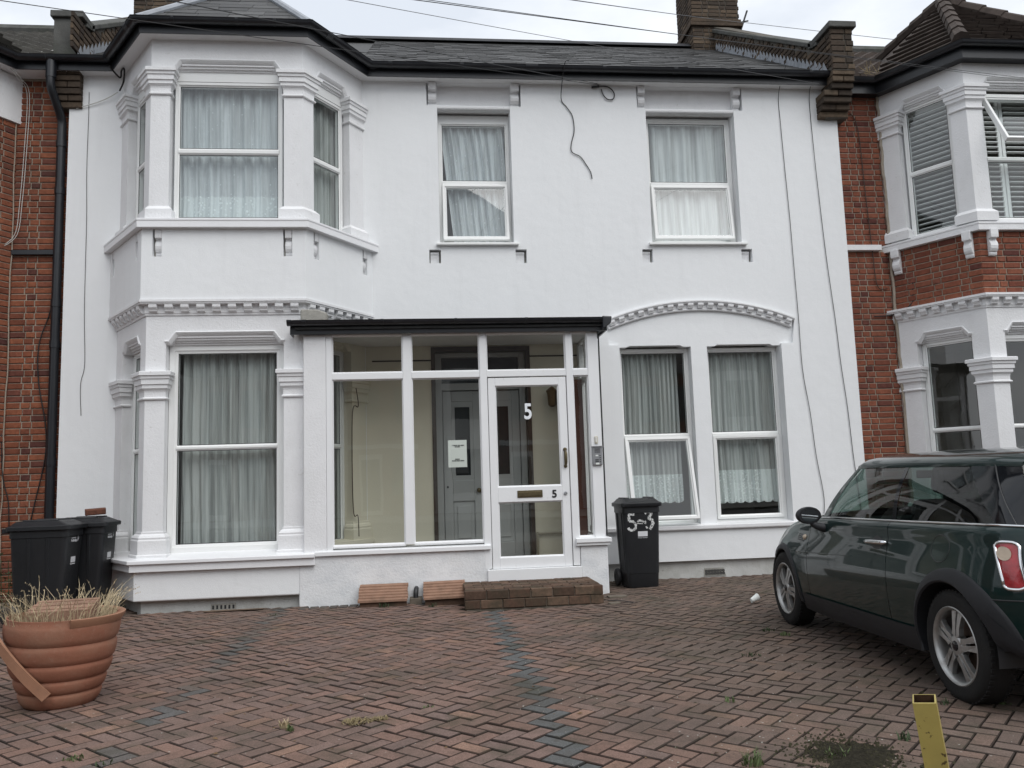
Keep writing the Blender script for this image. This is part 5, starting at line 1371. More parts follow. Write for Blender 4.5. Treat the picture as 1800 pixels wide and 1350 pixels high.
for i in range(900):
    x, y = rnd(-4, 5), rnd(-8, -1.5)
    if random.random() > (.25 if x < .5 else .9): continue
    k = rnd(.0025, .0055); z = dip(x, y) + .003
    a0 = rnd(0, 6.28); P = [Vector((x + k * rnd(.5, 1.6) * math.cos(a0 + 2.1 * j), y + k * rnd(.5, 1.6) * math.sin(a0 + 2.1 * j), z)) for j in range(3)]
    mb.add(P + [Vector((x, y, z + k * .8))], [(0, 1, 3), (1, 2, 3), (2, 0, 3)])
o = mb.build('grit', mat('pale_grit', (.36, .34, .30), .9), None, fix=False); tag(o, kind='stuff')
# dark soil spilt over the pavers at lower right
mb = MB(); cx, cy = gp(1500, 1330)
n = 90; pts = []
for j in range(n):
    a = 6.283 * j / n; r = 1 + .16 * math.sin(3 * a + 1) + .12 * math.sin(7 * a) + .06 * math.sin(17 * a) + rnd(-.12, .12)
    pts.append((cx + .20 * r * math.cos(a) + .05 * math.sin(a), cy + .25 * r * math.sin(a)))
rings = []
for f_, h in ((1, -.007), (.88, .002), (.66, .006), (.4, .008)):
    rings.append([Vector((cx + (x - cx) * f_, cy + (y - cy) * f_, dip(x, y) + h + rnd(-.003, .003))) for x, y in pts])
vs = [p for r in rings for p in r] + [Vector((cx, cy, GZ + .016))]
fs = [(i * n + j, i * n + (j + 1) % n, (i + 1) * n + (j + 1) % n, (i + 1) * n + j) for i in range(3) for j in range(n)] + [(3 * n + j, 3 * n + (j + 1) % n, 4 * n) for j in range(n)]
mb.add(vs, fs); o = mb.build('soil_patch', mat('dark_mossy_soil', (.027, .024, .017), .95, .1, .45, 60, 1.0, 60), None, smooth=True); tag(o, 'dark mossy soil patch spread over the pavers at the lower right', 'soil')

# ------------------------------------------------------------------ paper cup, board strip, loose bits
cup = thing('paper_cup', gp(1327, 1062) + (0,), 'crushed white paper cup lying on the pavers by the car front wheel', 'cup')
x, y = gp(1327, 1062)
M = Matrix.Translation((x - .035, y, GZ + .036)) @ Matrix.Rotation(R_(18), 4, 'Z') @ Matrix.Rotation(R_(72), 4, 'Y')
q = MB(); q.lathe([(.022, 0), (.036, .085), (.038, .087), (.035, .084), (.0215, .003), (.0, .003)], 18, M @ Matrix.Diagonal((1, .8, 1, 1))); q.build('cup_wall', M_PAPER, cup, smooth=40)
q = MB(); q.lathe([(.037, .085), (.0395, .087), (.037, .0895), (.0355, .087), (.037, .085)], 18, M @ Matrix.Diagonal((1, .8, 1, 1))); q.build('cup_rim', M_PAPER, cup, smooth=True)
bs = MB(); M = Matrix.Translation((-2.03, -1.08, GZ + .012)) @ Matrix.Rotation(R_(2), 4, 'Z') @ Matrix.Rotation(R_(-12), 4, 'X')
bs.box(-.30, .30, -.05, .05, -.006, .008, M); tag(bs.build('timber_strip', M_WOODSTRIP, None, bevel=.003), 'weathered timber strip lying against the bay plinth', 'timber strip')
for k, (px, py, w, d) in enumerate(((1080, 1062, .12, .07), (1085, 1050, .2, .12))):
    x, y = gp(px, py); q = MB(); q.box(-w / 2, w / 2, -d / 2, d / 2, -.01, .012, Matrix.Translation((x, y, GZ + .006)) @ Matrix.Rotation(rnd(-.3, .3), 4, 'Z'))
    tag(q.build('stone_slab', M_STEPSTONE, None, bevel=.004), ('small broken slab lying off the right end of the brick step', 'larger broken slab between the brick step and the wheelie bin')[k], 'slab')
sk = MB(); x, y = gp(1093, 1060); sk.tube(smoothpath([(x - .12, y + .12, GZ + .012), (x, y + .02, GZ + .02), (x + .1, y - .08, GZ + .012)]), .004, 6); tag(sk.build('twig', M_DARKMETAL), 'thin dark twig lying by the right end of the brick step', 'twig')
# dry leaves and scraps
M_DL = mat('dry_leaf', (.16, .10, .05), .8, .2, .3, 40)
dl = MB(); dl.add([(-.018, 0, 0), (0, -.010, .004), (.020, 0, .001), (0, .010, .005)], [(0, 1, 2, 3)]); dlm = dl.mesh('dry_leaf', M_DL, fix=False)
for i in range(46):
    px, py = rnd(360, 1340), rnd(1085, 1340)
    x, y = gp(px, py)
    if not inside(x, y): continue
    o = bpy.data.objects.new('dry_leaf', dlm); o.location = (x, y, dip(x, y) + .004); o.rotation_euler = (rnd(-.3, .3), rnd(-.3, .3), rnd(0, 6)); k = rnd(.4, 1.0); o.scale = (k, k, k)
    COL.objects.link(o); tag(o, 'small dry brown leaf lying on the pavers', 'leaf', 'dry leaves scattered on the driveway')

# ------------------------------------------------------------------ wheelie bins (built facing -y, then placed)
def make_bin(loc, rz, label, logo, paint_txt, w=.47, d=.54, h=.925):
    t = thing('wheelie_bin', (0, 0, 0), label, 'wheelie bin', 'black wheelie bins')
    mb = MB()
    def rr(w_, d_, z, y0, r=.05, n=4):
        pts = []
        for cx, cy, a0 in ((w_ / 2 - r, d_ / 2 - r, 0), (-w_ / 2 + r, d_ / 2 - r, 90), (-w_ / 2 + r, -d_ / 2 + r, 180), (w_ / 2 - r, -d_ / 2 + r, 270)):
            for k in range(n + 1):
                a = R_(a0 + 90 * k / n); pts.append((cx + r * math.cos(a), cy + r * math.sin(a) + y0, z))
        return pts
    levels = [(w * .80, d * .74, .005, .0), (w * .82, d * .76, .02, .0), (w * .845, d * .80, .16, .0), (w * .86, d * .82, .165, .0), (w * .955, d * .965, h - .075, 0), (w * .985, d * 1.0, h - .07, 0), (w * .985, d * 1.0, h - .03, 0), (w * .99, d * 1.0, h - .004, 0)]
    rows = [rr(a, b, z, y) for a, b, z, y in levels]; m = len(rows[0])
    mb.add([p for r in rows for p in r], [(i * m + j, i * m + (j + 1) % m, (i + 1) * m + (j + 1) % m, (i + 1) * m + j) for i in range(len(rows) - 1) for j in range(m)] + [tuple(reversed(range(m)))])
    mb.build('body', M_BIN, t, smooth=32)
    # raised ribs on the sides, grip panel on the front
    for sx in (-1, 1):
        for yy in (-.10, .08):
            q = MB(); x0 = w * .415; x1 = w * .478
            q.add([(sx * x0, yy - .02, .2), (sx * (x0 + .012), yy - .012, .2), (sx * (x0 + .012), yy + .012, .2), (sx * x0, yy + .02, .2), (sx * x1, yy - .02, h - .08), (sx * (x1 + .012), yy - .012, h - .08), (sx * (x1 + .012), yy + .012, h - .08), (sx * x1, yy + .02, h - .08)], [(0, 1, 5, 4), (1, 2, 6, 5), (2, 3, 7, 6), (0, 3, 2, 1), (4, 5, 6, 7)]); q.build('rib', M_BIN, t)
    lid = MB()
    lv = [(w * 1.06, d * 1.09, h, -.004), (w * 1.075, d * 1.10, h + .004, -.004), (w * 1.075, d * 1.10, h + .038, -.004), (w * 1.05, d * 1.075, h + .045, -.004), (w * .97, d * 1.0, h + .052, .0), (w * .84, d * .78, h + .088, .02), (w * .80, d * .74, h + .092, .02)]
    rows = [rr(a, b, z, y, .04) for a, b, z, y in lv]
    lid.add([p for r in rows for p in r], [(i * m + j, i * m + (j + 1) % m, (i + 1) * m + (j + 1) % m, (i + 1) * m + j) for i in range(len(rows) - 1) for j in range(m)] + [tuple((len(rows) - 1) * m + k for k in range(m)), tuple(reversed(range(m)))])
    ld = lid.build('lid', M_BIN, t, smooth=32)
    for x0, x1 in ((-w * .40, -w * .26), (w * .26, w * .40)):
        q = MB(); q.box(x0, x1, -d * .30, d * .30, h + .086, h + .106); q.build('lid_ridge', M_BIN, ld, bevel=.012)
    q = MB(); q.box(-w * .25, w * .25, -d * .42, -d * .30, h + .058, h + .078); q.build('lid_step', M_BIN, ld, bevel=.01)
    # handle at the back with hinge lugs
    q = MB(); q.tube([(-w * .42, d * .60, h + .012), (w * .42, d * .60, h + .012)], .014, 10)
    for x in (-w * .40, -w * .12, w * .12, w * .40): q.box(x - .02, x + .02, d * .48, d * .62, h - .02, h + .028)
    q.build('handle', M_BIN, t, bevel=.004)
    q = MB(); q.tube([(-w * .46, d * .40, .10), (w * .46, d * .40, .10)], .011, 8); q.build('axle', M_DARKMETAL, t)
    for sx in (-1, 1):
        q = MB(); M = Matrix.Translation((sx * w * .47, d * .40, .10)) @ Matrix.Rotation(R_(90), 4, 'Y')
        q.lathe([(.035, -.022), (.085, -.024), (.098, -.016), (.10, 0), (.098, .016), (.085, .024), (.035, .022)], 24, M); wh = q.build('wheel', M_SEAL, t, smooth=40)
        q = MB(); q.lathe([(0, .015), (.03, .018), (.038, .01), (.038, -.01), (.03, -.018), (0, -.015)], 16, M); q.build('hub', M_BIN, wh, smooth=40)
    # front face plane leans out: helper for print
    def ff(s, z, tt=0):
        f_ = (z - .165) / (h - .075 - .165); y = -(d * .82 + (d * .965 - d * .82) * f_) / 2
        return (s, y - .0015 - tt, z)
    q = MB(); q.add([ff(-.055, .585), ff(.060, .585), ff(.060, .643), ff(-.055, .643)], [(0, 1, 2, 3)]); q.build('label_panel', M_BINPRINT, t)
    text_obj('House Number', .0185, ff, .002, .565, .0, M_BINPRINT, 'print', t)
    if logo:
        text_obj('Redbridge', .034, ff, -.01, .795, .0, M_BINPRINT, 'council_print', t, bold=.0006)
        text_obj('London Borough of', .014, ff, -.022, .828, .0, M_BINPRINT, 'council_print', t)
        q = MB(); q.add([ff(.070, .79), ff(.086, .825), ff(.092, .865), ff(.078, .835)], [(0, 1, 2, 3)]); q.add([ff(.076, .79), ff(.098, .805), ff(.112, .835), ff(.096, .825)], [(0, 1, 2, 3)]); q.build('council_mark', M_BINPRINT, t)
    if paint_txt:
        def stroke(pts, wd, par):
            pts = [Vector((a * 1.14 - .006, .655 + (b - .705) * 1.14)) for a, b in pts]; wd *= 1.32; sp = []
            for i in range(len(pts) - 1):
                for k in range(6): sp.append(pts[i].lerp(pts[i + 1], k / 6))
            sp.append(pts[-1]); L, R = [], []
            for i, p in enumerate(sp):
                a, b = sp[max(i - 1, 0)], sp[min(i + 1, len(sp) - 1)]; d_ = (b - a).normalized(); nn = Vector((-d_.y, d_.x))
                k = wd * .5 * rnd(.72, 1.22); L.append(p + nn * k); R.append(p - nn * k * rnd(.8, 1.1))
            q = MB(); n = len(sp)
            q.add([ff(v.x, v.y, .0004) for v in L] + [ff(v.x, v.y, .0004) for v in R], [(i, i + 1, n + i + 1, n + i) for i in range(n - 1)]); q.build('painted_number', M_SPLASH, t, fix=False)
        stroke([(-.075, .865), (-.130, .868), (-.133, .80)], .022, t); stroke([(-.131, .80), (-.09, .795), (-.062, .765), (-.068, .725), (-.10, .705), (-.135, .718), (-.142, .735)], .022, t)
        stroke([(-.045, .790), (-.018, .805), (.016, .792), (.024, .784)], .019, t); stroke([(-.05, .775), (.012, .770)], .007, t); stroke([(.028, .77), (.048, .788)], .007, t); stroke([(.032, .79), (.044, .768)], .007, t); stroke([(.040, .800), (.040, .765)], .006, t)
        stroke([(.035, .870), (.06, .888), (.105, .880), (.100, .855), (.070, .825)], .023, t); stroke([(.070, .828), (.112, .800), (.118, .768), (.100, .735), (.083, .712)], .025, t); stroke([(.043, .742), (.058, .722)], .016, t)
    t.location = loc; t.rotation_euler = (0, 0, rz); return t
make_bin((2.455, -.575, GZ), R_(3), 'black wheelie bin painted 5-3 in white by the porch', False, True, w=.455, d=.42)
make_bin((-3.87, -1.19, GZ), R_(91), 'front black wheelie bin at left, nearest the flower pot', True, False, w=.47, d=.555)
make_bin((-3.68, -.70, GZ), R_(92), 'rear black wheelie bin with a brick on its lid, next to the bay', True, False, w=.46, d=.52)
bo = bpy.data.objects.new('loose_brick', brick_mesh(.20, .10, .065, M_BRICKLOOSE, .010)); COL.objects.link(bo); bo.location = (-3.70, -.80, .925 + .092 + GZ + .014); bo.rotation_euler = (R_(5), R_(-3), R_(25))
bo.location = (-3.66, -.78, 1.022)
tag(bo, 'broken reddish brick lying on the lid of the rear bin', 'brick')

# ------------------------------------------------------------------ the big broken planter
def cpt(px, py, w): return CAM_LOC + (C_FWD + C_RIGHT * ((px - 900) / CAM_F) + C_UP * ((675 - py) / CAM_F)) * w
PX, PYY = -2.285, -4.63
PT = thing('plant_pot', (PX, PYY, 0), 'large ribbed terracotta plastic pot with a broken drooping rim', 'plant pot')
PH_ = .565
M0 = Matrix.Translation((PX, PYY, GZ)) @ Matrix.Rotation(R_(1.5), 4, 'Y') @ Matrix.Diagonal((.875, .875, .955, 1))
prof = [(0, .0), (.225, .0), (.236, .012)]
bands = [(.236, .090, .262), (.262, .175, .292), (.292, .275, .330), (.330, .395, .352), (.352, .53, .368)]
zz = .012
prev = .236
for r0, z1, r1 in bands:
    for k in range(1, 8):
        u = k / 7; prof.append((r0 + (r1 - r0) * u + .012 * math.sin(math.pi * u) ** .7 + (-.007 if k == 7 else 0), zz + (z1 - zz) * u))
    zz = z1
prof += [(.362, .555), (.350, .556), (.345, .50), (.33, .47), (.0, .47)]
q = MB(); q.lathe(prof, 64, M0)
q.v = [tuple(Vector((PX, PYY, p[2])) + (Vector(p) - Vector((PX, PYY, p[2]))) * (1 + .006 * math.sin(5 * math.atan2(p[1] - PYY, p[0] - PX) + p[2] * 9) + .004 * math.sin(11 * p[2] + 3 * math.atan2(p[1] - PYY, p[0] - PX)))) for p in q.v]; q.build('pot_body', M_POT, PT, smooth=50)
q = MB(); q.lathe([(.0, .505), (.2, .512), (.335, .498), (.352, .49)], 40, M0); q.build('soil', M_SOIL, PT)
# the rim that is still on (right and back)
rp = [(.362, .512), (.374, .508), (.398, .545), (.400, .560), (.386, .564), (.362, .556)]
q = MB(); q.lathe(rp + [rp[0]], 40, M0, R_(-62), R_(150)); q.build('rim', M_POTRIM, PT, smooth=50)
# the torn length of rim hanging down at the left
q = MB(); path = smoothpath([cpt(-12, 1092, 4.98), cpt(-4, 1122, 4.91), cpt(14, 1152, 4.85), cpt(45, 1190, 4.82), cpt(82, 1226, 4.84)], 8)
for i in range(len(path) - 1): pass
secs = []
for i, p in enumerate(path):
    a, b = path[max(i - 1, 0)], path[min(i + 1, len(path) - 1)]; tdir = (b - a).normalized(); out = Vector((p.x - PX, p.y - PYY, 0)).normalized(); up = tdir.cross(out).normalized()
    secs.append([p + up * a_ + out * b_ for a_, b_ in ((-.030, 0), (-.030, .014), (.026, .022), (.032, .016), (.032, 0))])
m_ = 5; q.add([v for s in secs for v in s], [(i * m_ + j, (i + 1) * m_ + j, (i + 1) * m_ + (j + 1) % m_, i * m_ + (j + 1) % m_) for i in range(len(secs) - 1) for j in range(m_)] + [(0, 1, 2, 3, 4), tuple((len(secs) - 1) * m_ + k for k in range(5))])
q.build('torn_rim', M_POTRIM, PT, smooth=50)
# slab lying on the soil
t = thing('ribbed_slab', (PX + .04, PYY, .5), 'ribbed brown clay tile lying on the soil of the big pot', 'tile')
M = Matrix.Translation((PX + .015, PYY - .01, .545)) @ Matrix.Diagonal((.9, .9, 1.2, 1)) @ Matrix.Rotation(R_(8), 4, 'Z') @ Matrix.Rotation(R_(5), 4, 'X')
for k in range(6):
    q = MB(); q.box(-.20, .20, -.155 + k * .052, -.155 + k * .052 + .046, 0, .022 + .004 * (k % 2), M); q.build('rib', M_TILECLAY, t, bevel=.003)
q = MB(); q.box(-.20, .20, -.158, .158, -.055, .004, M); q.build('tile_body', M_TILECLAY, t)
# dry grass round the edge
mb = MB()
for i in range(470):
    a = rnd(0, 6.28); r = rnd(.215, .305); bx, by = PX + r * math.cos(a), PYY + r * math.sin(a)
    if random.random() < .12: a = rnd(3.6, 5.8); bx, by = PX + r * math.cos(a), PYY + r * math.sin(a)
    hh = random.choice([.05, .07, .09, .12, .15, .18, .21]) * rnd(.7, 1.25); la = a + rnd(-1.4, 1.4); ll = hh * rnd(.1, .9)
    p0 = Vector((bx, by, .462)); p1 = p0 + Vector((ll * .3 * math.cos(la), ll * .3 * math.sin(la), hh * .55)); p2 = p0 + Vector((ll * .75 * math.cos(la + .2), ll * .75 * math.sin(la + .2), hh * .85)); p3 = p0 + Vector((ll * 1.2 * math.cos(la + .3), ll * 1.2 * math.sin(la + .3), hh * rnd(.75, 1.08)))
    s = Vector((C_RIGHT.x * .8 + rnd(-.4, .4), C_RIGHT.y + rnd(-.5, .5), 0)).normalized() * rnd(.0011, .0022)
    mb.add([p0 - s, p0 + s, p1 + s, p1 - s, p2 + s * .7, p2 - s * .7, p3], [(0, 1, 2, 3), (3, 2, 4, 5), (5, 4, 6)])
    if hh > .11 and random.random() < .5:                    # seed heads
        for k in range(4):
            c = p3.lerp(p2, k * .16); e = Vector((rnd(-.006, .006), rnd(-.006, .006), .010))
            mb.add([c - s * 1.6, c + s * 1.6, c + e], [(0, 1, 2)])
o = mb.build('dry_grass', M_STRAW, None, fix=False); tag(o, 'dry straw-coloured grass growing round the edge of the big pot', 'dry grass')
# shrub scraps behind the bins at the far left
mb = MB()
for i in range(700):
    x, y, z = -4.9 + rnd(-.6, .42), -.45 + rnd(-.5, .5), abs(random.gauss(.22, .22)); k = rnd(.012, .03)
    d1 = Vector((rnd(-1, 1), rnd(-1, 1), rnd(-.4, 1))).normalized() * k; d2 = Vector((rnd(-1, 1), rnd(-1, 1), rnd(-1, 1))).normalized() * k * .5; c = Vector((x, y, z))
    mb.add([c - d1, c + d2, c + d1, c - d2], [(0, 1, 2, 3)])
for i in range(30):
    x, y = -4.9 + rnd(-.5, .4), -.45 + rnd(-.4, .4); mb.tube([(x, y, -.02), (x + rnd(-.1, .1), y + rnd(-.1, .1), rnd(.2, .6))], .004, 4)
o = mb.build('ivy_bush', M_LEAFD, None, fix=False); tag(o, 'low dark leafy bush in the corner behind the bins at far left', 'bush')
# unseen hedge far to the left, added to darken reflections in the car's paint
mb = MB()
for i in range(5200):
    x, y, z = -6.3 + random.gauss(0, .22), rnd(-9.0, -2.2), rnd(.0, 1.75); k = rnd(.03, .06)
    d1 = Vector((rnd(-1, 1), rnd(-1, 1), rnd(-.6, 1))).normalized() * k; d2 = Vector((rnd(-1, 1), rnd(-1, 1), rnd(-1, 1))).normalized() * k * .6; c = Vector((x, y, z))
    mb.add([c - d1, c + d2, c + d1, c - d2], [(0, 1, 2, 3)])
mb.box(-6.45, -6.15, -9.0, -2.2, -.02, 1.5)
o = mb.build('reflection_hedge', M_LEAFD, None, fix=False); tag(o, 'unseen dark green hedge left of the driveway, added to darken the car reflections', 'hedge')

# ------------------------------------------------------------------ yellow post
ax_ = (C_UP - C_RIGHT * .190).normalized()                 # it leans towards the street and to the left
yy = C_FWD + C_RIGHT * .47 + C_UP * .16; yy = (yy - ax_ * yy.dot(ax_)).normalized(); yx = yy.cross(ax_).normalized()
front_mid = CAM_LOC + (C_FWD + C_RIGHT * ((1624.5 - 900) / CAM_F) + C_UP * ((675 - 1236) / CAM_F)) * 2.10
pt_top = front_mid + yy * .0275
YP = thing('yellow_post', (pt_top.x + .10, pt_top.y + .13, 0), 'hollow square yellow metal post leaning in the foreground beside the car', 'post')
MP = Matrix((yx, yy, ax_)).transposed().to_4x4(); MP.translation = pt_top
q = MB(); w2, th = .0275, .0035; Lp = (pt_top.z + .1) / ax_.z
sq = lambda a, z: [(-a, -a, z), (a, -a, z), (a, a, z), (-a, a, z)]
vs = [MP @ Vector(p) for p in sq(w2, -Lp) + sq(w2, -.001) + sq(w2 - .001, 0) + sq(w2 - th, 0)]
q.add(vs, [(a + i, a + (i + 1) % 4, a + 4 + (i + 1) % 4, a + 4 + i) for a in (0, 4, 8) for i in range(4)]); q.build('tube', M_YELLOW, YP)
q = MB(); vs = [MP @ Vector(p) for p in sq(w2 - th, -.0005) + sq(w2 - th, -.25)]; q.add(vs, [(i, (i + 1) % 4, 4 + (i + 1) % 4, 4 + i) for i in range(4)] + [(4, 5, 6, 7)]); q.build('inside', M_RUST, YP)
# ------------------------------------------------------------------ small dark green hatchback (x forward, y left, z up; ground at 0)
def car_paint():
    m, nt, n, l, b = nodes_of('dark_green_car_paint')
    b.inputs['Base Color'].default_value = (.0025, .0155, .0145, 1); b.inputs['Roughness'].default_value = .35; b.inputs['Specular IOR Level'].default_value = .15
    b.inputs['Coat Weight'].default_value = 1; b.inputs['Coat Roughness'].default_value = .02; b.inputs['Coat IOR'].default_value = 1.36
    bump(nt, b, pos_noise(nt, 3, 2), .02, .02); return m
M_CARP = car_paint()
M_CARBLACK = mat('car_black_plastic', (.015, .016, .0185), .55, .4, .1, 6, .1, 200)
M_CARGLOSSB = mat('car_black_gloss', (.008, .009, .011), .06, .5)
M_CHROME = mat('chrome', (.70, .71, .72), .08, .5, 0, 0, 0, 0, metal=1)
M_TYRE = mat('tyre_rubber', (.0135, .013, .0128), .82, .3, .15, 14, .25, 90, stain=[(6, .5, .75, .35, (.030, .026, .022), None)])
M_ALLOY = mat('silver_alloy', (.42, .42, .41), .36, .5, .08, 20, 0, 0, metal=.75, stain=[(14, .52, .72, .45, (.13, .10, .08), None)])
M_BRAKE = mat('rusty_brake_disc', (.09, .06, .045), .7, .3, .3, 20, .2, 40)
M_REDLENS = mat('red_tail_lens', (.30, .010, .016), .10, .6, .25, 22, .25, 60, coat=.6)
M_AMBER = mat('clear_indicator_lens', (.45, .36, .27), .12, .6, .1, 30, .2, 60)
M_SEAT = mat('dark_seat_fabric', (.022, .023, .026), .9, .3, .15, 20)
M_PLATE = mat('yellow_number_plate', (.50, .36, .03), .4)

CAR = thing('parked_car', (0, 0, 0), 'small dark green hatchback parked facing the house on the right', 'car')
XS = [-1.795, -1.765, -1.70, -1.60, -1.42, -1.15, -.80, -.30, .25, .70, 1.05, 1.35, 1.58, 1.73, 1.82, 1.845]
LINES = {
 # name: (y list, z list) following XS
 'a': ([.50, .58, .67, .74, .775, .785, .785, .785, .785, .78, .765, .74, .68, .58, .42, .30], [.30, .30, .315, .345, .295, .205, .19, .185, .18, .18, .19, .20, .215, .23, .26, .28]),
 'b': ([.52, .61, .705, .780, .815, .824, .822, .822, .822, .822, .812, .785, .725, .615, .45, .32], [.33, .33, .345, .385, .40, .355, .325, .32, .315, .31, .315, .33, .35, .37, .39, .40]),
 'c': ([.55, .655, .745, .805, .835, .842, .842, .842, .842, .842, .832, .805, .745, .635, .465, .33], [.56, .56, .56, .56, .535, .54, .53, .52, .51, .505, .50, .49, .49, .49, .49, .49]),
 'd': ([.55, .655, .742, .798, .825, .832, .836, .836, .836, .832, .820, .792, .73, .622, .455, .32], [.68, .68, .68, .685, .69, .69, .68, .67, .66, .65, .64, .62, .60, .585, .57, .56]),
 'e': ([.52, .62, .700, .752, .784, .798, .806, .808, .806, .795, .775, .74, .68, .58, .42, .29], [.84, .84, .84, .845, .845, .84, .825, .815, .80, .785, .765, .735, .70, .665, .635, .62]),
 'f': ([.46, .545, .63, .695, .735, .757, .768, .772, .770, .745, .705, .655, .59, .50, .36, .25], [.945, .95, .955, .957, .955, .950, .942, .932, .920, .900, .870, .825, .775, .725, .68, .66]),
 'g': ([.30, .36, .42, .46, .49, .50, .50, .50, .50, .48, .45, .42, .38, .32, .23, .16], [.96, .965, .97, .972, .97, .965, .96, .95, .945, .945, .918, .870, .812, .752, .70, .675]),
 'h': ([0] * 16, [.965, .97, .975, .977, .975, .97, .965, .955, .955, .965, .935, .885, .825, .762, .708, .68]),
}
ORDER = 'abcdefgh'
def hermite(xs, ys, x):
    if x <= xs[0]: return ys[0]
    if x >= xs[-1]: return ys[-1]
    i = 0
    while xs[i + 1] < x: i += 1
    def slope(k):
        if k == 0: return (ys[1] - ys[0]) / (xs[1] - xs[0])
        if k == len(xs) - 1: return (ys[-1] - ys[-2]) / (xs[-1] - xs[-2])
        d0 = (ys[k] - ys[k - 1]) / (xs[k] - xs[k - 1]); d1 = (ys[k + 1] - ys[k]) / (xs[k + 1] - xs[k])
        return 0 if d0 * d1 <= 0 else 2 * d0 * d1 / (d0 + d1)
    h = xs[i + 1] - xs[i]; t = (x - xs[i]) / h; m0, m1 = slope(i) * h, slope(i + 1) * h
    return (2 * t ** 3 - 3 * t * t + 1) * ys[i] + (t ** 3 - 2 * t * t + t) * m0 + (-2 * t ** 3 + 3 * t * t) * ys[i + 1] + (t ** 3 - t * t) * m1
_sec = {}
def section(x):
    k = round(x, 4)
    if k not in _sec: _sec[k] = [(hermite(XS, LINES[c][0], x), hermite(XS, LINES[c][1], x)) for c in ORDER]
    return _sec[k]
def spt(x, v):
    """point on the left half section; v in 0..7 runs from the sill to the centre line"""
    sec = section(x); i = min(int(v), 6); t = v - i
    def P(k): return sec[max(0, min(7, k))] if k <= 7 else sec[7]
    p0, p1, p2, p3 = (P(i - 1), P(i), P(i + 1), P(i + 2)) if i < 6 else (P(5), P(6), P(7), (-P(6)[0], P(6)[1]))
    f = lambda a, b, c, d: .5 * (2 * b + (c - a) * t + (2 * a - 5 * b + 4 * c - d) * t * t + (3 * b - a - 3 * c + d) * t ** 3)
    return (x, f(p0[0], p1[0], p2[0], p3[0]), f(p0[1], p1[1], p2[1], p3[1]))
def side_y(x, z):
    """half width of the flank at height z"""
    lo, hi = 0.0, 5.0
    for _ in range(26):
        m = (lo + hi) / 2
        if spt(x, m)[2] < z: lo = m
        else: hi = m
    return spt(x, lo)[1]
WB = 1.2335; WR = .298
def xlist(a, b, n): return [a + (b - a) * i / n for i in range(n + 1)]
def strip(mb, xs, v0, v1, nv, side=1, off=0.):
    n0 = len(xs)
    vs = []
    for x in xs:
        for j in range(nv + 1):
            p = spt(x, v0 + (v1 - v0) * j / nv); vs.append((p[0], side * (p[1] + off), p[2]))
    mb.add(vs, [(i * (nv + 1) + j, (i + 1) * (nv + 1) + j, (i + 1) * (nv + 1) + j + 1, i * (nv + 1) + j + 1) for i in range(n0 - 1) for j in range(nv)])
def cut_arches(o):
    import bmesh
    cm = MB()
    for x in (-WB, WB):
        for y0, y1 in ((.50, 1.2), (-1.2, -.50)):
            k = 40; r = .345
            a = [(x + r * math.cos(2 * math.pi * i / k), y0, WR + r * math.sin(2 * math.pi * i / k)) for i in range(k)]; b = [(p[0], y1, p[2]) for p in a]
            cm.add(a + b, [(i, (i + 1) % k, k + (i + 1) % k, k + i) for i in range(k)] + [tuple(range(k)), tuple(k + i for i in reversed(range(k)))])
    c = cm.build('cutter', None)
    md = o.modifiers.new('b', 'BOOLEAN'); md.operation = 'DIFFERENCE'; md.object = c; md.solver = 'EXACT'
    bpy.context.view_layer.update()
    me = bpy.data.meshes.new_from_object(o.evaluated_get(bpy.context.evaluated_depsgraph_get()))
    o.modifiers.clear(); old = o.data; o.data = me; bpy.data.meshes.remove(old); bpy.data.objects.remove(c)
# lower shell (sides, bonnet, tail); drop faces inside the wheel arches by distance, which keeps the edge under the arch trim
def in_arch(p): return any((p[0] - x) ** 2 + (p[2] - WR) ** 2 < .352 ** 2 for x in (-WB, WB)) and abs(p[1]) > .4 and p[2] < .70
def drop_arch(mb):
    keep = []
    for f in mb.f:
        c = [sum(mb.v[i][k] for i in f) / len(f) for k in range(3)]
        if not in_arch(c): keep.append(f)
    mb.f = keep
DX0, DX1 = -.585, .672                                    # door shut lines
for side in (1, -1):
    pass
xs_rear = xlist(-1.795, DX0, 90); xs_door = xlist(DX0, DX1, 50); xs_front = xlist(DX1, 1.845, 90)
mb = MB()
for side in (1, -1):
    strip(mb, xs_rear, 1, 5, 40, side); strip(mb, xs_front, 1, 7, 60, side)
    strip(mb, xlist(-1.795, -1.50, 14), 5, 7, 10, side)
drop_arch(mb)
body = mb.build('body', M_CARP, CAR, smooth=True)
lo = MB()
for side in (1, -1): strip(lo, xlist(-1.795, 1.845, 180), 0, 1, 8, side)
drop_arch(lo); lo.build('lower_trim', M_CARBLACK, CAR, smooth=True)
# closing faces: tail, nose, floor
for x, nm in ((-1.795, 'tail_panel'), (1.845, 'nose_panel')):
    q = MB(); P = [spt(x, 7 * i / 28) for i in range(29)]; pts = P + [(p[0], -p[1], p[2]) for p in reversed(P[:-1])]; q.add(pts, [tuple(range(len(pts)))]); q.build(nm, M_CARP, CAR)
q = MB(); q.box(-.95, 1.70, -.52, .52, .20, .23); q.box(-1.74, -.95, -.52, .52, .31, .34); q.box(-.88, .88, -.76, .76, .20, .23); q.build('underbody', M_SEAL, CAR)
for x in (-WB, WB):                                         # dark wheel housings
    for sy in (1, -1):
        q = MB(); q.lathe([(.0, -.30), (.345, -.30), (.347, -.01)], 28, Matrix.Translation((x, sy * .80, WR)) @ Matrix.Rotation(R_(-90 if sy > 0 else 90), 4, 'X'), R_(172 if sy > 0 else -8), R_(368 if sy > 0 else 188)); q.build('wheel_housing', M_SEAL, CAR)
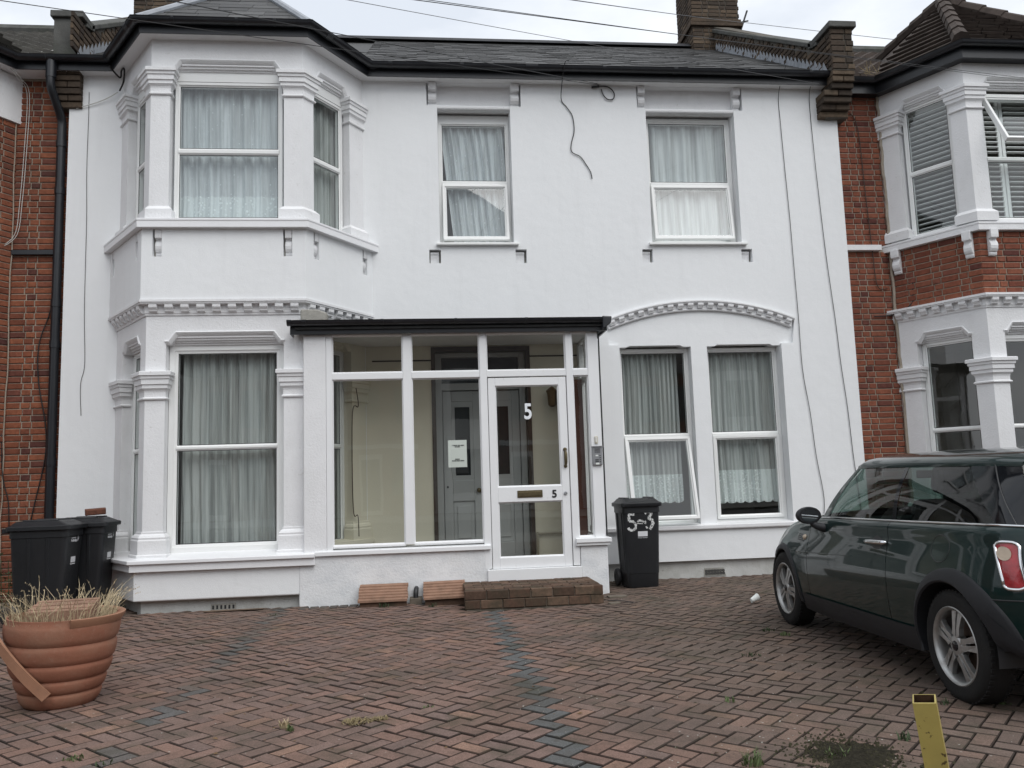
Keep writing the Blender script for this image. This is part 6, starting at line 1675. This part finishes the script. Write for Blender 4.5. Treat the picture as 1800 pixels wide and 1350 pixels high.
# doors
for side in (1, -1):
    q = MB(); strip(q, xlist(DX0 + .006, DX1 - .006, 50), 1.02, 5, 40, side); d = q.build('door', M_CARP, CAR, smooth=True)
    q = MB()
    for xx in (DX0, DX1): strip(q, [xx - .007, xx + .007], 1.0, 5, 40, side, -.006)
    strip(q, xlist(DX0, DX1, 20), .98, 1.03, 1, side, -.004); q.build('shut_line', M_SEAL, CAR)
    y = side_y(-.45, .80)
    q = MB(); q.tube(smoothpath([(-.575, side * (side_y(-.575, .805) - .002), .806), (-.545, side * (y + .026), .805), (-.36, side * (y + .028), .800), (-.325, side * (y - .001), .798)]), lambda u: .010 + .006 * math.sin(math.pi * u), 10); q.build('handle', M_CHROME, d, smooth=True)
    q = MB(); n = 20; q.add([(-.45 + .075 * math.cos(6.283 * k / n), side * (side_y(-.45 + .075 * math.cos(6.283 * k / n), .797 + .042 * math.sin(6.283 * k / n)) + .0015), .797 + .042 * math.sin(6.283 * k / n)) for k in range(n)], [tuple(range(n))]); q.build('handle_recess', M_SEAL, d)
    # rubbing line on the door
    q = MB(); q.tube([(x, side * (side_y(x, .632 + (x - .90) * -.05) + .000), .632 + (x - .90) * -.05) for x in xlist(.90, -.12, 14)], lambda u: .005 * (1 - u * .6), 6); q.build('crease', M_CARP, CAR, smooth=True)
# arch trims
for side in (1, -1):
    for cx, a0, a1, ri, ro in ((-WB, -15, 174, .340, ([-15, 20, 60, 90, 125, 150, 174], [.375, .372, .395, .418, .455, .478, .47])), (WB, -15, 190, .322, ([-15, 0, 30, 60, 90, 150, 190], [.56, .53, .425, .385, .372, .375, .375]))):
        q = MB(); n = 60; vs = []
        for i in range(n + 1):
            ad = a0 + (a1 - a0) * i / n; a = R_(ad); r1 = hermite(ro[0], ro[1], ad)
            for r, o_ in ((ri, -.10), (ri, .006), (ri + .010, .014), (r1 - .012, .013), (r1, .005), (r1 + .002, -.012)):
                x, z = cx + r * math.cos(a), WR + r * math.sin(a)
                z = max(z, .20); xx = max(-1.78, min(1.83, x)); y = side_y(xx, max(z, .24)); vs.append((x, side * (y + o_), z))
        q.add(vs, [(i * 6 + j, (i + 1) * 6 + j, (i + 1) * 6 + j + 1, i * 6 + j + 1) for i in range(n) for j in range(5)]); q.build('arch_trim', M_CARBLACK, CAR, smooth=40)
    q = MB(); strip(q, xlist(-.875, .80, 40), .35, 1.06, 6, side, .012); q.build('sill_trim', M_CARBLACK, CAR, smooth=40)
    # rear bumper: the arch trim runs on as a dark band that sweeps down to the tail
    q = MB(); vs = []
    xs = xlist(-1.50, -1.79, 14)
    for i, x in enumerate(xs):
        u = i / 14
        for v in (0., .25, .5, .75, 1.):
            top = .590 - .265 * u ** .95; bot_ = .545 - .20 * min(1, u * 2.0) ** .8 - .05 * u; bot_ = min(bot_, top - .02); z = bot_ + (top - bot_) * v; vs.append((x, side * (side_y(x, z) + .012), z))
    q.add(vs, [(i * 5 + j, (i + 1) * 5 + j, (i + 1) * 5 + j + 1, i * 5 + j + 1) for i in range(14) for j in range(4)]); drop_arch(q); q.build('bumper_trim', M_CARBLACK, CAR, smooth=40)
    q = MB(); q.tube([(x, side * (side_y(x, .590 + (x + 1.5) * -.05) + .0005), .590 + (x + 1.5) * -.05) for x in xlist(-1.50, -1.79, 12)], .0035, 6); q.build('bumper_seam', M_SEAL, CAR)
    # tail lamp
    def lamp(u, v, o_=.008):
        zb, zt = .655, .882; z = zb + (zt - zb) * v
        x0 = -1.662 + .075 * v ** 1.3; x1 = -1.738 + .040 * v
        sq_ = .35 * abs(2 * u - 1) ** 4; z = zb + (zt - zb) * (v + (.5 - v) * sq_ * .5); x = x0 + (x1 - x0) * u; return (x, side * (side_y(x, z) + o_), z)
    q = MB(); q.grid(lambda u, v: lamp(u, v, .010 + .012 * math.sin(math.pi * u) * math.sin(math.pi * v)), 12, 16); tl = q.build('tail_light', M_REDLENS, CAR, smooth=True)
    loop = [lamp(k / 8, 0) for k in range(8)] + [lamp(1, k / 10) for k in range(10)] + [lamp(1 - k / 8, 1) for k in range(8)] + [lamp(0, 1 - k / 10) for k in range(11)]
    q = MB(); q.tube(loop, .009, 8); q.build('lamp_bezel', M_CHROME, tl, smooth=True)
    q = MB(); n = 18; q.add([lamp(.45 + .33 * math.cos(6.283 * k / n), .76 + .15 * math.sin(6.283 * k / n), .024) for k in range(n)], [tuple(range(n))]); q.build('indicator_lens', M_AMBER, tl)
    # head lamp (far side of the car) and side repeater
    q = MB(); q.lathe([(0, .03), (.06, .025), (.09, .01), (.10, -.01)], 24, Matrix.Translation((1.60, side * .56, .69)) @ Matrix.Rotation(R_(65), 4, 'Y') @ Matrix.Rotation(side * R_(-18), 4, 'X')); q.build('headlight', M_AMBER, CAR, smooth=True)
    q = MB(); yy = side_y(.82, .745)
    for k in range(4): q.tube([(.90, side * (side_y(.90, .772 - k * .014) + .001), .772 - k * .014), (.76, side * (side_y(.76, .766 - k * .014) + .001), .766 - k * .014)], .004, 6)
    q.build('side_vent', M_SEAL, CAR)
    q = MB(); q.lathe([(0, .018), (.016, .014), (.022, .004), (.022, -.01)], 16, Matrix.Translation((.752, side * (side_y(.752, .752) - .0), .752)) @ Matrix.Rotation(R_(-90 * side), 4, 'X')); q.build('repeater_lamp', M_AMBER, CAR, smooth=True)
    # waist strip
    q = MB(); vs = []
    xs = xlist(.50, -1.72, 60)
    q.tube([(x, side * (spt(x, 5)[1] + .002), spt(x, 5)[2] + .004) for x in xs], .0075, 8); q.build('waist_strip', M_CHROME, CAR, smooth=True)
# fuel flap, left side
q = MB(); n = 40; q.tube([(-1.165 + .086 * math.cos(6.283 * k / n), side_y(-1.165 + .086 * math.cos(6.283 * k / n), .815 + .075 * math.sin(6.283 * k / n)) - .0005, .815 + .075 * math.sin(6.283 * k / n)) for k in range(n + 1)], .003, 6); q.build('fuel_flap_seam', M_SEAL, CAR)
# bonnet shut line
q = MB(); q.tube([(x, hermite([.62, 1.0, 1.4, 1.7], [.70, .665, .585, .44], x), spt(x, 5.25)[2] + .002) for x in xlist(.70, 1.70, 16)], .003, 6); q.build('bonnet_line', M_SEAL, CAR)

# greenhouse ---------------------------------------------------------------
def rail(x):                                                # roof rail (y, z) at station x
    return (hermite([-1.57, -1.30, -.9, -.3, .10, .235], [.545, .582, .602, .606, .592, .560], x), hermite([-1.57, -1.30, -.9, -.3, .10, .235], [1.268, 1.276, 1.281, 1.284, 1.285, 1.284], x))
def roof_pt(th, v, side=1):                                 # th -90..90 degrees across, v 0 rear .. 1 front
    x = -1.57 + 1.815 * v
    y0, z0 = rail(min(.235, max(-1.57, x)))
    sn, cs = math.sin(R_(th)), max(0, math.cos(R_(th)))
    u = math.copysign(abs(sn) ** .74, sn); w = cs ** .74
    xf = x + (.15 if v > .5 else -.10) * (1 - u * u) * max(0, abs(v - .5) * 2 - .6) / .4
    crown = hermite([-1.57, -1.2, -.5, 0, .15, .25], [.085, .102, .108, .105, .092, .065], x)
    return (xf, u * (y0 + .012), z0 - .010 + crown * w)
q = MB(); q.grid(lambda a, b: roof_pt(a * 180 - 90, b), 64, 48); q.build('roof', M_CARP, CAR, smooth=True)
def glass_pt(side, x_t, x_b, t, o_=0.):
    """point on the side glazing: t 0 at the waist .. 1 at the roof rail"""
    x = x_b + (x_t - x_b) * t
    yb, zb = spt(x_b, 5)[1] - .012, spt(x_b, 5)[2]; yt, zt = rail(min(.235, max(-1.57, x_t))); yt += .002
    bow = .022 * math.sin(math.pi * t)
    return (x, side * (yb + (yt - yb) * t + bow + o_), zb + (zt - zb) * t)
def side_panel(name, m, side, bt, bb, ct, cb, parent, o_=0., n=12):
    """quad region of the side glazing between (top,bottom) x positions b and c"""
    q = MB(); q.grid(lambda u, t: glass_pt(side, bt + (ct - bt) * u, bb + (cb - bb) * u, t, o_), n, 10); return q.build(name, m, parent, smooth=True)
for side in (1, -1):
    side_panel('front_side_glass', M_CARGLASS, side, -.515, -.570, .195, .43, CAR)
    side_panel('rear_side_glass', M_CARGLASS, side, -1.20, -1.545, -.553, -.610, CAR)
    side_panel('centre_pillar', M_CARGLOSSB, side, -.556, -.614, -.512, -.566, CAR, .003, 2)
    side_panel('windscreen_pillar', M_CARP, side, .190, .425, .245, .520, CAR, .004, 4)
    side_panel('window_seal', M_SEAL, side, .165, .395, .196, .432, CAR, .004, 2)
    side_panel('rear_pillar', M_CARGLOSSB, side, -1.385, -1.645, -1.19, -1.535, CAR, .004, 8)
    side_panel('tailgate_corner', M_CARGLOSSB, side, -1.555, -1.735, -1.385, -1.645, CAR, .002, 6)
    q = MB(); q.tube([glass_pt(side, -1.385, -1.645, t, .005) for t in xlist(0, 1, 10)], .004, 6); q.build('tailgate_seam', M_SEAL, CAR)
# windscreen and rear window
q = MB()
def screen_pt(u, v):
    a = glass_pt(1, .245, .520, v); w = u * 2 - 1
    return (a[0] + .25 * (1 - w * w) * (1 - .45 * v), w * abs(a[1]), a[2] + .03 * (1 - w * w) * (v) + .02 * (1 - w * w) * (1 - v))
q.grid(screen_pt, 24, 12); q.build('windscreen', M_CARGLASS, CAR, smooth=True)
def rear_pt(u, v):
    a = glass_pt(1, -1.557, -1.737, v); w = u * 2 - 1
    return (a[0] - .07 * (1 - w * w), w * abs(a[1]), a[2] + .03 * (1 - w * w) * v)
q = MB(); q.grid(rear_pt, 24, 12); q.build('rear_window', M_CARGLASS, CAR, smooth=True)
# door mirrors
for side in (1, -1):
    q = MB(); M = Matrix.Translation((.405, side * .905, .940)) @ Matrix.Rotation(R_(8) * side, 4, 'Z') @ Matrix.Diagonal((.075, .098, .064, 1))
    def sph(u, v):
        a, b = 2 * math.pi * u, math.pi * v - math.pi / 2
        x, y, z = math.cos(b) * math.cos(a), math.cos(b) * math.sin(a), math.sin(b)
        if x < -.25: x = -.25
        return M @ Vector((x, y, z))
    q.grid(sph, 32, 18); mr = q.build('mirror', M_CARBLACK, CAR, smooth=50)
    q = MB(); n = 24; q.add([M @ Vector((-.27, .70 * math.cos(6.283 * k / n), .74 * math.sin(6.283 * k / n))) for k in range(n)], [tuple(range(n))]); q.build('mirror_glass', M_CHROME if False else mat('mirror_glass', (.35, .37, .38), .03, .5, 0, 0, 0, 0, metal=1), mr)
    q = MB(); q.tube(smoothpath([(.42, side * .885, .90), (.41, side * .86, .868), (.39, side * .815, .848), (.38, side * .77, .842)]), lambda u: .020 + .018 * u, 10); q.build('mirror_arm', M_CARBLACK, mr, smooth=True)
# interior: dash, seats, headrests, wheel
q = MB(); q.box(.30, .75, -.62, .62, .62, .90); q.build('dashboard', M_SEAT, CAR, bevel=.06)
q = MB(); q.box(-1.70, .55, -.70, .70, .40, .50); q.build('cabin_floor', M_SEAT, CAR)
for sy in (.36, -.36):
    for x0, hh in ((-.42, 1.0), (-1.18, .93)):
        q = MB(); M = Matrix.Translation((x0, sy, .50)) @ Matrix.Rotation(R_(-14), 4, 'Y'); q.box(-.06, .07, -.24, .24, 0, hh - .42, M); s_ = q.build('seat_back', M_SEAT, CAR, bevel=.05)
        q = MB(); q.box(-.05, .05, -.13, .13, hh - .38, hh - .20, M); q.build('headrest', M_SEAT, s_, bevel=.045)
        q = MB(); q.box(-.05, .46, -.24, .24, 0, .14, Matrix.Translation((x0, sy, .48))); q.build('seat', M_SEAT, CAR, bevel=.05)
q = MB(); q.lathe([(.17 + .014 * math.cos(a), .014 * math.sin(a)) for a in [6.283 * k / 8 for k in range(9)]], 28, Matrix.Translation((.18, -.36, .86)) @ Matrix.Rotation(R_(-65), 4, 'Y')); q.build('steering_wheel', M_SEAL, CAR, smooth=True)
q = MB(); q.box(.32, .34, -.09, .09, 1.19, 1.25); q.build('interior_mirror', M_SEAL, CAR, bevel=.01)
# rear: plate, handle, bumper band
q = MB(); q.box(-1.812, -1.797, -.26, .26, .55, .66); q.build('number_plate', M_PLATE, CAR)
q = MB(); q.box(-1.825, -1.79, -.30, .30, .68, .705); q.build('tailgate_handle', M_CHROME, CAR, bevel=.006)
q = MB(); q.box(-1.815, -1.79, -.50, .50, .28, .40); q.build('bumper_trim', M_CARBLACK, CAR, bevel=.02)
# wheels (built once, copied)
def make_wheel():
    t = bpy.data.objects.new('wheel', None)
    mb = MB(); mb.lathe([(.200, -.080), (.235, -.086), (.275, -.080), (.292, -.066), (.298, -.04), (.2985, 0), (.298, .04), (.292, .066), (.275, .080), (.250, .085), (.235, .082), (.222, .084), (.206, .078), (.200, .066)], 56)
    tyre = mb.build('wheel', M_TYRE, CAR, smooth=40)
    tr = MB()
    for k in range(56):                                     # tread blocks at the shoulder
        a = 6.283 * k / 56; M = Matrix.Rotation(a, 4, 'Z'); tr.box(.290, .2995, -.010, .008, .040, .066, M); tr.box(.290, .2995, -.010, .008, -.066, -.040, M)
    tag(tr.build('tread', M_TYRE, tyre), kind='stuff')
    r = MB(); r.lathe([(.192, -.07), (.192, .04), (.198, .062), (.208, .072), (.210, .080), (.205, .083), (.196, .078), (.188, .066), (.186, .03), (.186, -.07)], 48); rim = r.build('rim', M_ALLOY, tyre, smooth=40)
    s = MB()
    for k in range(5):
        a = 6.283 * k / 5 + .30
        M = Matrix.Rotation(a, 4, 'Z')
        for sg in (1, -1):                                  # each spoke: two ribs with a slot between
            pts = [(.045, sg * .004), (.060, sg * .034), (.10, sg * .031), (.15, sg * .040), (.193, sg * .052), (.193, sg * .0085), (.14, sg * .0065), (.085, sg * .005)]
            s.extrude(pts, lambda p, q_, d, M=M: M @ Vector((p, q_, d + .018 * (1 - (p / .2) ** 2))), .030, .058)
        s.extrude([(.165, -.018), (.165, .018), (.193, .018), (.193, -.018)], lambda p, q_, d, M=M: M @ Vector((p, q_, d)), .026, .054)
        s.extrude([(.040, -.012), (.040, .012), (.088, .012), (.088, -.012)], lambda p, q_, d, M=M: M @ Vector((p, q_, d + .014)), .030, .054)
    s.lathe([(.0, .078), (.030, .077), (.048, .074), (.058, .066), (.060, .03)], 24)
    s.build('spokes', M_ALLOY, tyre, bevel=.004)
    h = MB(); h.lathe([(0, .083), (.022, .082), (.027, .079), (.028, .074)], 20); h.build('centre_cap', M_CARGLOSSB, tyre, smooth=40)
    d = MB(); d.lathe([(.05, -.02), (.135, -.02), (.135, -.005), (.05, -.005), (.05, -.02)], 32); d.lathe([(0, -.04), (.188, -.045)], 32); d.build('brake_disc', M_BRAKE, tyre)
    return tyre
W0 = make_wheel()
W0.matrix_parent_inverse = Matrix.Identity(4)
for c in W0.children: c.matrix_parent_inverse = Matrix.Identity(4)
spots = [(WB, .732, 0.2), (-WB, .732, .55), (WB, -.732, 0), (-WB, -.732, 0)]
ws = [W0] + [copy_tree(W0, CAR) for _ in range(3)]
for o, (x, y, a) in zip(ws, spots):
    o.matrix_parent_inverse = Matrix.Identity(4)
    o.rotation_mode = 'XYZ'; o.location = (x, y, WR)
    o.matrix_basis = Matrix.Translation((x, y, WR)) @ Matrix.Rotation(R_(-90 if y > 0 else 90), 4, 'X') @ Matrix.Rotation(a, 4, 'Z')
CAR.location = (3.7296, -4.6416, GZ); CAR.rotation_euler = (0, 0, R_(86.658))
# ------------------------------------------------------------------ loose cables on the walls
def wall_cable(pts, r, label, m=None, grp=None, n=6):
    q = MB(); q.tube(smoothpath(pts, n), r, 6); return tag(q.build('hanging_cable', m or M_CABLE, None, smooth=True), label, 'cable', grp)
wall_cable([(1.93, -.30, 6.60), (1.87, -.32, 6.55), (1.855, -.14, 6.36), (1.86, -.02, 6.20), (1.93, -.015, 6.10), (2.00, -.012, 5.98), (2.015, -.014, 5.78), (1.97, -.012, 5.60), (1.975, -.014, 5.49), (2.08, -.013, 5.43), (2.15, -.012, 5.33), (2.21, -.013, 5.22), (2.225, -.015, 5.13)], .006, 'black cable hanging loose from the eave to mid wall above the porch')
wall_cable([(2.28, -.03, 6.38), (2.40, -.03, 6.395), (2.50, -.03, 6.38), (2.57, -.02, 6.31), (2.56, -.02, 6.23), (2.49, -.02, 6.215), (2.43, -.02, 6.27), (2.40, -.02, 6.36)], .007, 'small loop of black cable under the eave between the two upstairs windows')
q = MB(); q.tube([(2.27, -.035, 6.375), (2.37, -.035, 6.39)], .016, 8); tag(q.build('cable_clamp', M_DARKMETAL), 'dark cable clamp under the eave where the overhead wire is anchored', 'clamp')
def vc(pts): 
    out = []
    for i in range(len(pts) - 1):
        a, b = pts[i], pts[i + 1]
        k = max(1, int(abs(a[2] - b[2]) / .55))
        for j in range(k):
            t = j / k; out.append((a[0] + (b[0] - a[0]) * t + (rnd(-.010, .010) if j else 0), a[1] + (b[1] - a[1]) * t, a[2] + (b[2] - a[2]) * t))
    return out + [pts[-1]]
wall_cable(vc([(4.84, -.30, 6.60), (4.838, -.03, 6.33), (4.845, -.012, 5.9), (4.877, -.012, 4.63), (4.90, -.012, 2.57), (5.06, -.013, .9), (5.02, -.013, .5), (5.10, -.013, .2)]), .004, 'left one of two thin black cables running down the right end of the white wall')
wall_cable(vc([(5.26, -.18, 6.45), (5.275, -.02, 6.30), (5.309, -.012, 4.87), (5.40, -.012, 3.24), (5.50, -.012, 1.44), (5.56, -.013, .3)]), .004, 'right one of two thin black cables running down the right end of the white wall')
wall_cable(vc([(-4.06, -.008, 6.2), (-4.058, -.008, 5.85), (-4.044, -.008, 3.97), (-4.02, -.008, 2.8), (-4.06, -.008, 2.55), (-4.045, -.008, 2.18)]), .003, 'thin dark wire hanging down the white wall strip left of the bay')
wall_cable([(-4.40, .085, 3.9), (-4.47, .08, 3.45), (-4.58, .075, 3.05), (-4.57, .075, 2.6), (-4.48, .08, 2.1), (-4.47, .08, 1.7), (-4.58, .078, 1.1), (-4.62, .078, .85)], .007, 'black cable looping across the red bricks beside the drainpipe')
wall_cable([(-4.96, .06, 2.0), (-4.93, .07, 1.5), (-4.86, .075, 1.2), (-4.84, .075, .9)], .006, 'short dark cable on the bricks behind the bins at far left')
for k, (dx, lab) in enumerate(((0, 'left white cable of a pair running down the far-left brick house'), (.028, 'right white cable of a pair running down the far-left brick house'))):
    wall_cable([(-4.78 + dx, 1.2, 7.45), (-4.80 + dx, .6, 7.06), (-5.0 + dx, .1, 6.74), (-5.02 + dx, -.25, 6.58), (-4.87 + dx, -.1, 6.34), (-4.82 + dx, .06, 6.2), (-4.83 + dx, .07, 5.5), (-4.86 + dx, .07, 4.8), (-4.90 + dx, .06, 4.40), (-5.05 + dx, .0, 4.22)], .0042, lab, M_CABLEW)
wall_cable([(-4.20, -.02, 5.98), (-3.9, -.03, 6.08), (-3.70, -.06, 6.18)], .006, 'pale wire stretched across the white wall under the left eave', M_CABLEW)
wall_cable([(-3.74, -.25, 6.42), (-3.66, -.12, 6.34), (-3.62, -.18, 6.40), (-3.56, -.26, 6.38), (-3.60, -.16, 6.27), (-3.68, -.06, 6.20)], .011, 'tangle of black cables under the soffit on the left of the bay')
wall_cable([(5.72, .085, 6.2), (5.97, .08, 6.0), (6.02, .08, 5.0), (6.05, .08, 4.2), (6.08, .08, 3.7), (6.22, .08, 3.66)], .006, 'thin dark cable down the red brick strip of the right-hand house', M_BROWNTRIM)
wall_cable([(6.0, .08, 3.28), (6.28, .06, 3.30), (6.42, -.10, 3.40), (6.44, -.13, 3.52), (6.45, -.14, 3.75)], .008, 'black cable over the dentil course of the right-hand bay', M_CABLE)
# ------------------------------------------------------------------ overhead wires (points read from the picture at chosen distances)
def at(px, py, Y):
    d = C_FWD + C_RIGHT * ((px - 900) / CAM_F) + C_UP * ((675 - py) / CAM_F)
    return CAM_LOC + d * ((Y - CAM_LOC.y) / d.y)
def span(a, b, sag=.06, n=14):
    return [a.lerp(b, i / n) - Vector((0, 0, sag * 4 * (i / n) * (1 - i / n))) for i in range(n + 1)]
def ext(a, b, k): return a + (b - a) * k
def wire(a, b, r, label, sag=.05, m=None):
    q = MB(); q.tube(span(a, b, sag), r, 5); return tag(q.build('overhead_wire', m or M_CABLE, None, smooth=True), label, 'wire', None)
M_WIREG = mat('grey_wire', (.12, .12, .125), .6)
a, b = at(1050, 147, -.10), at(320, 0, -5.0)
wire(a, ext(a, b, 1.7), .0036, 'dark overhead wire from the clamp under the eave across the bay roof', .02)
a, b = at(1052, 149, -.10), at(22, 0, -4.0)
wire(a, ext(a, b, 1.5), .0034, 'dark overhead wire crossing in front of the left bay gutter', .02)
a, b = at(1800, 137, -1.6), at(770, 0, -5.5)
wire(a, ext(a, b, 1.6), .0027, 'upper dark wire of the close pair crossing the sky to the right-hand house', .02)
a, b = at(1800, 141, -1.6), at(790, 0, -5.5)
wire(a, ext(a, b, 1.6), .0022, 'lower wire of the close pair crossing the sky to the right-hand house', .02)
a, b = at(1440, 147, -.2), at(645, 0, -4.5)
wire(a, ext(a, b, 1.5), .0024, 'thin pale grey wire from the right end of the eave up across the sky', .03, M_WIREG)
a, b = at(1312, 40, 4.0), at(1030, 0, -4.0)
wire(a, ext(a, b, 1.4), .004, 'overhead wire from the chimney bracket towards the upper left', .02, M_WIREG)
a, b = at(1312, 40, 4.0), at(1800, 92, 1.0)
wire(a, ext(a, b, 1.5), .005, 'overhead wire from the chimney bracket to the right across the sky', .02, M_WIREG)
c = at(1310, 40, 3.75)
br = thing('wire_bracket', c, 'small iron wire bracket on the side of the right chimney', 'bracket')
q = MB(); q.tube([c + Vector((-.10, 0, -.16)), c + Vector((.05, 0, .24))], .018, 6); q.tube([c + Vector((-.12, 0, 0)), c + Vector((.06, 0, .04))], .014, 6); q.build('bar', M_DARKMETAL, br)
# stray dead plant in the right-hand gutter
mb = MB()
for i in range(22):
    p0 = Vector((6.03 + rnd(-.15, .12), -.22 + rnd(-.1, .05), 6.55)); p1 = p0 + Vector((rnd(-.14, .14), rnd(-.1, .02), rnd(-.12, .26))); s = Vector((.004, 0, .003))
    mb.add([p0 - s, p0 + s, p1], [(0, 1, 2)])
tag(mb.build('gutter_weed', M_DEADGRASS, None, fix=False), 'dead weeds sprouting from the right-hand gutter next to the parapet', 'weed')
flush_bricks()
